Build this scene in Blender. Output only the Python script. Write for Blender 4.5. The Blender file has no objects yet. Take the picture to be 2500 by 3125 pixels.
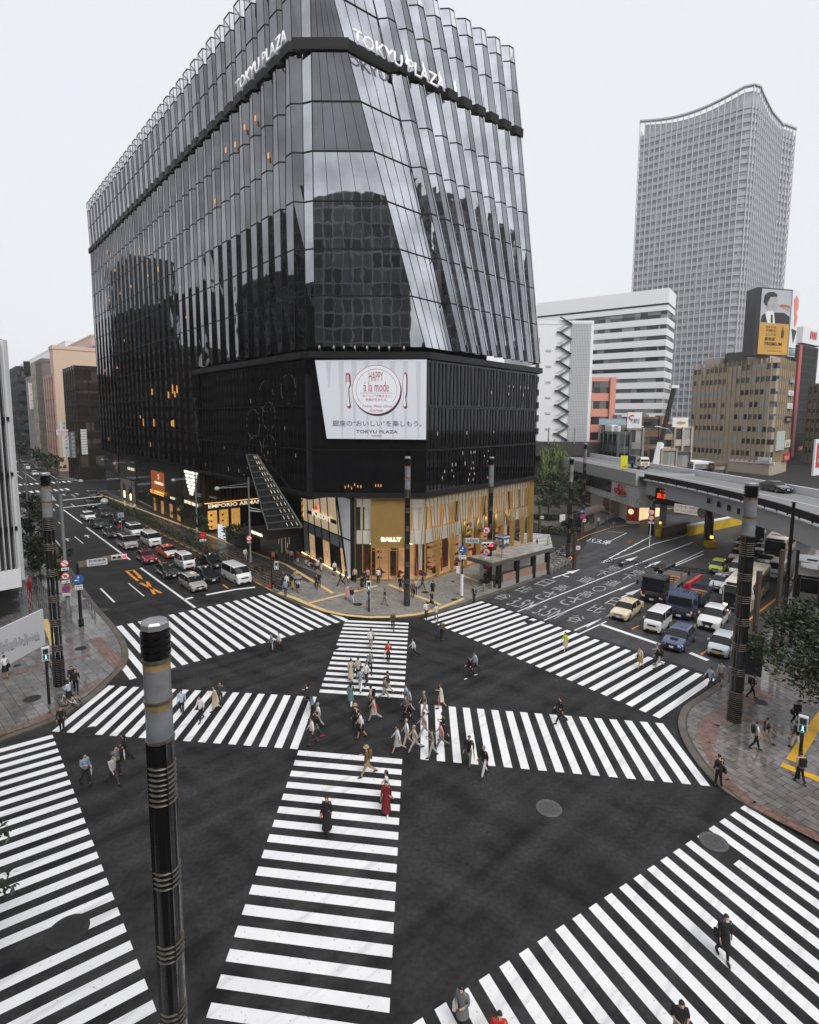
import bpy, bmesh, math, random
from math import sin, cos, tan, pi, radians as R, hypot, atan2, sqrt
from mathutils import Vector, Matrix
random.seed(7)
S = bpy.context.scene
COL = S.collection
# ---------------------------------------------------------------- camera (24 mm, about 19 m above the crossing)
CH = 18.8522; CF = 1677.66; TH = 0.1127087; CY = 1462.954; ROLL = -0.00548297
cd = bpy.data.cameras.new('camera'); cam = bpy.data.objects.new('camera', cd); COL.objects.link(cam); S.camera = cam
cd.sensor_fit = 'HORIZONTAL'; cd.sensor_width = 36; cd.lens = 36*CF/2500
cd.shift_y = -(1562.5-CY)/2500; cd.clip_start = .3; cd.clip_end = 4000
cam.matrix_world = Matrix.Translation((0, 0, CH)) @ Matrix.Rotation(pi/2-TH, 4, 'X') @ Matrix.Rotation(-ROLL, 4, 'Z')
# ---------------------------------------------------------------- sky, sun, exposure
w = bpy.data.worlds.new('World'); S.world = w; w.use_nodes = True
nt = w.node_tree; nt.nodes.clear()
out = nt.nodes.new('ShaderNodeOutputWorld')
sk = nt.nodes.new('ShaderNodeTexSky'); sk.sky_type = 'NISHITA'; sk.sun_disc = False
sk.sun_elevation = R(50); sk.sun_rotation = R(156); sk.dust_density = 6; sk.air_density = 1.5
hs = nt.nodes.new('ShaderNodeHueSaturation'); hs.inputs['Saturation'].default_value = .25
b1 = nt.nodes.new('ShaderNodeBackground'); b1.inputs[1].default_value = .012
b2 = nt.nodes.new('ShaderNodeBackground'); b2.inputs[0].default_value = (.80, .82, .865, 1); b2.inputs[1].default_value = .62
ad = nt.nodes.new('ShaderNodeAddShader')
nt.links.new(sk.outputs[0], hs.inputs['Color']); nt.links.new(hs.outputs[0], b1.inputs[0])
nt.links.new(b1.outputs[0], ad.inputs[0]); nt.links.new(b2.outputs[0], ad.inputs[1]); nt.links.new(ad.outputs[0], out.inputs[0])
sl = bpy.data.lights.new('sun', 'SUN'); sl.energy = 1.5; sl.angle = R(32); sl.color = (1, .97, .93)
so = bpy.data.objects.new('sun', sl); COL.objects.link(so); so.rotation_euler = (R(38), 0, R(24))
S.view_settings.view_transform = 'Standard'; S.view_settings.look = 'None'
S.view_settings.exposure = .68; S.view_settings.gamma = 1
try:
    S.cycles.max_bounces = 7; S.cycles.diffuse_bounces = 2; S.cycles.glossy_bounces = 3; S.cycles.volume_bounces = 2; S.cycles.transparent_max_bounces = 10
    S.cycles.caustics_reflective = False; S.cycles.caustics_refractive = False
except Exception: pass
# ---------------------------------------------------------------- measured picture position -> metres
def ray(x, y):
    u = (x*2500/1725-1250)/CF; v = -(y*2500/1725-CY)/CF
    c, s = cos(ROLL), sin(ROLL); u, v = c*u-s*v, s*u+c*v
    return u, cos(TH)+v*sin(TH), -sin(TH)+v*cos(TH)
def g(x, y, z=0.):
    a, b, c = ray(x, y); t = (z-CH)/c
    return (a*t, b*t)
def onp(x, y, A, B):
    a, b, c = ray(x, y); dx, dy = B[0]-A[0], B[1]-A[1]
    t = (A[0]*-dy+A[1]*dx)/(a*-dy+b*dx)
    return (a*t, b*t, CH+c*t)
def zat(x, y, P):
    a, b, c = ray(x, y); return CH+c*hypot(*P[:2])/hypot(a, b)
# ---------------------------------------------------------------- materials
MT = {}
def mat(name, col=(.5, .5, .5), rough=.5, metal=0., spec=.5, em=0., emc=None, noise=0., nscale=3., alpha=1., ior=1.5, bump=0., coat=0., rvar=0.):
    if name in MT: return MT[name]
    m = bpy.data.materials.new(name); m.use_nodes = True; N = m.node_tree; L = N.links
    p = N.nodes['Principled BSDF']
    p.inputs['Base Color'].default_value = (*col, 1); p.inputs['Roughness'].default_value = rough
    p.inputs['Metallic'].default_value = metal; p.inputs['Specular IOR Level'].default_value = spec
    p.inputs['IOR'].default_value = ior; p.inputs['Coat Weight'].default_value = coat
    if em: p.inputs['Emission Color'].default_value = (*(emc or col), 1); p.inputs['Emission Strength'].default_value = em
    if noise or bump or rvar:
        tc = N.nodes.new('ShaderNodeTexCoord'); nz = N.nodes.new('ShaderNodeTexNoise'); nz.inputs['Scale'].default_value = nscale; nz.inputs['Detail'].default_value = 6
        L.new(tc.outputs['Object'], nz.inputs['Vector'])
        if noise:
            mr = N.nodes.new('ShaderNodeMapRange'); mr.inputs['From Min'].default_value = .3; mr.inputs['From Max'].default_value = .7
            mr.inputs['To Min'].default_value = 1-noise; mr.inputs['To Max'].default_value = 1+noise
            vm = N.nodes.new('ShaderNodeVectorMath'); vm.operation = 'SCALE'; vm.inputs[0].default_value = col
            L.new(nz.outputs[0], mr.inputs[0]); L.new(mr.outputs[0], vm.inputs['Scale']); L.new(vm.outputs[0], p.inputs['Base Color'])
        if rvar:
            mr = N.nodes.new('ShaderNodeMapRange'); mr.inputs['From Min'].default_value = .35; mr.inputs['From Max'].default_value = .65
            mr.inputs['To Min'].default_value = max(0, rough-rvar); mr.inputs['To Max'].default_value = min(1, rough+rvar)
            L.new(nz.outputs[0], mr.inputs[0]); L.new(mr.outputs[0], p.inputs['Roughness'])
        if bump:
            bp = N.nodes.new('ShaderNodeBump'); bp.inputs['Strength'].default_value = bump; bp.inputs['Distance'].default_value = .02
            L.new(nz.outputs[0], bp.inputs['Height']); L.new(bp.outputs[0], p.inputs['Normal'])
    if alpha < 1: p.inputs['Alpha'].default_value = alpha
    MT[name] = m; return m
def paint(c, name=None, rough=.3, noise=.0, **k):
    n = name or 'paint_%d_%d_%d' % tuple(int(x*999) for x in c)
    return mat(n, c, rough, noise=noise, **k)
# ---------------------------------------------------------------- mesh builder
class MB:
    def __init__(s): s.v = []; s.f = []; s.m = []; s.g = []
    def add(s, vs, fs, mi=0):
        o = len(s.v); s.g.append((o, len(s.f))); s.v += [tuple(v) for v in vs]; s.f += [[i+o for i in f] for f in fs]; s.m += [mi]*len(fs); return s
    def quad(s, a, b, c, d, mi=0): return s.add([a, b, c, d], [[0, 1, 2, 3]], mi)
    def box(s, c, d, rz=0, mi=0, M=None):
        x, y, z = d[0]/2, d[1]/2, d[2]/2; vs = []
        for sx, sy, sz in ((-1, -1, -1), (1, -1, -1), (1, 1, -1), (-1, 1, -1), (-1, -1, 1), (1, -1, 1), (1, 1, 1), (-1, 1, 1)):
            p = Vector((sx*x, sy*y, sz*z))
            if M: p = M @ p
            elif rz: p = Vector((p.x*cos(rz)-p.y*sin(rz), p.x*sin(rz)+p.y*cos(rz), p.z))
            vs.append((p.x+c[0], p.y+c[1], p.z+c[2]))
        return s.add(vs, [[0, 3, 2, 1], [4, 5, 6, 7], [0, 1, 5, 4], [1, 2, 6, 5], [2, 3, 7, 6], [3, 0, 4, 7]], mi)
    def beam(s, a, b, w, h=None, mi=0, up=(0, 0, 1)):
        h = h or w; a, b = Vector(a), Vector(b); d = b-a
        if d.length < 1e-6: return s
        d.normalize(); u = Vector(up)
        if abs(d.dot(u)) > .98: u = Vector((0, 1, 0))
        x = d.cross(u).normalized(); y = x.cross(d)
        vs = [p+x*sx*w/2+y*sy*h/2 for p in (a, b) for sx, sy in ((-1, -1), (1, -1), (1, 1), (-1, 1))]
        return s.add(vs, [[0, 3, 2, 1], [4, 5, 6, 7], [0, 1, 5, 4], [1, 2, 6, 5], [2, 3, 7, 6], [3, 0, 4, 7]], mi)
    def tube(s, path, r, n=8, mi=0, cap=True):
        path = [Vector(p) for p in path]; rr = r if isinstance(r, (list, tuple)) else [r]*len(path); vs = []
        for i, p in enumerate(path):
            d = (path[min(i+1, len(path)-1)]-path[max(i-1, 0)])
            d = d.normalized() if d.length > 1e-9 else Vector((0, 0, 1))
            u = Vector((0, 0, 1)) if abs(d.z) < .95 else Vector((1, 0, 0))
            x = d.cross(u).normalized(); y = x.cross(d)
            vs += [p+(x*cos(2*pi*k/n)+y*sin(2*pi*k/n))*rr[i] for k in range(n)]
        fs = [[i*n+k, i*n+(k+1) % n, (i+1)*n+(k+1) % n, (i+1)*n+k] for i in range(len(path)-1) for k in range(n)]
        if cap: fs += [list(range(n))[::-1], [(len(path)-1)*n+k for k in range(n)]]
        return s.add(vs, fs, mi)
    def lathe(s, prof, n=12, c=(0, 0), mi=0, ph=0):
        vs = [(c[0]+r*cos(2*pi*k/n+ph), c[1]+r*sin(2*pi*k/n+ph), z) for r, z in prof for k in range(n)]
        fs = [[i*n+k, i*n+(k+1) % n, (i+1)*n+(k+1) % n, (i+1)*n+k] for i in range(len(prof)-1) for k in range(n)]
        if prof[0][0] > 1e-4: fs.append([k for k in range(n)][::-1])
        if prof[-1][0] > 1e-4: fs.append([(len(prof)-1)*n+k for k in range(n)])
        return s.add(vs, fs, mi)
    def prism(s, poly, z0, z1, mi=0, top=True, bot=True, mt=None):
        n = len(poly); ar = sum(poly[i][0]*poly[(i+1) % n][1]-poly[(i+1) % n][0]*poly[i][1] for i in range(n))
        if ar < 0: poly = poly[::-1]
        vs = [(p[0], p[1], z0) for p in poly]+[(p[0], p[1], z1) for p in poly]
        s.add(vs, [[i, (i+1) % n, n+(i+1) % n, n+i] for i in range(n)], mi)
        if top: s.add([(p[0], p[1], z1) for p in poly], [list(range(n))], mi if mt is None else mt)
        if bot: s.add([(p[0], p[1], z0) for p in poly], [list(range(n))[::-1]], mi)
        return s
    def each(s, name, m, parent=None, **k):
        ms = m if isinstance(m, (list, tuple)) else [m]; b = s.g+[(len(s.v), len(s.f))]
        for (v0, f0), (v1, f1) in zip(b, b[1:]):
            q = MB(); q.v = s.v[v0:v1]; q.f = [[i-v0 for i in f] for f in s.f[f0:f1]]; q.m = [0]*len(q.f); q.build(name, ms[s.m[f0]], parent, **k)
    def build(s, name, m, parent=None, smooth=None, loc=None, rz=None, **props):
        me = bpy.data.meshes.new(name); me.from_pydata(s.v, [], s.f)
        for x in (m if isinstance(m, (list, tuple)) else [m]): me.materials.append(x)
        if any(s.m): me.polygons.foreach_set('material_index', s.m)
        me.update()
        if smooth is not None:
            me.shade_smooth()
            me.set_sharp_from_angle(angle=R(smooth))
        return link(name, me, parent, loc, rz, **props)
def link(name, me, parent=None, loc=None, rz=None, **props):
    o = bpy.data.objects.new(name, me); COL.objects.link(o)
    if parent: o.parent = parent
    if loc: o.location = loc
    if rz is not None: o.rotation_euler = (0, 0, rz)
    for k, v in props.items(): o[k] = v
    return o
def thing(name, label, cat, loc=(0, 0, 0), rz=0, group=None):
    o = bpy.data.objects.new(name, None); COL.objects.link(o); o.empty_display_size = .3
    o.location = loc; o.rotation_euler = (0, 0, rz); o['label'] = label; o['category'] = cat
    if group: o['group'] = group
    return o
def copy_tree(o, parent=None):
    c = o.copy(); COL.objects.link(c); c.parent = parent
    for ch in list(o.children): copy_tree(ch, c)
    return c
def dup(o, label, loc, rz=0, **k):
    c = copy_tree(o); c.location = loc; c.rotation_euler = (0, 0, rz); c['label'] = label
    return c
WS = bpy.data.scenes.new('workshop')                       # an empty side scene where single curves and skins are turned into meshes
def bake(data, mods=None):
    o = bpy.data.objects.new('t', data); WS.collection.objects.link(o)
    if mods: mods(o)
    vl = WS.view_layers[0]; vl.update(); me = bpy.data.meshes.new_from_object(o.evaluated_get(vl.depsgraph)); bpy.data.objects.remove(o); return me
# writing: built-in font turned into a mesh standing in the plane through origin o with unit axes ex (reading direction) and up
def text(s, body, o, ex, h, m, name='lettering', parent=None, depth=.02, up=(0, 0, 1), wid=None, center=True, bold=0., spacing=1., shear=0., **props):
    cu = bpy.data.curves.new('t', 'FONT'); cu.body = body; cu.size = 1; cu.extrude = 0; cu.offset = bold; cu.space_character = spacing; cu.shear = shear
    cu.resolution_u = 2
    me = bake(cu); bpy.data.curves.remove(cu)
    if not me.vertices: return None
    xs = [v.co.x for v in me.vertices]; ys = [v.co.y for v in me.vertices]
    x0, x1, y0, y1 = min(xs), max(xs), min(ys), max(ys)
    sc = h/max(y1-y0, 1e-6); sx = (wid/max(x1-x0, 1e-6)) if wid else sc
    ex = Vector(ex).normalized(); up = Vector(up).normalized(); nn = ex.cross(up); o = Vector(o)
    bm = bmesh.new(); bm.from_mesh(me)
    bmesh.ops.remove_doubles(bm, verts=bm.verts, dist=1e-5)
    for v in bm.verts:
        a = (v.co.x-(x0+x1)/2)*sx if center else (v.co.x-x0)*sx
        b = (v.co.y-y0)*sc
        v.co = o+ex*a+up*b+nn*depth
    if depth > .03:
        r = bmesh.ops.extrude_face_region(bm, geom=list(bm.faces))
        for e in r['geom']:
            if isinstance(e, bmesh.types.BMVert): e.co -= nn*(depth-.005)
        bmesh.ops.recalc_face_normals(bm, faces=bm.faces)
    bm.to_mesh(me); bm.free(); me.materials.clear(); me.materials.append(m)
    return link(name, me, parent, **props)
T = lambda *a, **k: text(None, *a, **k)
def lerp(a, b, t): return tuple(a[i]+(b[i]-a[i])*t for i in range(len(a)))
def rot2(x, y, a): return (x*cos(a)-y*sin(a), x*sin(a)+y*cos(a))
def unit(a, b):
    d = hypot(b[0]-a[0], b[1]-a[1]); return ((b[0]-a[0])/d, (b[1]-a[1])/d)
# street directions
DA = R(131); UA = (cos(DA), sin(DA)); DB = R(48.8); UB = (cos(DB), sin(DB))
def worn_paint():
    m = bpy.data.materials.new('white_road_paint'); m.use_nodes = True; N = m.node_tree; L = N.links; p = N.nodes['Principled BSDF']; tc = N.nodes.new('ShaderNodeTexCoord')
    def nz(s, d, rot=None):
        n = N.nodes.new('ShaderNodeTexNoise'); n.inputs['Scale'].default_value = s; n.inputs['Detail'].default_value = d; v = tc.outputs['Object']
        if rot is not None: q = N.nodes.new('ShaderNodeMapping'); q.vector_type = 'TEXTURE'; q.inputs['Rotation'].default_value = (0, 0, rot); q.inputs['Scale'].default_value = (6, .5, 1); L.new(v, q.inputs[0]); v = q.outputs[0]
        L.new(v, n.inputs['Vector']); return n
    def rng(n, a, b_, c, d): r = N.nodes.new('ShaderNodeMapRange'); [r.inputs[k].__setattr__('default_value', v) for k, v in (('From Min', a), ('From Max', b_), ('To Min', c), ('To Max', d))]; L.new(n.outputs[0], r.inputs[0]); return r.outputs[0]
    a = rng(nz(7, 10), .64, .72, 1, .5); b_ = rng(nz(1, 6, R(42)), .55, .70, 1, .74); c = rng(nz(.5, 4), .3, .7, .92, 1.05); m1 = N.nodes.new('ShaderNodeMath'); m1.operation = 'MULTIPLY'; L.new(a, m1.inputs[0]); L.new(b_, m1.inputs[1]); m2 = N.nodes.new('ShaderNodeMath'); m2.operation = 'MULTIPLY'; L.new(m1.outputs[0], m2.inputs[0]); L.new(c, m2.inputs[1])
    vm = N.nodes.new('ShaderNodeVectorMath'); vm.operation = 'SCALE'; vm.inputs[0].default_value = (.78, .78, .795); L.new(m2.outputs[0], vm.inputs['Scale']); L.new(vm.outputs[0], p.inputs['Base Color']); p.inputs['Roughness'].default_value = .55; return m
M_white = worn_paint()
M_orange = mat('orange_road_paint', (.75, .27, .03), .5, noise=.12, nscale=6)
M_black = mat('black_metal', (.012, .012, .013), .35)
M_dark = mat('dark_bronze_metal', (.035, .028, .024), .45, noise=.2)
M_steel = mat('galvanised_steel', (.35, .36, .37), .4, .6)
M_grey = mat('grey_metal', (.16, .165, .17), .45)
M_w = mat('white_panel', (.74, .75, .77), .45, noise=.03)
M_red = mat('red_paint', (.6, .02, .02), .35)
M_rubber = mat('tyre_rubber', (.012, .012, .012), .8)
M_glow = mat('warm_light', (1, .78, .45), .5, em=2.5)
M_glass = mat('dark_window_glass', (.02, .022, .025), .04, spec=.6)
# ================================================================ ground, roads, pavements
def ground_mat(name, base, dark, sc, rough, rv, tyre=None):
    m = bpy.data.materials.new(name); m.use_nodes = True; N = m.node_tree; L = N.links; p = N.nodes['Principled BSDF']
    tc = N.nodes.new('ShaderNodeTexCoord')
    def noise(s, d=6, vec=None):
        n = N.nodes.new('ShaderNodeTexNoise'); n.inputs['Scale'].default_value = s; n.inputs['Detail'].default_value = d
        L.new(vec or tc.outputs['Object'], n.inputs['Vector']); return n
    a = noise(sc*2.6, 10); b = noise(5, 8); c = noise(38, 5)
    def streak(an):
        mp = N.nodes.new('ShaderNodeMapping'); mp.vector_type = 'TEXTURE'; mp.inputs['Rotation'].default_value = (0, 0, an); mp.inputs['Scale'].default_value = (26, 1.1, 1)
        L.new(tc.outputs['Object'], mp.inputs[0]); return noise(1, 3, mp.outputs[0])
    d1, d2 = streak(R(42)), streak(-R(38)); d = N.nodes.new('ShaderNodeMath'); d.operation = 'MULTIPLY_ADD'; d.inputs[1].default_value = .62; dq = N.nodes.new('ShaderNodeMath'); dq.operation = 'MULTIPLY'; dq.inputs[1].default_value = .38
    L.new(d1.outputs[0], d.inputs[0]); L.new(d2.outputs[0], dq.inputs[0]); L.new(dq.outputs[0], d.inputs[2])
    cr = N.nodes.new('ShaderNodeValToRGB'); cr.color_ramp.elements[0].position = .38; cr.color_ramp.elements[1].position = .66
    cr.color_ramp.elements[0].color = (*dark, 1); cr.color_ramp.elements[1].color = (*base, 1)
    m1 = N.nodes.new('ShaderNodeMath'); m1.operation = 'MULTIPLY_ADD'; m1.inputs[1].default_value = .35
    L.new(a.outputs[0], m1.inputs[0])
    m2 = N.nodes.new('ShaderNodeMath'); m2.operation = 'MULTIPLY'; m2.inputs[1].default_value = .65; L.new(d.outputs[0], m2.inputs[0]); L.new(m2.outputs[0], m1.inputs[2])
    L.new(m1.outputs[0], cr.inputs[0])
    mr = N.nodes.new('ShaderNodeMapRange'); mr.inputs['From Min'].default_value = .3; mr.inputs['From Max'].default_value = .7; mr.inputs['To Min'].default_value = .55; mr.inputs['To Max'].default_value = 1.6
    mx2 = N.nodes.new('ShaderNodeMath'); mx2.operation = 'MULTIPLY_ADD'; mx2.inputs[1].default_value = .5; hb_ = N.nodes.new('ShaderNodeMath'); hb_.operation = 'MULTIPLY'; hb_.inputs[1].default_value = .5; L.new(b.outputs[0], hb_.inputs[0]); L.new(c.outputs[0], mx2.inputs[0]); L.new(hb_.outputs[0], mx2.inputs[2]); L.new(mx2.outputs[0], mr.inputs[0])
    vm = N.nodes.new('ShaderNodeVectorMath'); vm.operation = 'SCALE'; L.new(cr.outputs[0], vm.inputs[0]); L.new(mr.outputs[0], vm.inputs['Scale'])
    L.new(vm.outputs[0], p.inputs['Base Color'])
    r = N.nodes.new('ShaderNodeMapRange'); r.inputs['From Min'].default_value = .35; r.inputs['From Max'].default_value = .65
    r.inputs['To Min'].default_value = rough-rv; r.inputs['To Max'].default_value = rough+rv; L.new(m1.outputs[0], r.inputs[0]); L.new(r.outputs[0], p.inputs['Roughness'])
    bp = N.nodes.new('ShaderNodeBump'); bp.inputs['Strength'].default_value = .35; bp.inputs['Distance'].default_value = .01
    L.new(c.outputs[0], bp.inputs['Height']); L.new(bp.outputs[0], p.inputs['Normal']); p.inputs['Specular IOR Level'].default_value = .12
    return m
M_asph = ground_mat('damp_asphalt', (.046, .046, .047), (.010, .010, .0105), .22, .62, .14)
M_asph2 = ground_mat('worn_sheen_asphalt', (.085, .086, .09), (.03, .03, .031), .4, .55, .12)
MB().prism([(-700, -200), (700, -200), (700, 1000), (-700, 1000)], -1, 0, bot=False).build('ground', M_asph, kind='structure')
def sheet(name, poly, z, m, **k): return MB().prism(poly, z-.003, z, bot=False).build(name, m, kind='structure', **k)
# carriageway of the street on the right, worn surface, lighter sheen put into its colour
sheet('road_surface', [(7.6, 55.4), (24.5, 36.6), (34, 48), (72, 92), (60, 104), (49, 108), (33.2, 94.9), (23, 73.5), (19.8, 68.4)], .004, M_asph2)
# tiled pavement material
def tile_mat(name, c1, c2, mortar, ang, bw, bh, wet, ms=.012):
    m = bpy.data.materials.new(name); m.use_nodes = True; N = m.node_tree; L = N.links; p = N.nodes['Principled BSDF']
    tc = N.nodes.new('ShaderNodeTexCoord'); mp = N.nodes.new('ShaderNodeMapping'); mp.inputs['Rotation'].default_value = (0, 0, -ang)
    L.new(tc.outputs['Object'], mp.inputs[0])
    br = N.nodes.new('ShaderNodeTexBrick'); br.inputs['Scale'].default_value = 1; br.inputs['Brick Width'].default_value = bw; br.inputs['Row Height'].default_value = bh
    br.inputs['Mortar Size'].default_value = ms; br.inputs['Color1'].default_value = (*c1, 1); br.inputs['Color2'].default_value = (*c2, 1); br.inputs['Mortar'].default_value = (*mortar, 1)
    L.new(mp.outputs[0], br.inputs[0])
    nz = N.nodes.new('ShaderNodeTexNoise'); nz.inputs['Scale'].default_value = .28; nz.inputs['Detail'].default_value = 7; L.new(tc.outputs['Object'], nz.inputs['Vector'])
    n2 = N.nodes.new('ShaderNodeTexNoise'); n2.inputs['Scale'].default_value = 3; n2.inputs['Detail'].default_value = 6; L.new(tc.outputs['Object'], n2.inputs['Vector'])
    mx = N.nodes.new('ShaderNodeMapRange'); mx.inputs['From Min'].default_value = .3; mx.inputs['From Max'].default_value = .7; mx.inputs['To Min'].default_value = .7; mx.inputs['To Max'].default_value = 1.3
    L.new(n2.outputs[0], mx.inputs[0]); vm = N.nodes.new('ShaderNodeVectorMath'); vm.operation = 'SCALE'; L.new(br.outputs[0], vm.inputs[0]); L.new(mx.outputs[0], vm.inputs['Scale'])
    L.new(vm.outputs[0], p.inputs['Base Color'])
    r = N.nodes.new('ShaderNodeMapRange'); r.inputs['From Min'].default_value = .42; r.inputs['From Max'].default_value = .6; r.inputs['To Min'].default_value = wet[0]; r.inputs['To Max'].default_value = wet[1]
    L.new(nz.outputs[0], r.inputs[0]); L.new(r.outputs[0], p.inputs['Roughness'])
    bp = N.nodes.new('ShaderNodeBump'); bp.inputs['Strength'].default_value = .25; bp.inputs['Distance'].default_value = .01; L.new(n2.outputs[0], bp.inputs['Height'])
    b2 = N.nodes.new('ShaderNodeBump'); b2.inputs['Strength'].default_value = .5; b2.inputs['Distance'].default_value = .01; b2.invert = True; L.new(br.outputs['Fac'], b2.inputs['Height']); L.new(bp.outputs[0], b2.inputs['Normal'])
    L.new(b2.outputs[0], p.inputs['Normal'])
    return m
M_tileL = tile_mat('wet_stone_slabs', (.17, .16, .155), (.11, .107, .105), (.02, .02, .02), DA+R(6), 1.15, .62, (.05, .30))
M_tileP = tile_mat('plaza_stone_paving', (.23, .215, .20), (.19, .18, .17), (.09, .085, .08), DA-R(4), 1.6, .8, (.5, .7), .008)
M_tileR = tile_mat('wet_corner_slabs', (.21, .19, .18), (.135, .125, .122), (.025, .025, .025), DA-R(15), .95, .48, (.03, .22))
M_tileD = tile_mat('dark_paving_with_pale_studs', (.022, .02, .02), (.03, .026, .025), (.015, .015, .015), DA, .4, .4, (.25, .5))
M_tilePark = tile_mat('park_paving', (.13, .115, .105), (.10, .085, .078), (.06, .055, .05), DB, .6, .3, (.35, .6))
M_kerb = mat('kerb_stone', (.10, .088, .07), .55, noise=.3, nscale=1.2)
M_pink = tile_mat('reddish_paver', (.20, .115, .095), (.155, .09, .075), (.05, .04, .035), DA, .45, .3, (.2, .5))
M_tact = mat('yellow_tactile_paving', (.66, .46, .20), .55, noise=.08)
M_tact2 = mat('bright_tactile_paving', (.75, .42, .02), .55, noise=.08)
def inset(poly, d):
    n = len(poly); ar = sum(poly[i][0]*poly[(i+1) % n][1]-poly[(i+1) % n][0]*poly[i][1] for i in range(n)); sg = 1 if ar > 0 else -1; r = []
    for i in range(n):
        a, b, c = poly[i-1], poly[i], poly[(i+1) % n]; u, v = unit(a, b), unit(b, c)
        n1 = (-u[1]*sg, u[0]*sg); n2 = (-v[1]*sg, v[0]*sg); k = 1+n1[0]*n2[0]+n1[1]*n2[1]
        r.append((b[0]+d*(n1[0]+n2[0])/max(k, .3), b[1]+d*(n1[1]+n2[1])/max(k, .3)))
    return r
def smooth_line(pts, it=2):
    for _ in range(it):
        q = [pts[0]]
        for a, b in zip(pts, pts[1:]): q += [lerp(a, b, .25), lerp(a, b, .75)]
        q.append(pts[-1]); pts = q
    return pts
def pavement(curb, back, m, kw=.75, smooth=True):
    poly = (smooth_line(curb) if smooth else curb)+back
    MB().prism(poly, 0, .13, bot=False).build('kerb', M_kerb, kind='structure')
    i1 = inset(poly, kw*.55); MB().prism(i1, .12, .142, bot=False).build('kerb', mat('kerb_stone_dark', (.05, .045, .04), .5, noise=.3), kind='structure')
    return MB().prism(inset(poly, kw*.66), .13, .15, bot=False).build('pavement', m, kind='structure')
plaza = [(-200, 272), (-125, 186.5), (-115, 175.5), (-88, 143), (-39.5, 86.7), (-14.8, 57.4), (-10.6, 52.9), (-7.4, 50.8), (-3.7, 49.7), (-.2, 49.9), (2.6, 51.0), (6.6, 54.5), (13.2, 60.8), (16.3, 64.2), (19.2, 67.6), (21.3, 70.6), (21.2, 73), (19.5, 75)]
# pavement around the plaza building (its far half stops at the side street)
pavement([(-79, 132.7), (-39.5, 86.7), (-14.8, 57.4), (-10.6, 52.9), (-7.4, 50.8), (-3.7, 49.7), (-.2, 49.9), (2.6, 51.0), (6.6, 54.5), (13.2, 60.8), (16.3, 64.2), (19.2, 67.6), (21.3, 70.6), (21.2, 73), (19.5, 75.5)], [(15.5, 84), (-5, 170), (-60, 170)], M_tileP)
pavement([(-160, 228), (-103, 163.5), (-97, 158), (-92, 158)], [(-40, 190), (-60, 330), (-160, 330)], M_tileD, smooth=False)
pavement([(-60, -12), (-40.5, 10), (-23.7, 29.8), (-22.0, 31.7), (-21.3, 33.4), (-21.1, 36.1), (-21.3, 39.3), (-21.9, 41.3), (-23.6, 44.1), (-26.5, 47.7), (-30.3, 52), (-33.7, 56), (-58.5, 87.2), (-92, 126)], [(-120, 120), (-120, -12)], M_tileL)
pavement([(-108, 146), (-150, 194), (-260, 320)], [(-300, 320), (-300, 150)], M_tileD, smooth=False)
pavement([(95, 121), (34, 50), (25.2, 39.8), (22.9, 38), (19.9, 35.6), (18.1, 34.3), (16.9, 32.6), (16.2, 30.9), (15.8, 28.4), (15.9, 26.1), (16.8, 24.5), (18.6, 22.6), (45, -8)], [(140, -8), (140, 121)], M_tileR)
pavement([(24.5, 90), (26.4, 87.6), (27.9, 88.2), (32.9, 94.5), (37.2, 101.5), (45.5, 107.5), (61, 125)], [(70, 190), (5, 190), (19, 110)], M_tilePark, smooth=False)
# dark paving strip with pale studs beside the street
def strip(name, pts, w_, z, m):
    b = MB()
    for a, c in zip(pts, pts[1:]):
        u = unit(a, c); n = (-u[1]*w_/2, u[0]*w_/2)
        b.quad((a[0]-n[0], a[1]-n[1], z), (a[0]+n[0], a[1]+n[1], z), (c[0]+n[0], c[1]+n[1], z), (c[0]-n[0], c[1]-n[1], z))
    for i, f in enumerate(b.f):
        a, c, d = (Vector(b.v[f[j]]) for j in (0, 1, 2))
        if (c-a).cross(d-a).z < 0: b.f[i] = f[::-1]
    return b.build(name, m, kind='structure')
def off(p, a, d, e=0): return (p[0]+cos(a)*d-sin(a)*e, p[1]+sin(a)*d+cos(a)*e)
K0 = (-14.8, 57.4)                                   # kerb end of street A
ka = lambda d, e=0.: off(K0, DA, d, -e)              # e metres from the kerb towards the building
sheet('pavement', [ka(-.5, .8), ka(99, .8), ka(99, 4.6), ka(1.5, 4.6)], .158, M_tileD)
b = MB()
for i in range(120):
    for j in range(6):
        if random.random() < .75:
            c = ka(1+i*.42+random.uniform(-.1, .1), 1.1+j*.55); b.box((c[0], c[1], .16), (.14, .14, .006), DA)
b.build('paving_studs', mat('pale_stud', (.35, .27, .2), .5), kind='structure')
sheet('pavement', [ka(0, 4.65), ka(99, 4.65), ka(99, 7.4), ka(2.6, 7.4)], .156, mat('smooth_dark_paving', (.05, .05, .052), .4, noise=.2))
P = g
strip('tactile_paving', [ka(98, 2.9), P(606, 1195), P(704, 1254)], .42, .164, M_tact)
strip('tactile_paving', [P(650, 1276.5), P(797, 1237)], .42, .164, M_tact)
strip('tactile_paving', [P(590, 1254), P(625, 1266), P(655, 1279), P(690, 1292), P(730, 1300), P(780, 1304), P(830, 1303), P(880, 1297), P(915, 1289)], .5, .168, M_tact)
strip('tactile_paving', [P(915, 1289), P(979, 1262)], .42, .16, M_tact)
strip('tactile_paving', [P(822, 1234), P(870, 1254), P(932, 1276)], .42, .16, M_tact)
strip('tactile_paving', [P(975, 1213), P(1022, 1230)], .42, .16, M_tact)
strip('tactile_paving', [P(97, 1316), P(112, 1352), P(118, 1370)], .5, .16, M_tact)
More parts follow.
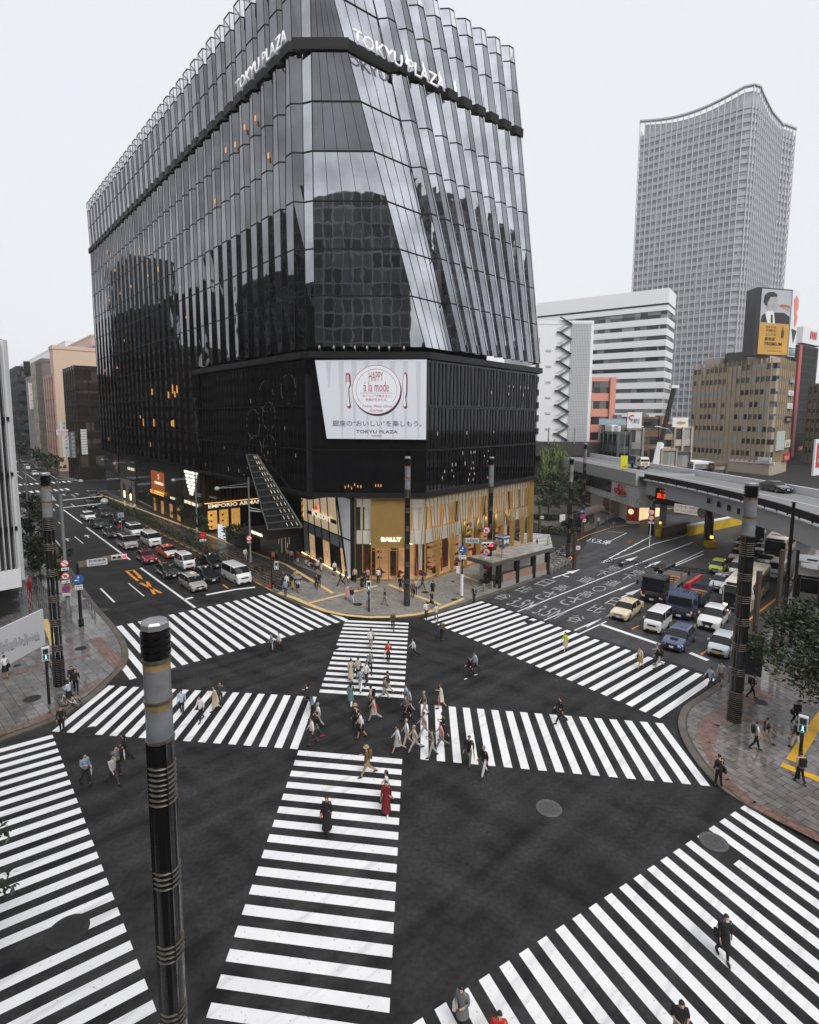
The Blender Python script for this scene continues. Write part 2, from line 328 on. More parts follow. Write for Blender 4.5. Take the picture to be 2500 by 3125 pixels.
strip('tactile_paving', [P(1652, 1607), P(1725, 1635), P(1790, 1662)], .5, .16, M_tact2)
strip('tactile_paving', [P(1675, 1600), P(1725, 1520), P(1760, 1470)], .6, .162, M_tact2)
strip('paving_band', [P(311, 1355), P(330, 1375)][:0] or [P(203, 1355), P(235, 1390), P(258, 1412)], 1.0, .156, M_pink)
strip('paving_band', [P(0, 1437), P(60, 1425), P(140, 1405), P(195, 1390)], .6, .156, M_pink)
strip('paving_band', [P(0, 1562), P(60, 1540), P(115, 1515), P(170, 1475), P(220, 1440)], .6, .158, M_pink)
strip('paving_band', [P(1620, 1453), P(1555, 1480), P(1500, 1520), P(1490, 1560)], 1.1, .156, M_pink)
strip('paving_band', [P(1490, 1560), P(1530, 1640), P(1590, 1690), P(1660, 1725), P(1760, 1775)], .6, .156, M_pink)
strip('paving_band', [P(1560, 1500), P(1640, 1530), P(1725, 1560)], .5, .156, M_pink)
# ---------------------------------------------------------------- crossings: stripes between two measured edge lines
def crossing(T0, T1, B0, B1, n, i0, i1, z=.009, flip=1, cuts={}):
    b = MB()
    for i in range(i0, i1+1):
        p = [lerp(T0, T1, i/n), lerp(T0, T1, (i+.5*flip)/n), lerp(B0, B1, (i+.5*flip)/n), lerp(B0, B1, i/n)]
        segs = cuts.get(i, [(0, 1)])
        for s0, s1 in segs:
            q = [lerp(p[0], p[3], s0), lerp(p[1], p[2], s0), lerp(p[1], p[2], s1), lerp(p[0], p[3], s1)]
            ar = sum(q[k][0]*q[(k+1) % 4][1]-q[(k+1) % 4][0]*q[k][1] for k in range(4))
            if ar < 0: q = q[::-1]
            b.quad(*[(x, y, z) for x, y in q])
    return b.build('crosswalk_marking', M_white, kind='structure')
crossing((-.32, 28.54), (-.54, 15.92), (-6.22, 29.3), (-6.31, 16.66), 14, 0, 20)
crossing((2.65, 34.17), (15.39, 32.35), (2.5, 28.28), (15.16, 26.49), 14, -2, 14)
crossing((16.59, 25.06), (7.4, 19.51), (16.59+4.4, 25.06-9.1), (7.4+4.4, 19.51-9.1), 12, 0, 28, cuts={4: [(0, .04), (.17, 1)]})
crossing((-21.12, 30.71), (-8.26, 15.83), (-21.12-9, 30.71-6.2), (-8.26-9, 15.83-6.2), 22, 0, 30, cuts={17: [(0, .16), (.34, 1)]})
crossing((-26.3, 47.6), (-15.3, 56.9), (-18.6, 38.75), (-7.4, 48.1), 16, -2, 18)
crossing((-6.2, 35.3), (-19.7, 36.6), (-6.3, 29.4), (-20, 30.9), 15, 0, 16)
crossing((-.3, 35.21), (0, 49.3), (-6.13, 35.92), (-5.9, 49.9), 16, 0, 15)
crossing((7.5, 55), (22.1, 38.5), (1.4, 49.9), (15.6, 33.2), 24, 0, 24, z=.012)
crossing(g(40, 1057)+(), g(160, 1039.5), g(36, 1047), g(154, 1035), 15, -8, 15, cuts={}) if 0 else None
crossing((-88.0, 136.6), (-114, 112), (-90.9, 139.9), (-117, 115.4), 28, -2, 30)
crossing((-97.8, 153.2), (-124, 129), (-100.6, 156.4), (-127, 132), 28, -2, 30)
crossing((21.2, 79.6), (23.0, 88.4), (16.6, 80.6), (18.2, 89.6), 9, 0, 8)
def lines(segs, m=M_white, z=.009):
    b = MB()
    for a, c, w_ in segs:
        u = unit(a, c); n = (-u[1]*w_/2, u[0]*w_/2)
        b.quad((a[0]-n[0], a[1]-n[1], z), (c[0]-n[0], c[1]-n[1], z), (c[0]+n[0], c[1]+n[1], z), (a[0]+n[0], a[1]+n[1], z))
    return b.build('lane_marking', m, kind='structure')
def dash(a, c, w_, on, gap):
    L_ = hypot(c[0]-a[0], c[1]-a[1]); r = []; t = 0
    while t < L_: r.append((lerp(a, c, t/L_), lerp(a, c, min(1, (t+on)/L_)), w_)); t += on+gap
    return r
F5 = lambda x, y: g(.2*x, 931.5+.2*y)
L0 = lambda x, y: g(.28*x, 1104+.28*y)
lines([(L0(655, 50), L0(985, 290), .25), (L0(1065, 350), L0(1480, 645), .25), (F5(585, 688), F5(868, 890), .25), (F5(585, 688), F5(620, 700), .15),
       (L0(1395, 585), L0(1460, 568), .45), (L0(1560, 548), g(500, 1245), .45), (g(500, 1245), g(540, 1240), .4),
       (L0(765, 508), L0(872, 612), .18), (L0(565, 120), L0(632, 172), .15), (F5(1365, 1515), F5(1530, 1650), .12)])
lines([(F5(310, 610), F5(425, 712), .18), (F5(155, 365), F5(235, 425), .18), (F5(240, 352), F5(380, 445), .15), (F5(590, 1070), F5(655, 1145), .15), (F5(620, 880), F5(655, 912), .12),
       (F5(750, 585), F5(800, 615), .15), (F5(750, 685), F5(800, 720), .15), (F5(530, 385), F5(600, 425), .15), (F5(265, 603), F5(430, 588), .3), (F5(250, 735), F5(305, 795), .18), (F5(190, 680), F5(240, 735), .12)])
F5d = [(F5(540, 585), F5(590, 655), .12), (F5(540, 560), F5(560, 655), .12)]+[(F5(545+i*8, 590+i*13), F5(545+i*2.5, 600+i*13), .25) for i in range(5)]
lines(F5d)
# street A kerb dashes and turn marking in orange
lines(dash(ka(.3, .2), ka(48, .2), .13, 1.6, .9), M_orange, z=.14)
lines([(L0(1685, 470), g(483, 1243), .18)]+[(L0(1155, 245), L0(1225, 318), .15), (L0(1500, 255), L0(1555, 265), .12), (g(300, 1162), g(318, 1176), .14)], M_orange)
def arrow(p, u, L_, w_=.15, turn=0, m=M_white, hl=None, hw=None):
    n = (-u[1], u[0]); q = lambda a, c: (p[0]+u[0]*a+n[0]*c, p[1]+u[1]*a+n[1]*c, .0095)
    hl = hl or L_*.35; hw = hw or w_*3.2; b = MB()
    b.quad(q(0, -w_/2), q(L_-hl, -w_/2), q(L_-hl, w_/2), q(0, w_/2)).add([q(L_-hl, -hw/2), q(L_, 0), q(L_-hl, hw/2)], [[0, 1, 2]])
    if turn: b.quad(q(L_*.3, 0), q(L_*.3, turn*w_*4), q(L_*.3+w_, turn*w_*4), q(L_*.3+w_, 0)) if turn > 0 else b.quad(q(L_*.3+w_, 0), q(L_*.3+w_, turn*w_*4), q(L_*.3, turn*w_*4), q(L_*.3, 0))
    b.build('lane_marking', m, kind='structure')
# orange U-turn ban: hooked arrow and cross
b = []
for a, c in (((1465, 1490), (1340, 1388)), ((1340, 1388), (1415, 1378)), ((1415, 1378), (1500, 1462)), ((1490, 1512), (1710, 1615)), ((1560, 1497), (1640, 1628))): b.append((F5(*a), F5(*c), .3))
lines(b, M_orange)
p0 = F5(1500, 1465); MB().add([(*F5(1455, 1452), .010), (*F5(1518, 1478), .010), (*F5(1490, 1428), .010)], [[0, 1, 2]]).build('lane_marking', M_orange, kind='structure')
for x, y in ((945, 1040), (730, 1080), (690, 600), (830, 590), (395, 612), (195, 360), (580, 760)):
    arrow(F5(x, y), UA, 2.6 if y > 900 else 3.4, .16, hl=1.1, hw=.9)
# street B: lane lines, hatch, stop lines, big ground lettering
C3 = lambda x, y: g(1000.5+.28*x, 1000.5+.28*y)
lines([(C3(330, 1018), C3(1640, 482), .16), (C3(530, 1082), C3(1725, 570), .16), (C3(1100, 845), C3(1725, 545), .16), (C3(760, 1155), C3(1020, 1040), .16), (C3(850, 1128), C3(1030, 1030), .14),
       (C3(800, 1180), C3(1000, 1085), .16), (C3(960, 640), C3(1330, 440), .18), (C3(970, 642), C3(1190, 570), .18), (C3(1190, 570), C3(1360, 495), .18), (C3(1360, 495), C3(1560, 440), .18), (C3(1560, 440), C3(1725, 372), .16),
       (C3(955, 1106), g(1311+.24*345, 1207.5+.24*600), .45), (g(1311+.24*610, 1207.5+.24*670), g(1311+.24*770, 1207.5+.24*735), .45)], z=.011)
lines([(C3(*p), C3(*q), .2) for p, q in (((1020, 608), (1045, 608)), ((1065, 582), (1090, 578)), ((1110, 556), (1140, 550)), ((1160, 528), (1185, 522)), ((1210, 500), (1235, 494)), ((1260, 472), (1285, 466)))], z=.012)
lines([(C3(845, 487), C3(980, 500), .12), (C3(980, 500), C3(1145, 418), .12), (C3(1145, 418), C3(1005, 406), .12), (C3(400, 820), C3(400, 820.5), .1)], z=.011)
lines([(C3(770, 485), C3(860, 440), .14), (C3(860, 440), C3(1050, 378), .14), (C3(1050, 378), C3(1190, 360), .14), (C3(1190, 360), C3(1380, 315), .14), (C3(575, 718), C3(700, 660), .14), (C3(700, 660), C3(735, 620), .14), (C3(735, 620), C3(720, 600), .14), (C3(25, 902), C3(218, 838), .14)], M_orange, z=.146)
lines([(g(1334, 1320), g(1350, 1312), .15), (g(1461, 1312), g(1472, 1306), .15), (g(1480, 1372), g(1556, 1316), .18), (g(1580, 1298), g(1640, 1250), .2), (g(1660, 1235), g(1692, 1222), .15)], M_orange, z=.011)
for a, c in (((1105, 643), (1232, 594)), ((1285, 677), (1410, 624)), ((1110, 903), (1262, 835))): 
    A_, B_ = C3(*a), C3(*c); arrow(A_, unit(A_, B_), hypot(B_[0]-A_[0], B_[1]-A_[1]), .2, hl=3.0, hw=.8)
arrow(C3(590, 763), unit(C3(590, 763), C3(745, 712)), 6, .25, turn=-1, hl=2.5, hw=.9)
# characters painted on the road, read while driving away along UB
M_faded = mat('worn_road_paint', (.33, .33, .34), .55, noise=.35, nscale=4)
def road_text(t, px, py, h, wid, f=C3, bold=.0, u=UB):
    o = f(px, py); T(t, (o[0], o[1], 0), (u[1], -u[0], 0), h*.8, M_faded, 'road_lettering', depth=.0125, up=(u[0], u[1], 0), wid=wid*.78, bold=bold, kind='structure')
for t, x, y, h in (('谷', 180, 925, 2.6), ('比', 340, 868, 3.0), ('日', 490, 820, 3.6)): road_text(t, x, y, h, 1.7)
for t, x, y, h in (('谷', 735, 1090, 2.6), ('比', 890, 1015, 3.0), ('日', 1030, 960, 3.4)): road_text(t, x, y, h, 1.7)
for t, x, y, h, ww in (('3.5M', 318, 985, 3.6, 3.2), ('さ', 480, 905, 1, 1), ('高', 620, 855, 3, 1.7), ('道', 810, 790, 3.2, 1.8), ('下', 930, 740, 3.2, 1.8), ('地', 1020, 700, 3.2, 1.8)):
    if t == 'さ': continue
    road_text(t, x, y, h, ww)
for t, x, y, h, ww in (('3.5M', 518, 1050, 3.6, 3.2), ('高', 810, 900, 3, 1.7), ('〇', 910, 858, 3.0, 1.7), ('道', 1010, 815, 3.2, 1.8), ('下', 1120, 768, 3.2, 1.8), ('地', 1205, 728, 3.2, 1.8)): road_text(t, x, y, h, ww)
for x, y in ((485, 920), (675, 960)): road_text('さ', x, y, 4.2, 1.9)
T('バス停', (*C3(925, 496), 0), (UB[1], -UB[0], 0), 3.0, M_white, 'road_lettering', depth=.0125, up=(UB[0]*.9-.2, UB[1], 0), wid=3.6, bold=.0, kind='structure')
# manholes
def manhole(x, y, r, m, z=.014):
    c = g(x, y); b = MB().lathe([(r, z-.01), (r, z), (r*.93, z), (r*.92, z-.004), (r*.86, z-.004), (r*.85, z), (0.001, z)], 32, c)
    for i in range(-6, 7):
        for j in range(-6, 7):
            if (i*i+j*j) < 36: b.box((c[0]+i*r*.125, c[1]+j*r*.125, z+.006), (r*.075, r*.075, .014))
    return b
M_mh = mat('worn_iron_cover', (.10, .10, .10), .45, .3, noise=.3, nscale=8); M_mhd = mat('dark_iron_cover', (.016, .014, .014), .6, .0, noise=.3)
MH = [(1164, 1699, .62, M_mh, 'pale round iron manhole cover on open asphalt right of centre'), (1512, 1766, .6, M_mh, 'grey manhole cover interrupting stripes of the lower right crosswalk'),
      (153, 1969, .72, M_mhd, 'big dark manhole cover cutting a stripe of the lower left crosswalk'), (193, 1548, .55, M_mhd, 'dark manhole cover between stripes beside the left pavement corner'),
      (333, 1367, .5, M_mhd, 'dark manhole cover behind the foreground lamp column')][:4]+[
      (718, 1287, .45, M_mhd, 'small dark manhole by the plaza kerb left of the central crossing'), (706, 1365, .5, M_mhd, 'dark manhole beside the upper central crossing'), (325, 1366, .6, M_mhd, 'dark manhole cover near the walking trio in grey')][:2]+[
      (337, 1672-305+305, .6, M_mhd, 'unseen')][:0]+[(327, 1678, .6, M_mhd, 'dark manhole cover beside the trio in grey walking right'), (191, 1330, .45, M_mh, 'grey manhole near the left kerb of the upper street'), (218, 1292, .5, M_mh, 'grey manhole cover on the road nearest the left kerb rail'),
      (1119, 1307, .5, M_mhd, 'dark manhole cutting a stripe near the upper right crosswalk')]
for x, y, r, m, lb in MH: 
    c = g(x, y); manhole(x, y, r, m).build('manhole_cover', m, label=lb, category='manhole', group='manhole covers')
for x, y, r in ((174, 1373, .42), (73, 1480, .5), (40, 1411, .25), (757, 1274, .45), (898, 1247, .4), (961, 1262, .4), (956, 1223, .25), (1608, 1471, .4), (1558, 1473, .2)):
    c = g(x, y, .15); MB().lathe([(r, .155), (r, .163), (r*.88, .163), (r*.87, .158), (.001, .158)], 28, c).build('pavement_cover', M_mhd, kind='structure')

ck = MB(); rnd = random.Random(2)
for a, c in ((g(856, 1598), g(1100, 1745)), (g(640, 1440), g(760, 1530)), (g(760, 1530), g(860, 1600)), (g(300, 1560), g(420, 1500))):
    n = 26; prev = a
    for i in range(1, n+1):
        q = lerp(a, c, i/n); q = (q[0]+rnd.gauss(0, .03), q[1]+rnd.gauss(0, .03)); u = unit(prev, q); m_ = (-u[1]*.012, u[0]*.012)
        ck.quad((prev[0]-m_[0], prev[1]-m_[1], .007), (q[0]-m_[0], q[1]-m_[1], .007), (q[0]+m_[0], q[1]+m_[1], .007), (prev[0]+m_[0], prev[1]+m_[1], .007)); prev = q
ck.build('road_crack', paint((.006, .006, .006)), kind='structure')
# ================================================================ glass department building on the plaza
S0 = (-11.1, 61.5); IN = (sin(DA), -cos(DA)); IN = (-IN[0], -IN[1]) if IN[1] < 0 else IN
def FA(d, e=0., z=None):                                   # d metres along the street front, e metres out over the pavement
    p = (S0[0]+UA[0]*d-IN[0]*e, S0[1]+UA[1]*d-IN[1]*e)
    return p if z is None else (p[0], p[1], z)
def reflect_glass(name, col, rough=.02, wav=.0):
    m = bpy.data.materials.new(name); m.use_nodes = True; N = m.node_tree; L = N.links; p = N.nodes['Principled BSDF']
    p.inputs['Base Color'].default_value = (*col, 1); p.inputs['Metallic'].default_value = 1; p.inputs['Roughness'].default_value = rough
    tc = N.nodes.new('ShaderNodeTexCoord'); nz = N.nodes.new('ShaderNodeTexNoise'); nz.inputs['Scale'].default_value = .35; nz.inputs['Detail'].default_value = 2
    L.new(tc.outputs['Object'], nz.inputs['Vector'])
    bp = N.nodes.new('ShaderNodeBump'); bp.inputs['Strength'].default_value = wav; bp.inputs['Distance'].default_value = .5
    L.new(nz.outputs[0], bp.inputs['Height']); L.new(bp.outputs[0], p.inputs['Normal'])
    n2 = N.nodes.new('ShaderNodeTexNoise'); n2.inputs['Scale'].default_value = .22; n2.inputs['Detail'].default_value = 4; L.new(tc.outputs['Object'], n2.inputs['Vector'])
    mr = N.nodes.new('ShaderNodeMapRange'); mr.inputs['From Min'].default_value = .35; mr.inputs['From Max'].default_value = .65; mr.inputs['To Min'].default_value = .75; mr.inputs['To Max'].default_value = 1.2
    L.new(n2.outputs[0], mr.inputs[0]); vm = N.nodes.new('ShaderNodeVectorMath'); vm.operation = 'SCALE'; vm.inputs[0].default_value = col
    L.new(mr.outputs[0], vm.inputs['Scale']); L.new(vm.outputs[0], p.inputs['Base Color'])
    return m
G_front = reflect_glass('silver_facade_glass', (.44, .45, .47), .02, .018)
G_front2 = reflect_glass('dim_reflection_facade_glass', (.15, .155, .165), .02, .018)  # upper storeys: dimmer sky reflection put into the glass colour
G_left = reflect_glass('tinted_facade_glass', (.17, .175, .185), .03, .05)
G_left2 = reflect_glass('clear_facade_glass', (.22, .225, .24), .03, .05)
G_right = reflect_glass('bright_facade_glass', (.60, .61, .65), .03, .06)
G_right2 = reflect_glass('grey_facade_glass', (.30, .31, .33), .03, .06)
M_frost = mat('clear_parapet_glass', (.55, .57, .6), .1, alpha=.35)
M_pod = mat('black_podium_glass', (.006, .006, .007), .06, spec=.5)
M_bar = mat('dark_glazing_bar', (.008, .008, .009), .55, spec=.25)
M_gold = mat('brushed_gold', (.44, .27, .075), .36, .4, noise=.12)
M_goldf = mat('gold_panel', (.38, .24, .08), .4, .35, noise=.06, nscale=1.5)
plz = thing('department_store_building', 'huge glass department store with pleated facade above the gold corner shop', 'building', (0, 0, 0))
ZT = 67.5; ZB = 26.2; BAND = 56.5
FL = [BAND-4.93*i for i in range(1, 10)]+[BAND+5.5]
# left facade: 33 pleats 2.92 m wide
PW = 2.92; NP = 33
def prof(z, k=0):                                          # outer face start, outer face width, recess flare
    pts = [(10.8, .34, .40), (20, .30, .52), (27, .40, .30), (40, .20, .62), (BAND-.01, .44, .22), (BAND, .12, .66), (ZT, .30, .56)]
    for (z0, a0, w0), (z1, a1, w1) in zip(pts, pts[1:]):
        if z <= z1: t = (z-z0)/(z1-z0); return a0+(a1-a0)*t, w0+(w1-w0)*t
    return pts[-1][1:]
def ring_left(d0, z):
    a, w_ = prof(z); e = .95 if z < BAND else .75+.35*(z-BAND)/11
    return [FA(d0+PW*(1-a-w_)*.999, e, z), FA(d0+PW*(1-a), e, z)]
dpod = 33.4
left = MB(); bars = MB(); clear = MB()
for k in range(NP):
    d0 = .6+k*PW; zb = 10.9 if d0 > dpod-1 else ZB
    zs = [zb]+[z for z in (16.5, 21.7, 27, 31.9, 36.8, 41.7, 46.7, 51.6) if z > zb+1]+[BAND-.01, BAND+1.05, 62, 65.6, ZT]
    for z0, z1 in zip(zs, zs[1:]):
        if z0 == BAND-.01: continue
        r0, r1 = ring_left(d0, z0), ring_left(d0, z1)
        i0, i1, j0, j1 = FA(d0, 0, z0), FA(d0, 0, z1), FA(d0+PW, 0, z0), FA(d0+PW, 0, z1)
        B = clear if z0 >= 65.6 else left
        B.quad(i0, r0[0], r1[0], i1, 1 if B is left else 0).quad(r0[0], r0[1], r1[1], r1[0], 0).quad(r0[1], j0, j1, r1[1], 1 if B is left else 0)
        for a, c in ((i1, r1[0]), (r1[0], r1[1]), (r1[1], j1)): bars.beam(a, c, .09, .13)
        for a, c in ((r0[0], r1[0]), (r0[1], r1[1]), (i0, i1)): bars.beam(a, c, .07)
    for z in (BAND,):
        ra = [FA(d0, .12, z), FA(d0+PW*.22, 1.2, z), FA(d0+PW*.88, 1.2, z), FA(d0+PW, .12, z)]
        for a, c in zip(ra, ra[1:]):
            bars.quad((a[0], a[1], z), (c[0], c[1], z), (c[0], c[1], z+1.05), (a[0], a[1], z+1.05))
            bars.quad(a, FA(d0, -1, z), FA(d0+PW, -1, z), c)
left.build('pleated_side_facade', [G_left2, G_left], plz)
clear.build('parapet_glass', M_frost, plz)
# corner facade: flat front with a raking right edge
XR = lambda z: 1.8-(z-26)*10/36 if z < 62 else -8.2-(z-62)*.3
fr = MB(); zs = [ZB+.3, 31.9, 36.8, 41.7, 46.7, 51.6, BAND, BAND+1.05, 62, ZT]
YF = 61.5
for z0, z1 in zip(zs, zs[1:]):
    if z0 == BAND: continue
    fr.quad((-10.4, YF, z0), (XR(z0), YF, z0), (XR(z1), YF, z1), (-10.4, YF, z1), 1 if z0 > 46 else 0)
    fr.quad(FA(.6, .0, z0), (-10.4, YF, z0), (-10.4, YF, z1), FA(.6, 0, z1))
    bars.beam((-10.4, YF-.05, z1), (XR(z1), YF-.05, z1), .1, .12); bars.beam(FA(.6, .05, z1), (-10.4, YF-.05, z1), .1)
    for i in range(0, 6):
        t = i/5; bars.beam((-10.4+(XR(z0)+10.4)*t, YF-.04, z0), (-10.4+(XR(z1)+10.4)*t, YF-.04, z1), .09 if i in (0, 5) else .05)
bars.quad((-10.4, YF-.3, BAND), (XR(BAND)+.2, YF-.3, BAND), (XR(BAND)+.2, YF-.3, BAND+1.1), (-10.4, YF-.3, BAND+1.1)).quad(FA(.6, 1.1, BAND), (-10.4, YF-.3, BAND), (-10.4, YF-.3, BAND+1.1), FA(.6, 1.1, BAND+1.1))
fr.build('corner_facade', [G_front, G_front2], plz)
# right facade on a twisted base: bottom line to leaning top line
B0, B1, T0, T1 = (1.8, 61.6), (18.1, 80.2), (-10, 61.5), (13.6, 80.0)
def FR(t, z, e=0.):
    s = (z-ZB)/(ZT-ZB); a = (XR(z), YF+.02); c = lerp(B1, T1, s); p = lerp(a, c, t); u = unit(a, c)
    return (p[0]+u[1]*e, p[1]-u[0]*e, z)
rt = MB(); NR = 9; t0 = .2
zs = [ZB+.3, 31.9, 36.8, 41.7, 46.7, 51.6, BAND-.01, BAND+1.05, 62, 65.6, ZT]
def ring_r(i, z):
    q = (z-ZB)/(ZT-ZB); ph = .5*cos(pi*q*1.0) if z < BAND else .5-.9*(z-BAND)/11
    a = .30-.16*ph; b_ = .72+.14*ph; p = (1-t0)/NR; s0 = t0+i*p
    return FR(s0+p*a, z, .85), FR(s0+p*b_, z, .85)
for z0, z1 in zip(zs, zs[1:]):
    if z0 == BAND-.01: continue
    B = clear2 if False else rt
    rt.quad(FR(0, z0), FR(t0, z0), FR(t0, z1), FR(0, z1), 0); bars.beam(FR(0, z1, .03), FR(t0, z1, .03), .1)
    for i in range(1, 5): bars.beam(FR(t0*i/4, z0, .03), FR(t0*i/4*(1-.0), z1, .03), .05)
    for i in range(NR):
        p = (1-t0)/NR; s0 = t0+i*p; (a0, b0_), (a1, b1_) = ring_r(i, z0), ring_r(i, z1)
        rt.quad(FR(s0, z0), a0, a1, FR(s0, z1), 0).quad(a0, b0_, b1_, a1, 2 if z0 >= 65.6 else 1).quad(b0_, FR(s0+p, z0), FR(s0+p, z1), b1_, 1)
        for a, c in ((FR(s0, z1), a1), (a1, b1_), (b1_, FR(s0+p, z1))): bars.beam(a, c, .09, .12)
        for a, c in ((a0, a1), (b0_, b1_)): bars.beam(a, c, .07)
        rt.beam(b0_, b1_, .26, .06, mi=0)
for i in range(NR):
    p = (1-t0)/NR; s0 = t0+i*p
    ra = [FR(s0, BAND, .1), FR(s0+p*.2, BAND, 1.05), FR(s0+p*.8, BAND, 1.05), FR(s0+p, BAND, .1)]
    for a, c in zip(ra, ra[1:]):
        bars.quad(a, c, (c[0], c[1], BAND+1.05), (a[0], a[1], BAND+1.05)); bars.quad(FR(s0, BAND, -.5), a, c, FR(s0+p, BAND, -.5))
bars.quad(FR(0, BAND, .25), FR(t0+.005, BAND, .25), (*FR(t0+.005, BAND, .25)[:2], BAND+1.05), (*FR(0, BAND, .25)[:2], BAND+1.05))
e1 = FR(1, ZB+.3); e2 = FR(1, ZT); rt.quad(e1, (e1[0]-2, e1[1]+14, e1[2]), (e2[0]-2, e2[1]+14, ZT), e2, 1)
rt.build('pleated_front_facade', [G_right, G_right2, M_frost], plz)
bars.build('glazing_bars', M_bar, plz)
# building core behind the glass, roof
core = [FA(3, -1.6), (-10.6, 66.5), (11.5, 84), (9, 98), FA(96.6, -24), FA(96.8, -1.2)]
MB().prism(core, 9, 65.2).build('core_wall', mat('core_dark', (.03, .03, .032), .6), plz)
hp_ = MB().quad(FA(97, 0, 10.9), FA(97, 0, ZT), FA(97, -24, ZT), FA(97, -24, 10.9)); hp_.build('end_wall', G_left, plz)
# podium: black glass between z 10 and 26
pod = MB(); pc = [FA(dpod, .25), FA(.4, .3), (-10.9, 61.25), (1.85, 61.35), (18.3, 80.1), (16, 96), FA(dpod, -16)]
pod.prism(pc, 10.15, 25.2); pod.build('podium_glass', M_pod, plz)
cp = [FA(dpod+.3, .9), FA(.3, .95), (-11.0, 60.6), (2.1, 60.7), (19.0, 80.0), (17, 97), FA(dpod+.3, -15)]
MB().prism(cp, 25.2, 25.9).prism([FA(98, .7), FA(33.5, .7), FA(33.5, -3), FA(98, -3)], 10.3, 10.9).prism([FA(dpod, .45), FA(.2, .5), (-10.9, 61.0), (2.0, 61.1), (18.6, 80.0), (17, 96), FA(dpod, -15)], 9.85, 10.35).build('ledge', mat('ledge_metal', (.012, .012, .013), .45, spec=.3), plz)
fin = MB(); glint = MB(); warm = MB()
for i in range(36):
    t = i/35; x, y = 1.85+16.45*t, 61.35+18.75*t; n = (.75, -.66)
    dz = .5*sin(i*1.7)
    for z0, z1 in ((10.6, 15.0), (15.3, 19.9), (20.2, 24.9)): fin.beam((x+n[0]*.08+dz*.15, y-.05+dz*.17, z0), (x+n[0]*.08-dz*.15, y-.05-dz*.17, z1), .05, .12)
for i in range(30):
    d = 1.2+i*1.07
    fin.beam(FA(d+.3*sin(i*2.1), .3, 10.6), FA(d, .3, 15), .04, .1); fin.beam(FA(d, .3, 15.3), FA(d+.3*cos(i*1.3), .3, 25), .04, .1)
for z in (15.15, 20.05): fin.beam((1.9, 61.3, z), (18.4, 80.1, z), .12, .16); fin.beam(FA(.5, .35, z), FA(dpod, .35, z), .1, .14); fin.beam((-10.8, 61.2, z), (1.8, 61.3, z), .08, .12)
fin.build('podium_fins', mat('podium_fin', (.010, .010, .010), .35, spec=.3), plz)
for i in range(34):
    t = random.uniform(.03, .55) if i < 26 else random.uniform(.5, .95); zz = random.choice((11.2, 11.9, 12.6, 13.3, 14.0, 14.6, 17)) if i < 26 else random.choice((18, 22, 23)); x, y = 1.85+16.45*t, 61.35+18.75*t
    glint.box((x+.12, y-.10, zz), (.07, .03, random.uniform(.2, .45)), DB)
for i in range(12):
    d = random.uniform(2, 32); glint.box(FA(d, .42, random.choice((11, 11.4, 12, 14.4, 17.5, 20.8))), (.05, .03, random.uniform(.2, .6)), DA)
glint.each('podium_glint', mat('podium_glint', (.5, .45, .42), .5, em=.2), plz)  # scattered glowing slivers for the glints and lit bits in the glass
for x, y, z in [(-3.2+i*.35, 61.22, 10.9+.5*random.random()) for i in range(6)]+[(.2+i*.3, 61.22, 11.2) for i in range(3)]: warm.box((x-4, y, z), (.08, .03, .3))
for i in range(16):
    d = random.uniform(34, 92); warm.box(FA(d, random.choice((.99, 1.0)), random.choice((13.5, 18.6, 23.8, 29, 34, 43.5, 48.6, 53.3))), (random.uniform(.1, .35), .06, random.uniform(.3, .9)), DA)
for d, z in ((9.5, 53.2), (12.4, 53.3), (15.2, 52.3), (6.5, 48.1), (18, 52.6), (22, 47.5)): warm.box(FA(d, 1.02, z), (.28, .06, .6), DA)
for i in range(9): warm.box(FA(random.uniform(38, 66), 1.0, random.choice((22.4, 23.2, 17.6))), (.4, .06, random.uniform(.8, 1.4)), DA)
warm.each('lit_window', mat('amber_room_light', (.8, .33, .08), .5, em=.4), plz)
# ring pattern of thin wire circles behind the podium glass
rg = MB()
for cx, z, r in ((9, 18.9, 1.7), (13.4, 17.9, 1.9), (9.6, 21.3, 1.9), (13.0, 14.6, 1.8), (9.0, 14.9, 1.7), (4.0, 22, 1.7)):
    for k in range(28):
        if random.random() < .62:
            a0, a1 = 2*pi*k/28, 2*pi*(k+.8)/28
            rg.beam(FA(cx+r*cos(a0), .46, z+r*sin(a0)), FA(cx+r*cos(a1), .46, z+r*sin(a1)), .035)
rg.each('wire_ring_light', mat('thin_white_line', (.2, .2, .21), .5, em=.05), plz)
# roof sign letters
M_sig = mat('white_sign_face', (.85, .85, .87), .4, em=.12)
oa, ob = onp(490, 238, FA(0, 1.7), FA(9, 1.7)), onp(596, 148, FA(0, 1.7), FA(9, 1.7)); o = lerp(oa, ob, .5)
T('TOKYU PLAZA', (o[0], o[1], 56.9), (-UA[0], -UA[1], 0), 1.35, M_sig, 'sign_lettering', plz, depth=.1, wid=hypot(oa[0]-ob[0], oa[1]-ob[1]), bold=.012)
a, c = Vector(FR(.20, BAND+1.1, 1.35)), Vector(FR(.80, BAND+1.1, 1.35)); pa, pc_ = onp(733, 115, a, c), onp(928, 195, a, c)
m_ = ((pa[0]+pc_[0])/2, (pa[1]+pc_[1])/2, 56.7)
T('TOKYU PLAZA', m_, (c.x-a.x, c.y-a.y, 0), 1.35, M_sig, 'sign_lettering', plz, depth=.1, wid=hypot(pc_[0]-pa[0], pc_[1]-pa[1]), bold=.014)
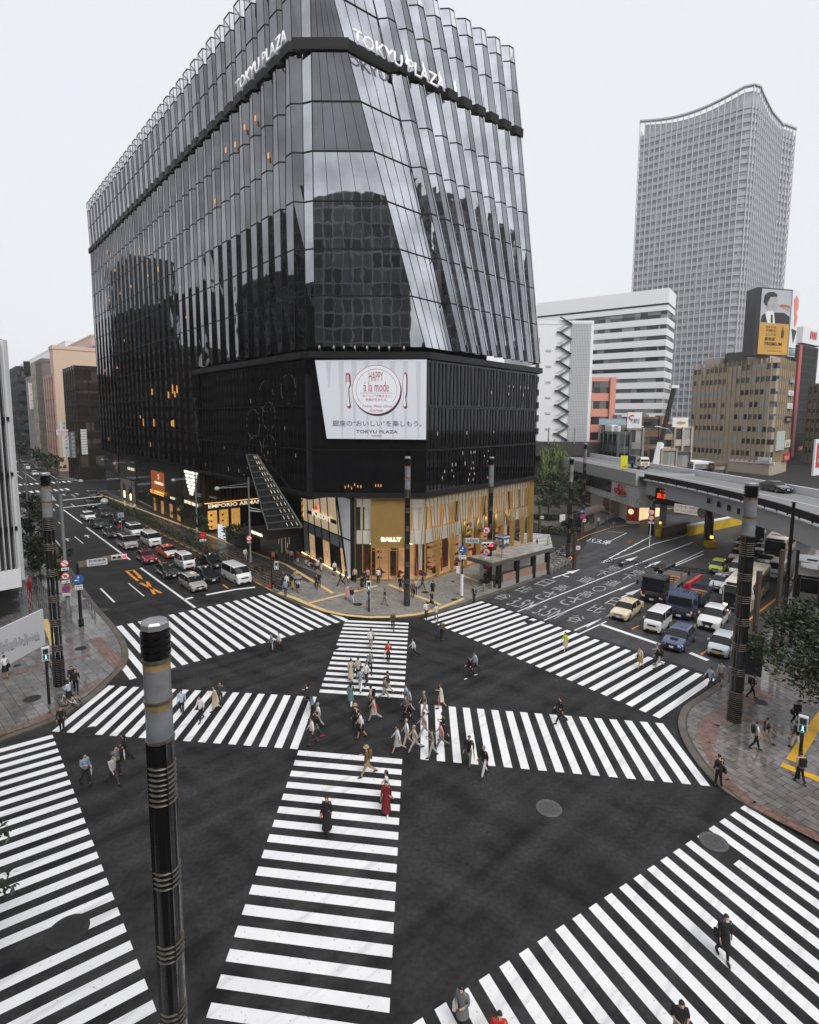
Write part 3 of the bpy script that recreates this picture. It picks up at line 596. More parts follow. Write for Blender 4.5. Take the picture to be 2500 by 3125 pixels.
# --- billboard
bbp = [(-10.35, 24.95), (-9.15, 16.45), (1.8, 16.4), (1.8, 25.1)]
bb = thing('billboard', 'large white dining billboard with red plate, fork and knife on black podium', 'billboard', (-4, 61.0, 16.4))
YB = -.22
V = lambda x, z, y=0.: (x+4, YB-y, z-16.4)
pn = MB().add([V(x, z) for x, z in bbp]+[V(x, z, -.18) for x, z in bbp], [[0, 1, 2, 3], [4, 5, 1, 0], [5, 6, 2, 1], [6, 7, 3, 2], [7, 4, 0, 3]])
pn.build('panel', mat('billboard_white', (.62, .65, .70), .5, em=.08), bb)
st_ = MB()
for i in range(17):
    x0 = -9.9+i*.7; 
    if i % 2:
        q = [V(x0, 24.9, .004), V(x0+.25, 16.5, .004), V(x0+.5, 16.5, .004), V(x0+.65, 24.9, .004)]
        if x0+.25 > -9.0 or 1: 
            lo = 16.5 if x0 > -9.1 else 22
            st_.quad(V(max(x0, -10.2), 24.9, .004), V(x0+.28, lo, .004), V(x0+.45, lo, .004), V(x0+.6, 24.9, .004))
st_.build('stripe_print', mat('billboard_grey', (.53, .555, .62), .5, em=.06), bb)
M_crim = mat('crimson_print', (.42, .02, .02), .5); M_ink = mat('ink_print', (.03, .035, .05), .5); M_plate = mat('plate_print', (.70, .72, .78), .5, em=.1)
bpx = lambda x, y: ((x-215)/(1533-215)*12.15-10.35, 24.95-(y-98)/(996-98)*8.5)   # zoomed print position -> wall metres
def disc(bm, c, r, n=48, y=0., r2=0.):
    if r2: bm.add([V(c[0]+q*cos(2*pi*k/n), c[1]+q*sin(2*pi*k/n), y) for q in (r, r2) for k in range(n)], [[k, (k+1) % n, n+(k+1) % n, n+k][::-1] for k in range(n)])
    else: bm.add([V(c[0]+r*cos(2*pi*k/n), c[1]+r*sin(2*pi*k/n), y) for k in range(n)], [list(range(n))])
c = bpx(940, 430); r = 2.66
sh = MB(); disc(sh, (c[0]+.1, c[1]-.2), r, y=.006); sh.build('shadow_print', M_ink, bb)
pl = MB(); disc(pl, c, r, y=.010); pl.build('plate_print', M_plate, bb)
rr = MB(); disc(rr, c, r, y=.013, r2=r-.05)
for k in range(60):
    a0 = 2*pi*k/60
    if not (R(220) < a0 < R(320)):
        a1 = a0+2*pi/60; q0, q1 = 2.25, 2.21
        rr.quad(V(c[0]+q1*cos(a0), c[1]+q1*sin(a0), .013), V(c[0]+q0*cos(a0), c[1]+q0*sin(a0), .013), V(c[0]+q0*cos(a1), c[1]+q0*sin(a1), .013), V(c[0]+q1*cos(a1), c[1]+q1*sin(a1), .013))
l0, l1 = bpx(742, 468), bpx(1140, 468); rr.quad(V(l0[0], l0[1]-.02, .013), V(l1[0], l1[1]-.02, .013), V(l1[0], l1[1]+.02, .013), V(l0[0], l0[1]+.02, .013))
def outline(pts, y, k): return [V(c0[0]+(p[0]-c0[0])*k, c0[1]+(p[1]-c0[1])*(1-(1-k)*.35), y) for p in pts for c0 in [(sum(q[0] for q in pts)/len(pts), sum(q[1] for q in pts)/len(pts))]]
knife = [bpx(x, y) for x, y in ((1280, 226), (1262, 250), (1252, 320), (1250, 445), (1262, 455), (1266, 520), (1254, 600), (1262, 630), (1278, 635), (1294, 625), (1292, 580), (1282, 520), (1296, 460), (1298, 300), (1292, 235))]
fork = [bpx(x, y) for x, y in ((577, 243), (575, 370), (598, 405), (598, 500), (586, 600), (592, 632), (612, 637), (626, 620), (620, 560), (608, 480), (608, 405), (628, 372), (622, 243))]
for pts in (knife, fork):
    rr.add(outline(pts, .013, 1.0), [list(range(len(pts)))]); sh2 = MB().add([V(p[0]+.1, p[1]-.1, .006) for p in pts], [list(range(len(pts)))]); sh2.build('shadow_print', M_ink, bb)
    MB().add(outline(pts, .016, .76), [list(range(len(pts)))]).build('cutlery_print', M_plate, bb)
for x in (585, 596, 607, 617):
    a, c2 = bpx(x, 245), bpx(x, 345); rr.quad(V(a[0]-.02, c2[1], .019), V(a[0]+.02, c2[1], .019), V(a[0]+.02, a[1], .019), V(a[0]-.02, a[1], .019))
rr.build('line_print', M_crim, bb)
def bt(s, x, y, h, wd, m, bold=0, **k): 
    p = bpx(x, y); T(s, V(p[0], p[1]), (1, 0, 0), h, m, 'print_lettering', bb, depth=.02, wid=wd, bold=bold, **k)
bt('HAPPY', 935, 332, 1.02, 1.55, M_crim); bt('á la mode', 938, 452, 1.1, 2.75, M_crim); bt('“おいしい”が集まると、', 942, 516, .3, 3.3, M_crim); bt('笑顔が生まれる。', 942, 560, .3, 2.4, M_crim)
bt('Tokyu Plaza Ginza', 950, 640, .36, 3.3, M_crim, shear=.4); bt('Gourmet', 940, 682, .34, 1.5, M_crim, shear=.4)
bt('銀座の“おいしい”を楽しもう。', 948, 852, .66, 9.8, M_ink); bt('TOKYU PLAZA', 945, 930, .34, 4.6, M_ink, .01); bt('GINZA', 945, 970, .17, 1.1, M_ink)
for i, x in enumerate((672, 702, 723, 746, 771, 796, 817, 848)):
    p = onp(x, 748, (-11.1, 60.4), (1.8, 60.5)); sp = thing('spot_lamp', ('small spot lamp above the white billboard, number-%d from its left end' % i).replace('number-0', 'first').replace('number-1', 'second').replace('number-2', 'third').replace('number-3', 'fourth').replace('number-4', 'fifth').replace('number-5', 'sixth').replace('number-6', 'seventh').replace('number-7', 'last')[:90], 'lamp', (p[0], p[1], 25.9), group='spot lamps over the billboard')
    MB().tube([(0, .1, .0), (0, -.3, .5), (0, -.7, .5)], .03, 6).build('arm', M_steel, sp); MB().tube([(0, -.6, .5), (0, -.75, .2)], [.06, .13], 10).build('lamp_head', M_steel, sp)
# --- gold corner shop
M_cream = mat('cream_blind', (.66, .64, .58), .6, em=.14, noise=.05); M_wood = mat('shop_wood', (.10, .035, .018), .5, noise=.3); M_shopi = mat('lit_shop_interior', (.55, .30, .14), .6, em=.30, noise=.7, nscale=.45)  # blinds and back wall glow themselves, in place of lamplight
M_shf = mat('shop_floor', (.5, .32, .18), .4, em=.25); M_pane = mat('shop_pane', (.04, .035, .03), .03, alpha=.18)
gs = thing('gold_corner_shop', 'two-storey leather goods shop with gold V-shaped frames on the plaza corner', 'shop', (0, 0, 0))
A_, C_, R_ = (-6.2, 61.6), (1.8, 61.7), (18.1, 80.2)
def wall_pt(a, c, t, e, z): u = unit(a, c); p = lerp(a, c, t); return (p[0]+u[1]*e, p[1]-u[0]*e, z)
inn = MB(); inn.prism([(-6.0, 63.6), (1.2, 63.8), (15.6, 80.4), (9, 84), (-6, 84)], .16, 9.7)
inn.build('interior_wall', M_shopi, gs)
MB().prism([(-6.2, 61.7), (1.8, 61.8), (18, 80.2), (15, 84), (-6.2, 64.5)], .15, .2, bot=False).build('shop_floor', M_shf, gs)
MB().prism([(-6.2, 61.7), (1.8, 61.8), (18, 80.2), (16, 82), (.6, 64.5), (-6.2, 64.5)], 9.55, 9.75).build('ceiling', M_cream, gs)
bl = MB(); up = MB(); shelf = MB(); bag = MB(); bag2 = MB()
for a, c, ts in ((A_, C_, [(0, .23), (.80, 1)]), (C_, R_, [(.0, 1)])):
    for t_0, t_1 in ts:
        bl.quad(wall_pt(a, c, t_0, -.5, 4.3), wall_pt(a, c, t_1, -.5, 4.3), wall_pt(a, c, t_1, -.5, 5.9), wall_pt(a, c, t_0, -.5, 5.9))
        bl.quad(wall_pt(a, c, t_0, -.52, 8.6), wall_pt(a, c, t_1, -.52, 8.6), wall_pt(a, c, t_1, -.52, 9.6), wall_pt(a, c, t_0, -.52, 9.6))
for i in range(12):
    if i % 3 == 0: t = (i+.3)/12; up.quad(wall_pt(C_, R_, t, -.9, 5.9), wall_pt(C_, R_, t+.035, -.9, 5.9), wall_pt(C_, R_, t+.035, -.9, 8.6), wall_pt(C_, R_, t, -.9, 8.6))
    t = i/12; bl.quad(wall_pt(C_, R_, t+.03, -1.2, 5.9), wall_pt(C_, R_, t+.083, -1.2, 5.9), wall_pt(C_, R_, t+.083, -1.2, 8.6), wall_pt(C_, R_, t+.03, -1.2, 8.6))
for a, c in ((0, .1), (.13, .23), (.82, .9), (.93, 1)): bl.quad(wall_pt(A_, C_, a, -.9, 5.9), wall_pt(A_, C_, c, -.9, 5.9), wall_pt(A_, C_, c, -.9, 8.6), wall_pt(A_, C_, a, -.9, 8.6))
bl.each('blind', M_cream, gs); up.each('curtain', M_wood, gs)
for i in range(11):
    for z in (.9, 1.5, 2.1, 2.7, 3.3, 3.9):
        if i in (2, 5, 8) or random.random() < .25: continue
        t = .06+i*.086+random.uniform(-.01, .01); shelf.beam(wall_pt(C_, R_, t, -1.5, z), wall_pt(C_, R_, t+.06, -1.5, z), .35, .05)
        for q in range(3):
            if random.random() < .7: (bag if random.random() < .6 else bag2).box(wall_pt(C_, R_, t+.01+q*.018, -1.35, z+.14), (.25, .2, random.uniform(.12, .28)), DB)
for i in range(6):
    for z in (1.0, 1.7, 2.4, 3.1):
        if i in (2, 4) or random.random() < .3: continue
        t = .2+i*.1; shelf.beam(wall_pt(A_, C_, t, -1.5, z), wall_pt(A_, C_, t+.08, -1.5, z), .35, .05); (bag if i % 2 else bag2).box(wall_pt(A_, C_, t+.04, -1.35, z+.15), (.3, .2, .2))
for a, c, t in ((C_, R_, .12), (C_, R_, .3), (C_, R_, .52), (C_, R_, .75), (A_, C_, .35), (A_, C_, .62)):
    shelf.box(wall_pt(a, c, t, -1.0, .75), (1.3, .7, .08), DB); shelf.box(wall_pt(a, c, t, -1.0, .4), (.1, .5, .6), DB)
    bag2.box(wall_pt(a, c, t, -.9, .95), (.3, .2, .3), DB); bag.box(wall_pt(a, c, t+.02, -1, .92), (.3, .2, .25), DB)
for t in (.90, .93, .97): bag2.box(wall_pt(A_, C_, t, -.5, 1.0), (.45, .25, .4))
shelf.each('display_shelf', M_wood, gs); bag.each('display_bag', paint((.03, .02, .02)), gs); bag2.each('display_bag', paint((.45, .03, .03)), gs)
mq = MB()
for t in (.17, .44, .66): 
    p = wall_pt(C_, R_, t, -.8, .2); mq.lathe([(.09, .2), (.13, .9), (.17, 1.1), (.12, 1.35), (.2, 1.6), (.05, 1.7), (.1, 1.8), (.1, 1.95), (.02, 2.02)], 10, (p[0], p[1]))
mq.build('mannequin', paint((.5, .04, .04)), gs, smooth=50)
cbn = MB()
for i, tq in enumerate((.05, .22, .37, .5, .66, .82)): cbn.quad(wall_pt(C_, R_, tq, -1.7, .2), wall_pt(C_, R_, tq+.05, -1.7, .2), wall_pt(C_, R_, tq+.05, -1.7, 4.3), wall_pt(C_, R_, tq, -1.7, 4.3))
for tq in (.16, .5, .86): cbn.quad(wall_pt(A_, C_, tq, -1.7, .2), wall_pt(A_, C_, tq+.12, -1.7, .2), wall_pt(A_, C_, tq+.12, -1.7, 4.3), wall_pt(A_, C_, tq, -1.7, 4.3))
cbn.each('wood_cabinet', M_wood, gs)
cbn = MB()
for tq in (.02, .34, .78): p_ = wall_pt(C_, R_, tq, -1.1, .2); cbn.lathe([(.22, .2), (.22, 9.4)], 14, p_[:2])
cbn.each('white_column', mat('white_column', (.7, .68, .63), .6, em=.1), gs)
wpn = MB().quad((-5.5, 62.6, .2), (-4.6, 62.6, .2), (-4.6, 62.6, 4.3), (-5.5, 62.6, 4.3)); wpn.build('wood_panel', M_wood, gs)
lamp = MB()
for i in range(18):
    p = wall_pt(C_, R_, .03+i*.054, -1.1, 4.2); lamp.box(p, (.35, .2, .06), DB)
for i in range(5): lamp.box(wall_pt(A_, C_, .2+i*.15, -1.1, 4.2), (.4, .2, .06))
lamp.each('ceiling_lamp', mat('shop_lamp', (1, .8, .5), .5, em=9), gs)
pn = MB(); pn.quad(wall_pt(A_, C_, 0, 0, .2), wall_pt(A_, C_, 1, 0, .2), wall_pt(A_, C_, 1, 0, 9.6), wall_pt(A_, C_, 0, 0, 9.6)).quad(wall_pt(C_, R_, 0, 0, .2), wall_pt(C_, R_, 1, 0, .2), wall_pt(C_, R_, 1, 0, 9.6), wall_pt(C_, R_, 0, 0, 9.6))
pn.build('shop_pane', M_pane, gs)
MB().quad(wall_pt(A_, C_, .235, .06, 4.05), wall_pt(A_, C_, .73, .06, 4.05), wall_pt(A_, C_, .73, .06, 9.65), wall_pt(A_, C_, .235, .06, 9.65)).build('gold_front_panel', M_goldf, gs)
gf = MB()
for t in (0, .112, .235, .355, .48, .6, .73, .78, 1.0):
    z1 = 9.7 if t in (0, .112, .235, .73, .78, 1.0) else 4.1
    gf.beam(wall_pt(A_, C_, t, .1, .15), wall_pt(A_, C_, t, .1, z1), .12, .14)
gf.beam(wall_pt(A_, C_, 0, .1, 9.7), wall_pt(A_, C_, 1, .1, 9.7), .16); gf.beam(wall_pt(A_, C_, .235, .1, 4.05), wall_pt(A_, C_, .73, .1, 4.05), .16); gf.beam(wall_pt(A_, C_, .235, .1, 3.7), wall_pt(A_, C_, .73, .1, 3.7), .08)
gf.beam(wall_pt(A_, C_, 0, .1, .22), wall_pt(A_, C_, 1, .1, .22), .16); gf.beam(wall_pt(A_, C_, .8, .12, 9.7), wall_pt(A_, C_, .9, .12, .2), .07); gf.beam(wall_pt(A_, C_, 1, .12, 9.7), wall_pt(A_, C_, .9, .12, .2), .07)
gf.beam(wall_pt(C_, R_, 0, .1, 9.7), wall_pt(C_, R_, 1, .1, 9.7), .18); gf.beam(wall_pt(C_, R_, 0, .1, .22), wall_pt(C_, R_, 1, .1, .22), .22)
NV = 9
for i in range(NV):
    tb = .085+i*.113; 
    for dt in (-.062, -.03, .0, .03, .055)[:]:
        gf.beam(wall_pt(C_, R_, tb+dt*.12, .18+abs(dt)*2, .2), wall_pt(C_, R_, min(1, max(0, tb+dt)), .12, 9.65), .12, .2)
    gf.beam(wall_pt(C_, R_, tb, .3, .2), wall_pt(C_, R_, tb+.004, .3, 5), .12)
for t in (0, 1): gf.beam(wall_pt(C_, R_, t, .1, .2), wall_pt(C_, R_, t, .1, 9.7), .18)
for dt in (-.05, -.035, -.02): gf.beam(wall_pt(C_, R_, 1+dt, .12, .2), wall_pt(C_, R_, 1+dt*1.2, .12, 9.65), .12, .2)
gf.build('gold_frame', M_gold, gs)
T('BALLY', wall_pt(A_, C_, .52, .1, 4.75), (1, 0, 0), .46, M_glow, 'sign_lettering', gs, depth=.06, wid=2.3, bold=.03)
p1, p2 = onp(965, 1135, C_, R_), onp(1071, 1092, C_, R_); L_ = hypot(p2[0]-p1[0], p2[1]-p1[1])
for i, ch in enumerate('BALLY'):
    t = (i+.5)/5; q = lerp(p1, p2, t); u = unit(C_, R_)
    T(ch, (q[0]+u[1]*.55, q[1]-u[0]*.55, 4.3), (u[0], u[1], 0), 1.9, M_gold, 'sign_lettering', gs, depth=.25, wid=L_/5*.78, bold=.04)
# --- curved white-glass menswear shop
M_milk = mat('milky_lit_glass', (.80, .62, .40), .15, em=.28, coat=.5); M_milkw = mat('white_lit_glass', (.70, .72, .76), .15, em=.10, coat=.5); M_bluegl = mat('bluish_glass', (.25, .28, .32), .06, alpha=.85, em=.05)
ks = thing('menswear_shop', 'menswear shop with raking cream glass panels beside the gold corner shop', 'shop', (0, 0, 0))
K0_, K1_ = (-6.4, 61.6), (-14.6, 74.4)
Lk = hypot(K1_[0]-K0_[0], K1_[1]-K0_[1])
def KP(t, z, e=0.): u = unit(K0_, K1_); p = lerp(K0_, K1_, t); return (p[0]-u[1]*e, p[1]+u[0]*e, z)
upT = [0.0, .28, .30, .47, .62, .76, .9, 1.0]; loT = [0.02, .10, .20, .40, .56, .72, .87, 1.0]
def ktz(i, z): s = (z-.2)/9.4; return upT[i]*s+loT[i]*(1-s)*.97
kp = MB(); kf = MB()
mids = 4.7
kp.quad(KP(0, .2), KP(ktz(1, .2), .2), KP(ktz(1, 9.6), 9.6), KP(0, 9.6), 1)
for i in range(1, 7):
    kp.quad(KP(ktz(i, mids), mids), KP(ktz(i+1, mids), mids), KP(ktz(i+1, 9.6), 9.6), KP(ktz(i, 9.6), 9.6), 0)
    kp.quad(KP(ktz(i, 3.3), 3.3), KP(ktz(i+1, 3.3), 3.3), KP(ktz(i+1, mids), mids), KP(ktz(i, mids), mids), 2)
    kp.quad(KP(ktz(i, .3), .3), KP(ktz(i+1, .3), .3), KP(ktz(i+1, 3.3), 3.3), KP(ktz(i, 3.3), 3.3), 3 if i in (2, 4) else (4 if i in (1, 3, 5) else 2))
    for z0, z1 in ((.2, mids), (mids, 9.6)): kf.beam(KP(ktz(i, z0), z0, .05), KP(ktz(i, z1), z1, .05), .12 if i > 1 else .2)
kf.beam(KP(0, mids, .05), KP(1, mids, .05), .12); kf.beam(KP(0, 9.65, .05), KP(1, 9.65, .05), .25); kf.beam(KP(0, .2, .05), KP(0, 9.6, .05), .5); kf.beam(KP(1, .2, .05), KP(1, 9.6, .05), .1)
kp.build('glass_panel', [M_milk, M_milkw, M_bluegl, paint((.012, .012, .014)), mat('lit_display', (.75, .48, .25), .5, em=.3, noise=.5, nscale=2)], ks)
kf.build('dark_frame', M_bar, ks)
MB().beam(KP(.05, .28, .25), KP(1, .28, .25), .12, .06).build('floor_light', mat('base_light', (1, .75, .4), .5, em=1.6), ks)
MB().prism([KP(.01, 0, -.15)[:2], KP(1, 0, -.15)[:2], (-8, 78), (-2, 66)], 0.1, 9.62).build('shop_core', paint((.03, .03, .03)), ks)
T('Kiton', KP(.56, 6.0, .22), (K0_[0]-K1_[0], K0_[1]-K1_[1], 0), .9, mat('lit_sign', (1, .86, .62), .5, em=.45), 'sign_lettering', ks, depth=.08, wid=5.6, bold=.02)
MB().beam(KP(.28, 6.2, .12), KP(.88, 6.2, .12), .06, .45).build('sign_frame', M_bar, ks)
MB().lathe([(.001, 6.85), (.2, 7.05), (.24, 7.25), (.001, 7.6)], 10, KP(.66, 7, .25)[:2]).build('red_drop', mat('red_lamp', (.8, .03, .02), .4, em=.6), ks)
# warm louvre wall at the left end of that shop
lv = MB(); c0 = (-14.6, 74.4)
for i in range(8):
    p = (c0[0]-.1-i*.05, c0[1]+.35+i*.55); lv.beam((p[0], p[1], .2), (p[0]-.3, p[1], 9.5), .1, .25)
lv.build('fin_wall', M_dark, ks)
gl_ = MB()
for i in range(7):
    for j in range(5): gl_.box((c0[0]-.2-i*.05, c0[1]+.62+i*.55, 5.2+j*.85), (.05, .22, .5))
gl_.each('fin_light', mat('gold_light', (1, .6, .2), .5, em=1.2), ks)
p = onp(625, 1075, (-14.6, 74.4), (-15, 79)); T('Cantini', (-15.1, 76.6, 6.2), (0.1, -1, 0), .9, mat('lit_sign', (1, .9, .75)), 'sign_lettering', ks, depth=.06, wid=3.0, bold=.02)
# --- entrance hall with lit sloping escalator roof
en = thing('escalator_entrance', 'sloping glass escalator roof and dark canopy at the store side entrance', 'entrance', (0, 0, 0))
MB().quad(FA(10, -14, .2), FA(33.3, -14, .2), FA(33.3, -14, 10.2), FA(10, -14, 10.2)).quad(FA(10, -4, 10.1), FA(10, -14, 10.1), FA(33.3, -14, 10.1), FA(33.3, -4, 10.1)).build('back_wall', paint((.012, .012, .013)), en)
ea, ec = (FA(13.2, -2.6), 3.9), (FA(25.0, -9.5), 13.0)
qc = [onp(566, 1120, FA(0, 1.6), FA(9, 1.6)), onp(638, 1113, FA(0, 1.6), FA(9, 1.6)), onp(518, 962, FA(0, .5), FA(9, .5)), onp(541, 962, FA(0, .5), FA(9, .5))]
def Q(s, t, dz=0): a, b_ = lerp(qc[0], qc[2], s), lerp(qc[1], qc[3], s); p = lerp(a, b_, t); return (p[0], p[1], p[2]+dz)
eg = MB(); er = MB(); el = MB()
eg.quad(Q(0, 0), Q(1, 0), Q(1, 1), Q(0, 1))
for i in range(13): er.beam(Q(i/12, 0, .05), Q(i/12, 1, .05), .1, .16)
er.beam(Q(0, 0, .03), Q(1, 0, .03), .12); er.beam(Q(0, 1, .03), Q(1, 1, .03), .12)
for i in range(12):
    for j in (.62, .76, .9): el.beam(Q((i+.2)/12, j, .12), Q((i+.7)/12, j, .12), .06)
eg.build('sloping_glass_roof', mat('roof_glass_grey', (.035, .04, .038), .25, spec=.5, noise=.3, nscale=.6), en); er.build('roof_rib', mat('rib_grey', (.13, .14, .135), .4), en); el.each('light_strip', mat('cool_light', (.6, .52, .4), .5, em=.22), en)
cpn = [FA(8.8, 1.2), FA(17.3, 1.2), FA(17.3, -3.4), FA(8.8, -3.4)]
MB().prism(cpn, 3.45, 3.7).build('canopy', M_dark, en)
T('TOKYU PLAZA', FA(11.3, 1.3, 3.75), (-UA[0], -UA[1], 0), .34, M_glow, 'sign_lettering', en, depth=.05, wid=3.0, bold=.02)
el = MB()
for d, e, z0, z1 in ((11, -2, 1, 3.3), (11.8, -3, .8, 3.3), (12.8, -2.5, 1.8, 3.3), (10.2, -2.4, .5, 2.4), (14.5, -5, 1, 2.8)): el.beam(FA(d, e, z0), FA(d, e, z1), .07)
el.each('hall_light', mat('cool_light', (1, .93, .8)), en)
MB().prism([FA(17.3, -.2), FA(24.5, -.2), FA(24.5, -2), FA(17.3, -2)], .15, 2.3).build('glass_wall', mat('entry_glass', (.06, .065, .07), .1), en)
pw = MB()
for i in range(3): pw.box(FA(25.3+i*1.0, -.1, 1.5), (.6, .12, 2.1), DA)
pw.each('light_poster', mat('light_poster', (.6, .65, .72), .5, em=.5, noise=.4, nscale=2), en)
# --- corner boutique with lit bird emblem, then the row of shops down the street
M_lit = mat('lit_sign', (1, .9, .75)); M_bird = mat('lit_emblem', (1, .93, .8), .5, em=1.2)
ar = thing('boutique', 'boutique with glowing striped bird emblem and gold pleated side wall', 'shop', (0, 0, 0))
MB().prism([FA(33.5, -.1), FA(43, -.1), FA(43, -12), FA(33.5, -12)], .15, 10.2).build('shop_core', paint((.025, .02, .018)), ar)
MB().quad(FA(34.2, .02, 4.9), FA(42.4, .02, 4.9), FA(42.4, .02, 10), FA(34.2, .02, 10)).build('upper_panel', mat('moss_panel', (.03, .026, .02), .2), ar)
ey = MB(); e0 = 38.0; zt = 9.55
for j, (zz, wL, gap) in enumerate(((9.35, 3.1, 1.05), (8.75, 2.65, .75), (8.15, 2.45, .0), (7.55, 2.1, 0), (6.95, 1.7, 0), (6.4, 1.25, 0), (5.85, .8, 0))):
    if gap:
        for sg in (-1, 1):
            ey.quad(FA(e0+sg*gap*.9-.0, .1, zz), FA(e0+sg*(wL-.2), .1, zz), FA(e0+sg*wL, .1, zz+.42), FA(e0+sg*gap*.6, .1, zz+.42)) if sg < 0 else ey.quad(FA(e0+sg*(wL-.2), .1, zz), FA(e0+sg*gap*.9, .1, zz), FA(e0+sg*gap*.6, .1, zz+.42), FA(e0+sg*wL, .1, zz+.42))
        ey.quad(FA(e0+.5, .1, zz), FA(e0-.5, .1, zz), FA(e0-.35, .1, zz+.42), FA(e0+.35, .1, zz+.42))
    else: ey.quad(FA(e0+wL*.9, .1, zz), FA(e0-wL*.9, .1, zz), FA(e0-wL, .1, zz+.42), FA(e0+wL, .1, zz+.42))
ey.build('bird_emblem', M_bird, ar)
T('EMPORIO ARMANI', FA(38.2, .12, 4.15), (-UA[0], -UA[1], 0), .55, M_lit, 'sign_lettering', ar, depth=.05, wid=6.3, bold=.02)
pl_ = MB()
for i in range(17): pl_.beam(FA(33.35, -.3-i*.62, 5.0), FA(33.35, -.3-i*.62, 10), .22, .16, mi=0)
pl_.build('pleated_wall', mat('gold_pleat', (.12, .075, .03), .35, .4), ar)
MB().beam(FA(33.1, -.2, 4.95), FA(33.1, -11, 4.95), .12, .06).build('uplight', mat('gold_light', (1, .6, .2)), ar)
T('EMPORIO ARMANI', FA(33.25, -5.6, 4.1), (IN[0], IN[1], 0), .62, M_lit, 'sign_lettering', ar, depth=.05, wid=9.5, bold=.02)
sw = MB()
for a in (-.7, -2.6, -4.6): sw.quad(FA(33.2, a, .6), FA(33.2, a-1.5, .6), FA(33.2, a-1.5, 3.7), FA(33.2, a, 3.7))
sw.each('shop_window', mat('amber_display', (.75, .40, .10), .5, em=.38, noise=.6, nscale=1.6), ar)
sg_ = MB()
for k, (a, z) in enumerate(((-1.2, 3.0), (-1.2, 2.0), (-1.2, 1.1), (-3.1, 2.9), (-3.1, 1.9), (-3.1, 1.0))): sg_.box(FA(33.1, a, z), (.3, .05, .3), DB)
sg_.each('display_item', paint((.05, .03, .02)), ar)
def front(nm, lab, d0, d1, m, z0=.15, z1=10.1, e=.0):
    t = thing(nm, lab, 'shop', (0, 0, 0)); MB().prism([FA(d0, e), FA(d1, e), FA(d1, -10), FA(d0, -10)], z0, z1).build('shop_wall', m, t); return t
f1 = front('boutique', 'dark boutique with orange-lit display under bronze sign along the side street', 43.1, 60.5, paint((.015, .013, .012)))
MB().quad(FA(52, .05, 4.4), FA(60, .05, 4.4), FA(60, .05, 8.4), FA(52, .05, 8.4)).build('sign_panel', mat('copper_panel', (.10, .025, .01), .3, em=.25, emc=(.6, .15, .03), noise=.4), f1)
T('STRASBURGO', FA(55, .12, 5.9), (-UA[0], -UA[1], 0), .55, M_lit, 'sign_lettering', f1, depth=.04, wid=5.2, bold=.02); T('S', FA(55.2, .12, 6.9), (-UA[0], -UA[1], 0), 1.0, M_lit, 'sign_lettering', f1, depth=.04)
MB().beam(FA(52, .3, 4.5), FA(60, .3, 4.5), .1).beam(FA(52, .3, 4.1), FA(60, .3, 4.1), .06).each('light_strip', mat('orange_strip', (1, .42, .08), .5, em=2), f1)
T('HACKETT', FA(47.5, .1, 4.0), (-UA[0], -UA[1], 0), .4, M_lit, 'sign_lettering', f1, depth=.04, wid=2.6, bold=.02)
ww = MB()
for d in (44, 48, 53, 57.5): ww.quad(FA(d, .04, .5), FA(d+1.6, .04, .5), FA(d+1.6, .04, 3), FA(d, .04, 3))
ww.each('shop_window', mat('dim_display', (.5, .25, .08), .5, em=.35, noise=.7, nscale=1.5), f1)
f2 = front('boutique', 'glazed shop above a pale stone front with two arched windows', 70, 84, paint((.02, .022, .023)))
MB().quad(FA(70.3, .06, 5.2), FA(83, .06, 5.2), FA(83, .06, 10), FA(70.3, .06, 10)).build('glass_front', mat('greenish_glass', (.06, .07, .07), .08), f2)
T('CLUB TRUTH', FA(74, .14, 7.2), (-UA[0], -UA[1], 0), .6, M_lit, 'sign_lettering', f2, depth=.04, wid=5.0)
st = MB(); 
for a, c in ((71.6, 73.4), (76.9, 78.7), (81.7, 83.4)): st.quad(FA(a, .1, .15), FA(c, .1, .15), FA(c, .1, 4.6), FA(a, .1, 4.6))
st.quad(FA(71.6, .1, 3.9), FA(83.4, .1, 3.9), FA(83.4, .1, 4.9), FA(71.6, .1, 4.9))
def archp(dc, hw, zs_): return [FA(dc+hw*cos(a), .12, zs_+hw*sin(a)) for a in [pi*k/12 for k in range(13)]]+[FA(dc-hw, .12, .2), FA(dc+hw, .12, .2)]
st.quad(FA(71.6, .09, .15), FA(83.4, .09, .15), FA(83.4, .09, 4.9), FA(71.6, .09, 4.9)); st.build('stone_front', mat('pale_stone', (.30, .27, .23), .7, noise=.15), f2)
for dc in (75.2, 80.2): MB().add(archp(dc, 1.3, 2.6), [list(range(15))]).each('arched_window', paint((.02, .018, .015)), f2); MB().quad(FA(dc-.5, .16, .6), FA(dc+.5, .16, .6), FA(dc+.5, .16, 2.2), FA(dc-.5, .16, 2.2)).build('window_display', M_glow, f2)
f3 = front('boutique', 'dark glass shop front between the copper display and stone arches', 60.6, 69.9, mat('deep_glass', (.02, .022, .024), .06))
f4 = front('boutique', 'shop with tall portrait poster at the far end of the glass building', 84.1, 97, mat('deep_glass', (.02, .022, .024)))
MB().quad(FA(84.6, .1, 5.8), FA(88.6, .1, 5.8), FA(88.6, .1, 10.1), FA(84.6, .1, 10.1)).build('poster', mat('sepia_poster', (.16, .08, .05), .5, noise=.7, nscale=.9), f4)
MB().box(FA(86.5, .15, 7.6), (1.5, .05, 2.0), DA).build('poster_figure', mat('poster_skin', (.4, .28, .22), .6, noise=.5, nscale=2), f4)
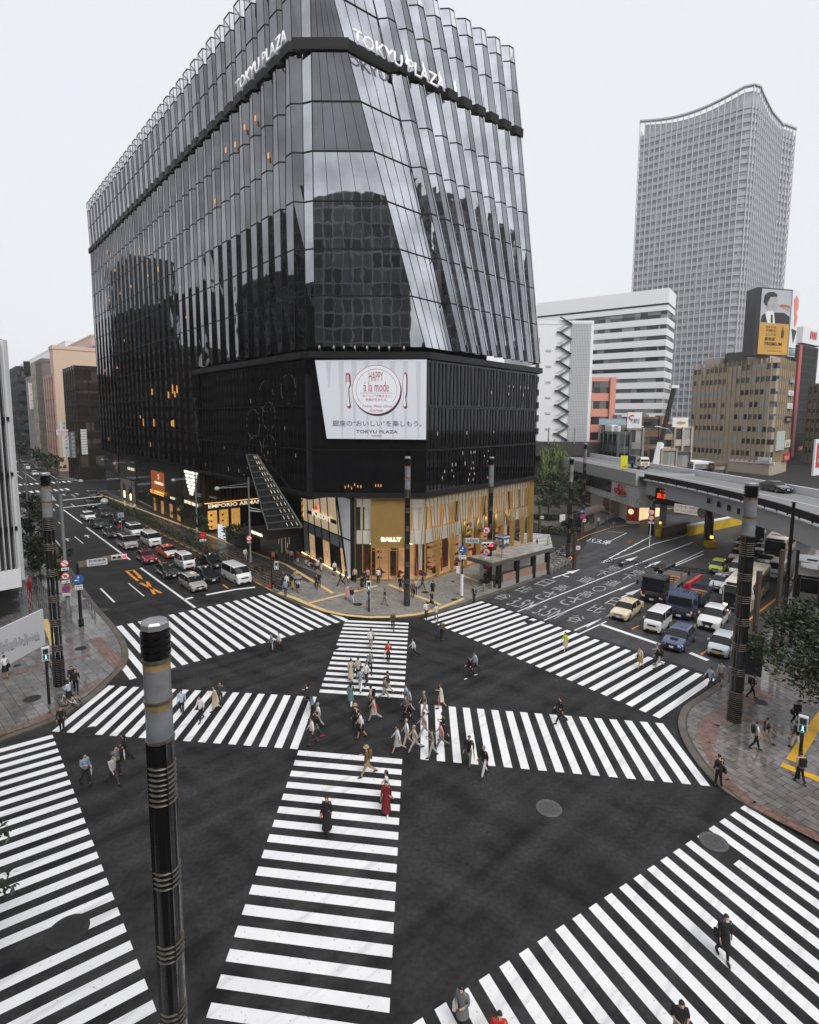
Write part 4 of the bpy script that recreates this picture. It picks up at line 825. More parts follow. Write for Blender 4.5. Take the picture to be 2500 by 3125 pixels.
# ================================================================ other buildings
def win_mat(name, c1, c2, cell=(1.5, 1.5), rough=.05, em=0):
    m = bpy.data.materials.new(name); m.use_nodes = True; N = m.node_tree; L = N.links; p = N.nodes['Principled BSDF']
    tc = N.nodes.new('ShaderNodeTexCoord'); sn = N.nodes.new('ShaderNodeVectorMath'); sn.operation = 'SNAP'; sn.inputs[1].default_value = (cell[0], cell[0], cell[1])
    wn = N.nodes.new('ShaderNodeTexWhiteNoise'); L.new(tc.outputs['Object'], sn.inputs[0]); L.new(sn.outputs[0], wn.inputs['Vector'])
    cr = N.nodes.new('ShaderNodeValToRGB'); cr.color_ramp.elements[0].color = (*c1, 1); cr.color_ramp.elements[1].color = (*c2, 1); cr.color_ramp.elements[1].position = .95; cr.color_ramp.elements[0].position = .45
    L.new(wn.outputs[0], cr.inputs[0]); L.new(cr.outputs[0], p.inputs['Base Color']); p.inputs['Roughness'].default_value = rough; return m
W_dark = win_mat('office_window', (.015, .016, .018), (.10, .10, .10))
W_grey = win_mat('pale_office_window', (.20, .21, .22), (.38, .39, .41), (3, 2))
W_shade = win_mat('window_with_blinds', (.03, .03, .032), (.34, .34, .33), (1.9, 4))
def ccw(p):
    a = sum(p[i][0]*p[(i+1) % len(p)][1]-p[(i+1) % len(p)][0]*p[i][1] for i in range(len(p))); return p if a > 0 else p[::-1]
def building(name, label, poly, z, fl=3.6, sp=.5, wall=None, win=None, bay=3., pier=.35, z0=0, roof=True, group=None, cat='building', out=.18, base=4., top=1.2, rot=0):
    poly = ccw(poly); c = (sum(p[0] for p in poly)/len(poly), sum(p[1] for p in poly)/len(poly))
    t = thing(name, label, cat, (c[0], c[1], 0), 0, group); P_ = [(p[0]-c[0], p[1]-c[1]) for p in poly]
    MB().prism(P_, z0, z-.3).build('window_glass', win or W_dark, t)
    o = inset(P_, -out); wl = MB(); n = int((z-top-base)/fl); h = (z-top-base)/max(1, n)
    if base > 0: wl.prism(o, z0, base)
    for i in range(1, n): wl.prism(o, base+i*h-h*sp/2, base+i*h+h*sp/2)
    wl.prism(o, z-top, z)
    if pier:
        for a, b_ in zip(o, o[1:]+o[:1]):
            L_ = hypot(b_[0]-a[0], b_[1]-a[1]); k = max(1, round(L_/bay)); an = atan2(b_[1]-a[1], b_[0]-a[0])
            for i in range(k):
                q = lerp(a, b_, i/k); wl.box((q[0], q[1], (z0+z)/2), (pier, pier, z-z0-.1), an)
    wl.build('wall', wall or M_w, t)
    t['c'] = c; return t, P_
def roofkit(t, P_, z, n=4, m=None, seed=1):
    rnd = random.Random(seed)
    for i in range(n):
        a, b_ = rnd.uniform(.25, .75), rnd.uniform(.25, .75)
        q = lerp(lerp(P_[0], P_[1], a), lerp(P_[3], P_[2], a), b_)
        d = (rnd.uniform(1, 2.6), rnd.uniform(1, 2.5), rnd.uniform(.6, 1.8)); MB().box((q[0], q[1], z+d[2]/2), d, rnd.uniform(0, 1)).build('roof_plant', m or M_grey, t)
def quadplan(a, b_, depth, za):
    A, B = g(*a, za), g(*b_, za); u = unit(A, B); n = (-u[1], u[0]); return [A, B, (B[0]+n[0]*depth, B[1]+n[1]*depth), (A[0]+n[0]*depth, A[1]+n[1]*depth)]
def quadY(x0, x1, y, Y, dep, slant=0.):
    A, B = onp(x0, y, (0, Y+slant), (1, Y+slant)), onp(x1, y, (0, Y), (1, Y)); z = (A[2]+B[2])/2; A, B = A[:2], B[:2]; u = unit(A, B); n = (-u[1], u[0])
    return [A, B, (B[0]+n[0]*dep, B[1]+n[1]*dep), (A[0]+n[0]*dep, A[1]+n[1]*dep)], z
# --- glass tower with wavy crown
ZTW = 196
pl0 = [g(1343, 250, ZTW), g(1560, 176, ZTW), g(1578, 172, ZTW), g(1590, 176, ZTW), g(1641, 236, ZTW), g(1667, 246, ZTW)]
bk = (pl0[0][0]+70, pl0[0][1]+90)
twp = [pl0[0], *pl0[1:], (pl0[5][0]+5, pl0[5][1]+30), bk]
c = (sum(p[0] for p in twp)/len(twp), sum(p[1] for p in twp)/len(twp))
tw = thing('office_tower', 'tallest pale glass skyscraper with wavy roof crown behind the striped white building', 'skyscraper', (*c, 0))
TP = [(p[0]-c[0], p[1]-c[1]) for p in twp]
W_tow = win_mat('tower_glass', (.20, .21, .235), (.38, .39, .42), (3.0, 4.2), .12)
MB().prism(TP, 0, 187).build('window_glass', W_tow, tw)
tb = MB(); o = inset(ccw(TP), -.3)
zc = 10
while zc < 185: tb.prism(o, zc, zc+2.0); zc += 4.2
tb.prism(o, 185, 187.5); tb.build('floor_band', mat('tower_band', (.38, .39, .42), .35, .1), tw)
tf = MB(); crown = lambda s: 8.6-4.4*sin(pi*s)
o2 = inset(ccw(TP), -.6); acc = 0
for k, (a, b_) in enumerate(zip(o2, o2[1:]+o2[:1])):
    L_ = hypot(b_[0]-a[0], b_[1]-a[1]); n = max(1, round(L_/3.0))
    for i in range(n):
        q = lerp(a, b_, i/n); s = (i/n) if k in (0,) else .97
        zt_ = 187.5+(crown(s) if k == 0 else 8.6-5.5*min(1, (i/n)*2)**.7 if k == 3 else 8.6 if k in (1, 2) else 4)
        tf.box((q[0], q[1], zt_/2), (.4, .5, zt_), atan2(b_[1]-a[1], b_[0]-a[0]))
tf.build('mullion', mat('tower_mullion', (.55, .56, .59), .35, .1), tw)
cr = MB()
def crest(a, b_, f, n=24):
    for i in range(n):
        p, q = lerp(a, b_, i/n), lerp(a, b_, (i+1)/n); z0_, z1_ = 187.5+f(i/n), 187.5+f((i+1)/n)
        cr.quad((*p, z0_-1.2), (*q, z1_-1.2), (*q, z1_), (*p, z0_)); cr.beam((*p, z0_), (*q, z1_), 1.4, .8)
        cr.quad((*lerp(p, (0, 0), .05), 187.5), (*lerp(q, (0, 0), .05), 187.5), (*lerp(q, (0, 0), .05), z1_-2), (*lerp(p, (0, 0), .05), z0_-2))
O2 = o2 if abs(o2[0][0]-TP[0][0]) < 3 else o2[::-1]
crest(o2[0], o2[1], crown); crest(o2[1], o2[2], lambda s: 8.6, 2); crest(o2[2], o2[3], lambda s: 8.6, 2); crest(o2[3], o2[4], lambda s: 8.6-5.5*min(1, s*2)**.7); crest(o2[4], o2[5], lambda s: 4, 3)
cr.build('crown', mat('tower_crown', (.42, .43, .45), .35, .2), tw)
# --- white striped offices, white stair block, pink block
st, Pq = building('striped_office_building', 'long white office building with dark horizontal window stripes before the glass tower', quadplan((1128, 636), (1404, 600), 15, 70), 70, 4.1, .60, mat('bright_white_panel', (.80, .81, .83), .5), win_mat('ribbon_window', (.03, .032, .035), (.24, .25, .27), (4, 4)), 1.6, .0, base=3, top=8.5, out=.25)
for i in range(26):
    if random.random() < .8: pass
MB().prism(inset(Pq, -.35), 63.6, 64.3).build('roof_line', M_black, st)
ws, Pw = building('stair_tower_building', 'white windowless building with zigzag fire stairs and tall lattice screen', quadplan((1100, 672), (1246, 671), 24, 45), 45, 50, .5, mat('white_render', (.78, .79, .81), .6), M_w, 90, 0, base=44)
cW = ws['c']; A_, B_ = quadplan((1100, 672), (1246, 671), 24, 45)[:2]; uW = unit(A_, B_); LW = hypot(B_[0]-A_[0], B_[1]-A_[1])
def WP(x, y, e=.4): p = onp(x, y, A_, B_); return (p[0]+uW[1]*e-cW[0], p[1]-uW[0]*e-cW[1], p[2])
lt = MB()
x0, x1 = WP(1197, 800), WP(1237, 800)
for i in range(13):
    p = lerp(x0, x1, i/12); lt.box((p[0], p[1], 22.5), (.1, .1, 44), atan2(uW[1], uW[0]))
for i in range(62): lt.beam((x0[0], x0[1], 1+i*.7), (x1[0], x1[1], 1+i*.7), .09)
lt.build('lattice_screen', mat('lattice_white', (.5, .51, .52), .5), ws)
sc_ = MB(); lv_ = WP(1197, 820); lx = WP(1172, 820)
for i in range(11):
    z = 3+i*3.9
    a, c2 = (lx[0], lx[1], z), (lv_[0], lv_[1], z+1.95)
    sc_.beam(a, c2, .18, 1.0, up=(uW[1], -uW[0], 0)); sc_.beam(c2, (lx[0], lx[1], z+3.9), .18, 1.0, up=(uW[1], -uW[0], 0))
    sc_.beam((lx[0]-.6*uW[0], lx[1]-.6*uW[1], z+1), (lx[0]+1.2*uW[0], lx[1]+1.2*uW[1], z+1), .06); sc_.beam((lx[0], lx[1], z+1), (lv_[0], lv_[1], z+2.95), .06); sc_.box((lx[0], lx[1], z), (1.6, 1.0, .2), atan2(uW[1], uW[0]))
sc_.build('fire_stairs', mat('stair_grey', (.09, .095, .1), .5), ws)
vt = MB()
for i in range(7):
    p = WP(1152, 735+i*33, .28); vt.box(p, (1.4, .1, .5), atan2(uW[1], uW[0]))
vt.each('vent_grille', mat('vent_grey', (.5, .51, .52), .5), ws)
wv = MB()
for i in range(9):
    p = WP(1129, 715+i*27, .35); wv.box(p, (.9, .3, 1.5), atan2(uW[1], uW[0]))
wv.each('window', W_dark, ws)
M_pinkw = mat('salmon_wall', (.62, .27, .21), .6, noise=.06)
pk, Pp = building('salmon_building', 'salmon pink building with broad dark windows between white block and striped offices', *quadY(1239, 1286.5, 790, 165, 15), 4.0, .5, M_pinkw, W_shade, 7, 1.6, base=2)
# --- tan office building with roof billboards
M_tan = mat('tan_panel', (.40, .34, .26), .6, noise=.08, nscale=.4); M_tan2 = mat('tan_rib', (.36, .28, .18), .5)
ZTN = 38.5
a, b_, c2 = g(1460.5, 767, ZTN), g(1640, 747, ZTN), g(1671, 757, ZTN)
tn = thing('tan_office_building', 'tan ribbed office building with rounded corner below the roof billboards', 'building', (*b_, 0))
lo = lambda p: (p[0]-b_[0], p[1]-b_[1])
a_, c_ = lo(a), lo(c2); bk1 = (c_[0]+8, c_[1]+24); bk2 = (a_[0]+22, a_[1]+22)
ub = unit(a_, (0, 0)); uc = unit((0, 0), c_)
plan = [a_, (-ub[0]*2.5, -ub[1]*2.5), (-ub[0]*.9+uc[0]*.2, -ub[1]*.9+uc[1]*.2), (uc[0]*1.2, uc[1]*1.2), c_, bk1, bk2]
MB().prism(plan, 0, ZTN-1).build('core_wall', M_tan, tn)
La = hypot(*a_)-2.5; nb = 17; fh = 4.22; zf = lambda i: 5.2+i*fh
rib = MB(); sp_ = MB()
for i in range(nb+1):
    p = lerp(a_, plan[1], i/nb); nn = (ub[1], -ub[0]); rib.box((p[0]+nn[0]*.2, p[1]+nn[1]*.2, 21.7), (.28, .5, ZTN-4.8+1.2), atan2(ub[1], ub[0]))
for i in range(8):
    p = lerp(plan[3], c_, i/7); nn = (uc[1], -uc[0]); rib.box((p[0]+nn[0]*.2, p[1]+nn[1]*.2, 21.7), (.25, .5, ZTN-4.8+1.2), atan2(uc[1], uc[0]))
rib.build('rib', M_tan2, tn)
rl = MB()
for z in (ZTN-.2, ZTN-.6, ZTN-1.0): 
    for p, q in zip(plan[:4], plan[1:5]): rl.beam((*p, z+.3), (*q, z+.3), .08)
rl.build('roof_rail', M_tan2, tn)
wnum = 0
for f in range(8):
    w1 = MB()
    for i in range(nb):
        if i in (8, 9): continue
        z0_ = zf(f)+.9; p, q = lerp(a_, plan[1], (i+.12)/nb), lerp(a_, plan[1], (i+.88)/nb); nn = (ub[1]*.1, -ub[0]*.1)
        w1.quad((p[0]+nn[0], p[1]+nn[1], z0_), (q[0]+nn[0], q[1]+nn[1], z0_), (q[0]+nn[0], q[1]+nn[1], z0_+1.75), (p[0]+nn[0], p[1]+nn[1], z0_+1.75), random.choice((0, 0, 0, 1, 2)) if f not in (1, 5) or i > 7 else 3)
    if f < 6: w1.each('window', [M_glass, mat('blind_window', (.35, .36, .38), .3), mat('brown_window', (.10, .07, .045), .2), mat('blue_grey_window', (.30, .34, .40), .2)], tn)
    else: w1.build('window_row', [M_glass, mat('blind_window'), mat('brown_window'), mat('blue_grey_window')], tn)
    w2 = MB()
    for p0_, p1_ in ((plan[1], plan[2]), (plan[2], plan[3])): 
        u_ = unit(p0_, p1_); n2 = (u_[1]*.06, -u_[0]*.06); w2.quad((p0_[0]+n2[0], p0_[1]+n2[1], zf(f)+.9), (p1_[0]+n2[0], p1_[1]+n2[1], zf(f)+.9), (p1_[0]+n2[0], p1_[1]+n2[1], zf(f)+2.65), (p0_[0]+n2[0], p0_[1]+n2[1], zf(f)+2.65))
    for i in range(7):
        p, q = lerp(plan[3], c_, (i+.15)/7), lerp(plan[3], c_, (i+.85)/7); n2 = (uc[1]*.06, -uc[0]*.06)
        w2.quad((p[0]+n2[0], p[1]+n2[1], zf(f)+.9), (q[0]+n2[0], q[1]+n2[1], zf(f)+.9), (q[0]+n2[0], q[1]+n2[1], zf(f)+2.65), (p[0]+n2[0], p[1]+n2[1], zf(f)+2.65))
    w2.build('window_row', W_shade, tn)
fs = MB(); fs.beam((-ub[0]*16, -ub[1]*16, 4.2), (.3, -.9, 4.2), .25, 1.1); fs.build('shop_fascia', mat('vape_sign', (.75, .72, .70), .5), tn)
MB().beam((-ub[0]*16, -ub[1]*16-.2, 4.85), (.3, -1.05, 4.85), .12, .12).beam((-ub[0]*16, -ub[1]*16-.2, 3.6), (.3, -1.05, 3.6), .12, .12).build('red_trim', M_red, tn)
T('♥ vape studio', (-ub[0]*6, -ub[1]*6-.45, 3.9), (ub[0], ub[1], 0), .7, M_red, 'sign_lettering', tn, depth=.04, wid=6)
def tnsign(x0, y0, x1, y1, lab, m, tx='', tm=None, side=True, th=.3, out=.6):
    A, B = (b_, c2) if side else (a, b_); p, q = onp(x0, y0, A, B), onp(x1, y1, A, B); u_ = unit(A, B); n_ = (u_[1]*out, -u_[0]*out)
    o_ = (p[0]+n_[0], p[1]+n_[1], 0); wd = hypot(q[0]-p[0], q[1]-p[1]); s_ = thing('shop_sign', lab, 'sign', (o_[0], o_[1], q[2]), atan2(u_[1], u_[0]))
    MB().box((wd/2, 0, (p[2]-q[2])/2), (wd, th, p[2]-q[2])).build('board', m, s_)
    for k, tt in enumerate(tx.split('|') if tx else []):
        n = len(tx.split('|')); hh = (p[2]-q[2])/(n+.6); T(tt, (wd/2, -th/2-.02, (n-1-k+.35)*hh), (1, 0, 0), hh*.72, tm or M_ink, 'sign_lettering', s_, depth=.02, wid=wd*.8)
tnsign(1656, 972, 1680, 1005, 'x', M_w) if 0 else None
tnsign(1600, 954, 1626, 968, 'white dental clinic sign with blue ring on tan building corner', M_w, '◯|堀石歯科医院', M_ink, False)
tnsign(1657, 786, 1666, 799, 'small grey sign highest on the tan building side', M_grey, '八番館', M_w); tnsign(1655, 813, 1664, 825, 'upper small white square sign on tan building side', M_w, '人|文'); tnsign(1653, 840, 1662, 852, 'lower small white square sign on tan building side', M_w, '人|文'); tnsign(1650, 868, 1660, 880, 'black sign with white characters on tan building side', M_black, '鳥仁', M_w)
tnsign(1631, 900, 1645, 938, 'large pale green advert board with bottles on tan building side', mat('green_ad', (.45, .50, .47), .5, noise=.3, nscale=2)); tnsign(1648, 918, 1658, 932, 'small cream sign beside the green advert board', mat('cream_sign', (.6, .58, .5), .5), '上|野'); tnsign(1646, 947, 1657, 960, 'red sign low on tan building side', M_red, '焼肉', M_w)
# roof: stair house, dark plant, billboard boxes
rk = MB().box((-ub[0]*8+5, -ub[1]*8+4, ZTN+3.4), (8.5, 6, 8), atan2(ub[1], ub[0])); rk.build('roof_house', mat('pinkish_render', (.42, .35, .30), .6), tn)
MB().box((-ub[0]*18+6, -ub[1]*18+4, ZTN+1.8), (9, 6, 5), atan2(ub[1], ub[0])).build('roof_plant', paint((.04, .04, .042)), tn)
MB().box((-ub[0]*27+4, -ub[1]*27+2, ZTN+1.2), (6, 5, 3), atan2(ub[1], ub[0])).build('roof_plant', mat('pinkish_render', (.42, .35, .30)), tn)
MB().box((-ub[0]*13+6, -ub[1]*13+3, ZTN+2.2), (3, 3, 3.5), atan2(ub[1], ub[0])).build('rusty_panel', mat('rust', (.16, .04, .015), .8, noise=.5), tn)
Bz0, Bz1 = 40.3, 62.3
q0, q1, q2 = g(1591, 739, Bz0), g(1656, 741, Bz0), g(1670, 743, Bz0)
rb = thing('roof_billboard', 'tall roof billboard with grey portrait above gold tonic advert', 'billboard', (*q0, Bz0), atan2(q1[1]-q0[1], q1[0]-q0[0]))
L1 = hypot(q1[0]-q0[0], q1[1]-q0[1]); an = atan2(q1[1]-q0[1], q1[0]-q0[0]); s2 = rot2(q2[0]-q1[0], q2[1]-q1[1], -an); H_ = Bz1-Bz0
MB().prism([(-1.3, .2), (L1, .2), (L1+s2[0], .2+s2[1]), (L1+s2[0]-3, .2+s2[1]+3), (0, 6)], 0, H_).build('frame', M_black, rb)
M_gold2 = mat('gold_print', (.55, .30, .05), .4, noise=.15, nscale=.2); M_gph = mat('grey_print', (.42, .44, .48), .5, noise=.05, nscale=.15)
zz_ = 10.6
MB().quad((.3, .1, zz_), (L1-.2, .1, zz_), (L1-.2, .1, H_-.4), (.3, .1, H_-.4)).build('photo_print', M_gph, rb)
MB().quad((.3, .1, .3), (L1-.2, .1, .3), (L1-.2, .1, zz_), (.3, .1, zz_)).build('gold_print', M_gold2, rb)
def fig(pts, m, y, nm='portrait_print'): MB().add([((x-220)/(540-220)*(L1-.5)+.3, y, H_-.4-(yy-65)/(425-65)*(H_-.4-zz_)) for x, yy in pts], [list(range(len(pts)))]).build(nm, m, rb)
M_p1, M_p2, M_p3 = mat('print_black', (.02, .02, .022), .5), mat('print_skin_grey', (.36, .36, .37), .5, noise=.25, nscale=.6), mat('print_white', (.7, .7, .72), .5)
fig([(228, 420), (235, 355), (290, 300), (365, 310), (470, 305), (535, 345), (535, 425)], M_p1, .07); fig([(290, 300), (330, 280), (362, 310), (382, 425), (300, 425), (270, 320)], M_p3, .06); fig([(330, 335), (350, 335), (358, 420), (335, 420)], M_p1, .05)
fig([(250, 180), (270, 130), (330, 105), (385, 130), (400, 180), (395, 205), (410, 225), (400, 262), (375, 292), (340, 285), (330, 300), (290, 290), (270, 250)], M_p2, .05); fig([(243, 200), (250, 130), (290, 98), (345, 92), (388, 118), (378, 140), (310, 150), (300, 190), (285, 200), (290, 240), (262, 240)], M_p1, .04)
fig([(410, 235), (440, 215), (520, 225), (535, 250), (480, 245), (430, 248)], mat('print_amber', (.45, .12, .04), .5), .04); fig([(450, 245), (530, 250), (535, 295), (500, 280)], M_p2, .03)
def rbt(s, x, y, h, wd, m=M_p1): T(s, ((x-205)/(510-205)*(L1-.5)+.3, .02, .3+(785-y)/(785-428)*(zz_-.3)), (1, 0, 0), h, m, 'print_lettering', rb, depth=.02, wid=wd, bold=.01)
rbt('諦めていた', 325, 487, .9, 4.2); rbt('その疲れに。', 330, 525, .9, 4.6); rbt('ユンケル', 323, 572, .9, 4.6); rbt('黄帝液', 318, 628, 1.2, 4.4); rbt('PREMIUM', 357, 682, 1.1, 7.2); rbt('プレミアム エフェクト配合 | 11種の生薬', 350, 718, .45, 6.5); rbt('疲れの薬の鉄製磁能・滋養強壮', 370, 750, .4, 6.2)
MB().lathe([(.01, 6.1), (.55, 6.15), (.55, 8.2), (.25, 8.9), (.25, 9.5), (.01, 9.5)], 12, (L1*.78, .2)).build('bottle_print', mat('print_brown', (.10, .03, .01), .3), rb)
sd = thing('side_sign', 'narrow roof sign with pink outline figure right of the portrait billboard', 'sign', (*q1, Bz0), atan2(q2[1]-q1[1], q2[0]-q1[0])); L2 = hypot(q2[0]-q1[0], q2[1]-q1[1])
MB().box((L2/2, 0, H_/2), (L2, .25, H_)).build('board', M_w, sd)
MB().add([(L2*x, -.2, H_*z) for x, z in ((.3, .72), (.2, .85), (.5, .93), (.85, .88), (.95, .75), (.7, .68), (.9, .6), (.75, .48), (.5, .45), (.45, .6))], [list(range(10))]).build('pink_print', mat('pink_neon', (.75, .22, .16), .5), sd)
MB().add([(L2*x, -.21, H_*z) for x, z in ((.15, .42), (.95, .4), (.55, .2))], [[0, 2, 1]]).build('black_print', M_p1, sd); T('サトウ製薬', (L2/2, -.2, 1.2), (1, 0, 0), 1.6, M_w, 'sign_lettering', sd, depth=.02, wid=L2*.85)
MB().box((L2/2, -.14, 1.6), (L2*.95, .05, 2.8)).build('teal_print', mat('teal_print', (.12, .2, .2), .5), sd)
# --- red tiled building with white roof board
pr = quadplan((1679, 716), (1719, 724), 16, 52)
M_redt = tile_mat('red_tile', (.42, .03, .03), (.35, .025, .025), (.08, .02, .02), 0, 2, 1.4, (.3, .4)); 
rd, Pr = building('red_tiled_building', 'red tiled building with black slatted glass front and white spiral roof board', pr, 52, 3.4, .1, M_black, W_dark, 1.1, .25, base=6)
ur = unit(pr[0], pr[1]); MB().box(((Pr[0][0]+ur[0]*1.5), Pr[0][1]+ur[1]*1.5-.4, 27), (3, .8, 50), atan2(ur[1], ur[0])).build('red_strip', mat('red_cladding', (.40, .03, .03), .4, noise=.1), rd)
wb = thing('roof_board', 'white roof board with coiled red spring mark on the red tiled building', 'sign', (*pr[0], 52.5), atan2(ur[1], ur[0])); Lr = hypot(pr[1][0]-pr[0][0], pr[1][1]-pr[0][1])
MB().box((Lr/2, 0, 3.6), (Lr+1, 3, 7)).build('board', M_w, wb)
cs = MB()
for k in range(4): cs.tube([(Lr*(.36+.09*k)+.35*cos(a_n), -1.7, 4.1+1.7*sin(a_n)) for a_n in [2*pi*j/12 for j in range(13)]], .14, 5)
cs.build('coil_mark', M_red, wb)
tnr = thing('street_sign_panel', 'red shop fascia at street level of the red tiled building', 'sign', (*lerp(pr[0], pr[1], .3), 4.5), atan2(ur[1], ur[0])); MB().box((5, -1, 1), (11, .4, 2)).build('board', M_red, tnr); T('● サクラヤ', (5, -1.25, .5), (1, 0, 0), 1, M_w, 'sign_lettering', tnr, depth=.02, wid=7)
tnr = thing('street_sign_panel', 'tall white and red panel sign beside the red tiled building', 'sign', (*g(1707, 966, 8), 5), atan2(ur[1], ur[0])); MB().box((1.5, -1, 4.5), (6, .4, 9)).build('board', M_w, tnr); MB().box((1.5, -1.25, 5), (4, .1, 6)).build('red_print', M_red, tnr); T('カラオケ', (1.5, -1.35, 5.5), (1, 0, 0), 1.1, M_w, 'sign_lettering', tnr, depth=.02, wid=3.2)
T('歌広場', (1.5, -1.35, 3.2), (1, 0, 0), 1.1, M_w, 'sign_lettering', tnr, depth=.02, wid=3.0)
building('brown_office_block', 'brown office block at the far right edge behind the street lamps', quadplan((1704, 800), (1780, 790), 20, 34), 34, 3.6, .6, mat('brown_tile', (.12, .085, .055), .6), W_dark, 4, .8)
# --- jumble of small buildings behind the expressway
small = [((1303, 905), (1325, 904), 22, 'dark slate narrow building with red square signs', (.10, .11, .12), 12, W_dark), ((1325, 897), (1352, 893), 24, 'grey building with sloping top beside the slate building', (.26, .24, .22), 12, W_shade),
         ((1352, 873), (1388, 871), 28, 'brown and orange building with dark sloping roof behind the crane', (.16, .09, .05), 12, W_dark), ((1389, 884), (1419, 880), 26, 'weathered beige building right behind the crane boom', (.36, .28, .19), 12, W_dark),
         ((1420, 893), (1455, 889), 24, 'pale building with framed roof terrace beside the tan offices', (.46, .40, .34), 14, W_shade), ((1287, 878), (1318, 876), 26, 'plain tan block behind the slate building', (.36, .33, .27), 12, W_shade)]
for i, (p, q, z, lb, cl, dp, wm) in enumerate(small):
    k = [.93, .9, .95, 1, .92, 1.15][i]; zz2 = 18.85+(z-18.85)
    q_, zz2 = quadY(p[0], q[0], (p[1]+q[1])/2, 128+i*5 if i < 5 else 158, dp); t_, P_ = building('small_building', lb, q_, zz2, 3.1, .45, paint(cl, noise=.25, nscale=.5), wm, 3.2, .5, base=1, top=.6)
    roofkit(t_, P_, zz2, 4, [M_w, M_tan, M_grey, paint((.2, .12, .07)), M_steel, M_grey][i], seed=i+3)
for x0, y0, x1, y1, lb, tx, tm in ((1319, 863, 1349, 896, 'white rooftop advert with red swoosh', 'PURPLE', M_ink), (1260, 877, 1316, 890, 'long blue rooftop advert behind the viaduct', 'SEKAI NET', M_w), (1414, 873, 1447, 893, 'pale green rooftop advert beside the crane', '●', M_gold2)):
    p, q = onp(x0, y1, (0, 129), (1, 129))[:2], onp(x1, y1, (0, 129), (1, 129))[:2]
    zb_, zt_ = zat(x0, y1, p), zat(x0, y0, p); s_ = thing('rooftop_advert', lb, 'sign', (*p, zb_), atan2(q[1]-p[1], q[0]-p[0])); wd = hypot(q[0]-p[0], q[1]-p[1])
    MB().box((wd/2, 0, (zt_-zb_)/2), (wd, .3, zt_-zb_)).build('board', mat('blue_ad', (.30, .40, .46), .5) if 'blue' in lb else M_w, s_); T(tx, (wd*.55, -.2, (zt_-zb_)*.3), (1, 0, 0), (zt_-zb_)*.3, tm, 'sign_lettering', s_, depth=.02, wid=wd*.6)
    if 'swoosh' in lb: MB().tube([(wd*(.3+.2*cos(k*.4)), -.25, (zt_-zb_)*(.68+.13*sin(k*.4))) for k in range(2, 12)], .12, 5).build('swoosh', M_red, s_)
vd = thing('railway_viaduct', 'dark railway viaduct behind the expressway with pale catenary masts', 'bridge', (62, 128, 0))
MB().box((-27.5, 14, 11), (31, 5, 3.5), -.05).box((-27.5, 15, 5), (31, 3, 10), -.05).build('deck', mat('sooty_concrete', (.05, .045, .045), .7, noise=.3), vd)
for k in range(5): MB().box((-40+k*6.5, 11, 14.4), (.3, .3, 4)).build('mast', M_steel, vd)
# red squares
for k, (x, y) in enumerate(((1311, 912), (1311, 934))): p = g(x, y, 10); p = (p[0]*.93, p[1]*.93) if 0 else onp(x, y, (60, 138), (90, 138)); MB().box((0, 0, 0), (3.4, .3, 2.6)).build('square_sign', M_red, loc=(p[0], p[1], p[2]), label=('upper red square sign on slate building', 'lower red square sign on slate building')[k], category='sign')
# --- crane
p = onp(1367, 962, (0, 112), (100, 112)); q = onp(1418, 808, (0, 118), (100, 118)); cr_ = thing('mobile_crane', 'crane boom with black tip rising behind the refuse truck', 'crane', (p[0], p[1], 0))
a3, b3 = Vector((0, 0, 2)), Vector((q[0]-p[0], q[1]-p[1], q[2])); m3 = a3.lerp(b3, .5)
MB().beam(a3, m3, .9, 1.2).build('lower_boom', M_w, cr_); MB().beam(m3, b3, .7, .8).build('upper_boom', paint((.012, .012, .012), rough=.7), cr_); MB().box((0, 0, 1.6), (3, 8, 2.4)).build('carrier', M_w, cr_)
MB().box(b3, (1.6, 1.2, .7)).build('boom_head', M_w, cr_); MB().tube([b3+Vector((.6, 0, 0)), b3+Vector((.7, 0, -4))], .05, 5).box(b3+Vector((.7, 0, -4.3)), (.5, .5, .8)).build('hook_block', M_steel, cr_)
# --- expressway
NE = [(33, 165), (36.5, 128), (39.1, 94), (40.8, 82), (41.3, 72), (41.2, 62), (39.8, 53), (37.5, 42), (33, 28)]; FE = [(44, 165), (46.5, 128), (48.3, 102), (50.0, 90), (51.2, 75), (51.5, 66), (51.4, 54), (50, 42), (47, 28)]
NE = smooth_line(NE, 1); FE = smooth_line(FE, 1)
ex = thing('elevated_expressway', 'elevated expressway with grey girder crossing above the right-hand street', 'bridge', (0, 0, 0))
dk = MB(); n = len(NE)
for i in range(n-1):
    a, b_, c, d = NE[i], NE[i+1], FE[i+1], FE[i]
    dk.add([(*a, 9.05), (*b_, 9.05), (*c, 9.05), (*d, 9.05)], [[0, 1, 2, 3]]).add([(*a, 8.4), (*b_, 8.4), (*c, 8.4), (*d, 8.4)], [[3, 2, 1, 0]])
dk.build('deck', mat('deck_asphalt', (.19, .19, .195), .6, noise=.15), ex)
gd = MB(); rlg = MB(); ln = MB(); fp = MB(); wp = MB()
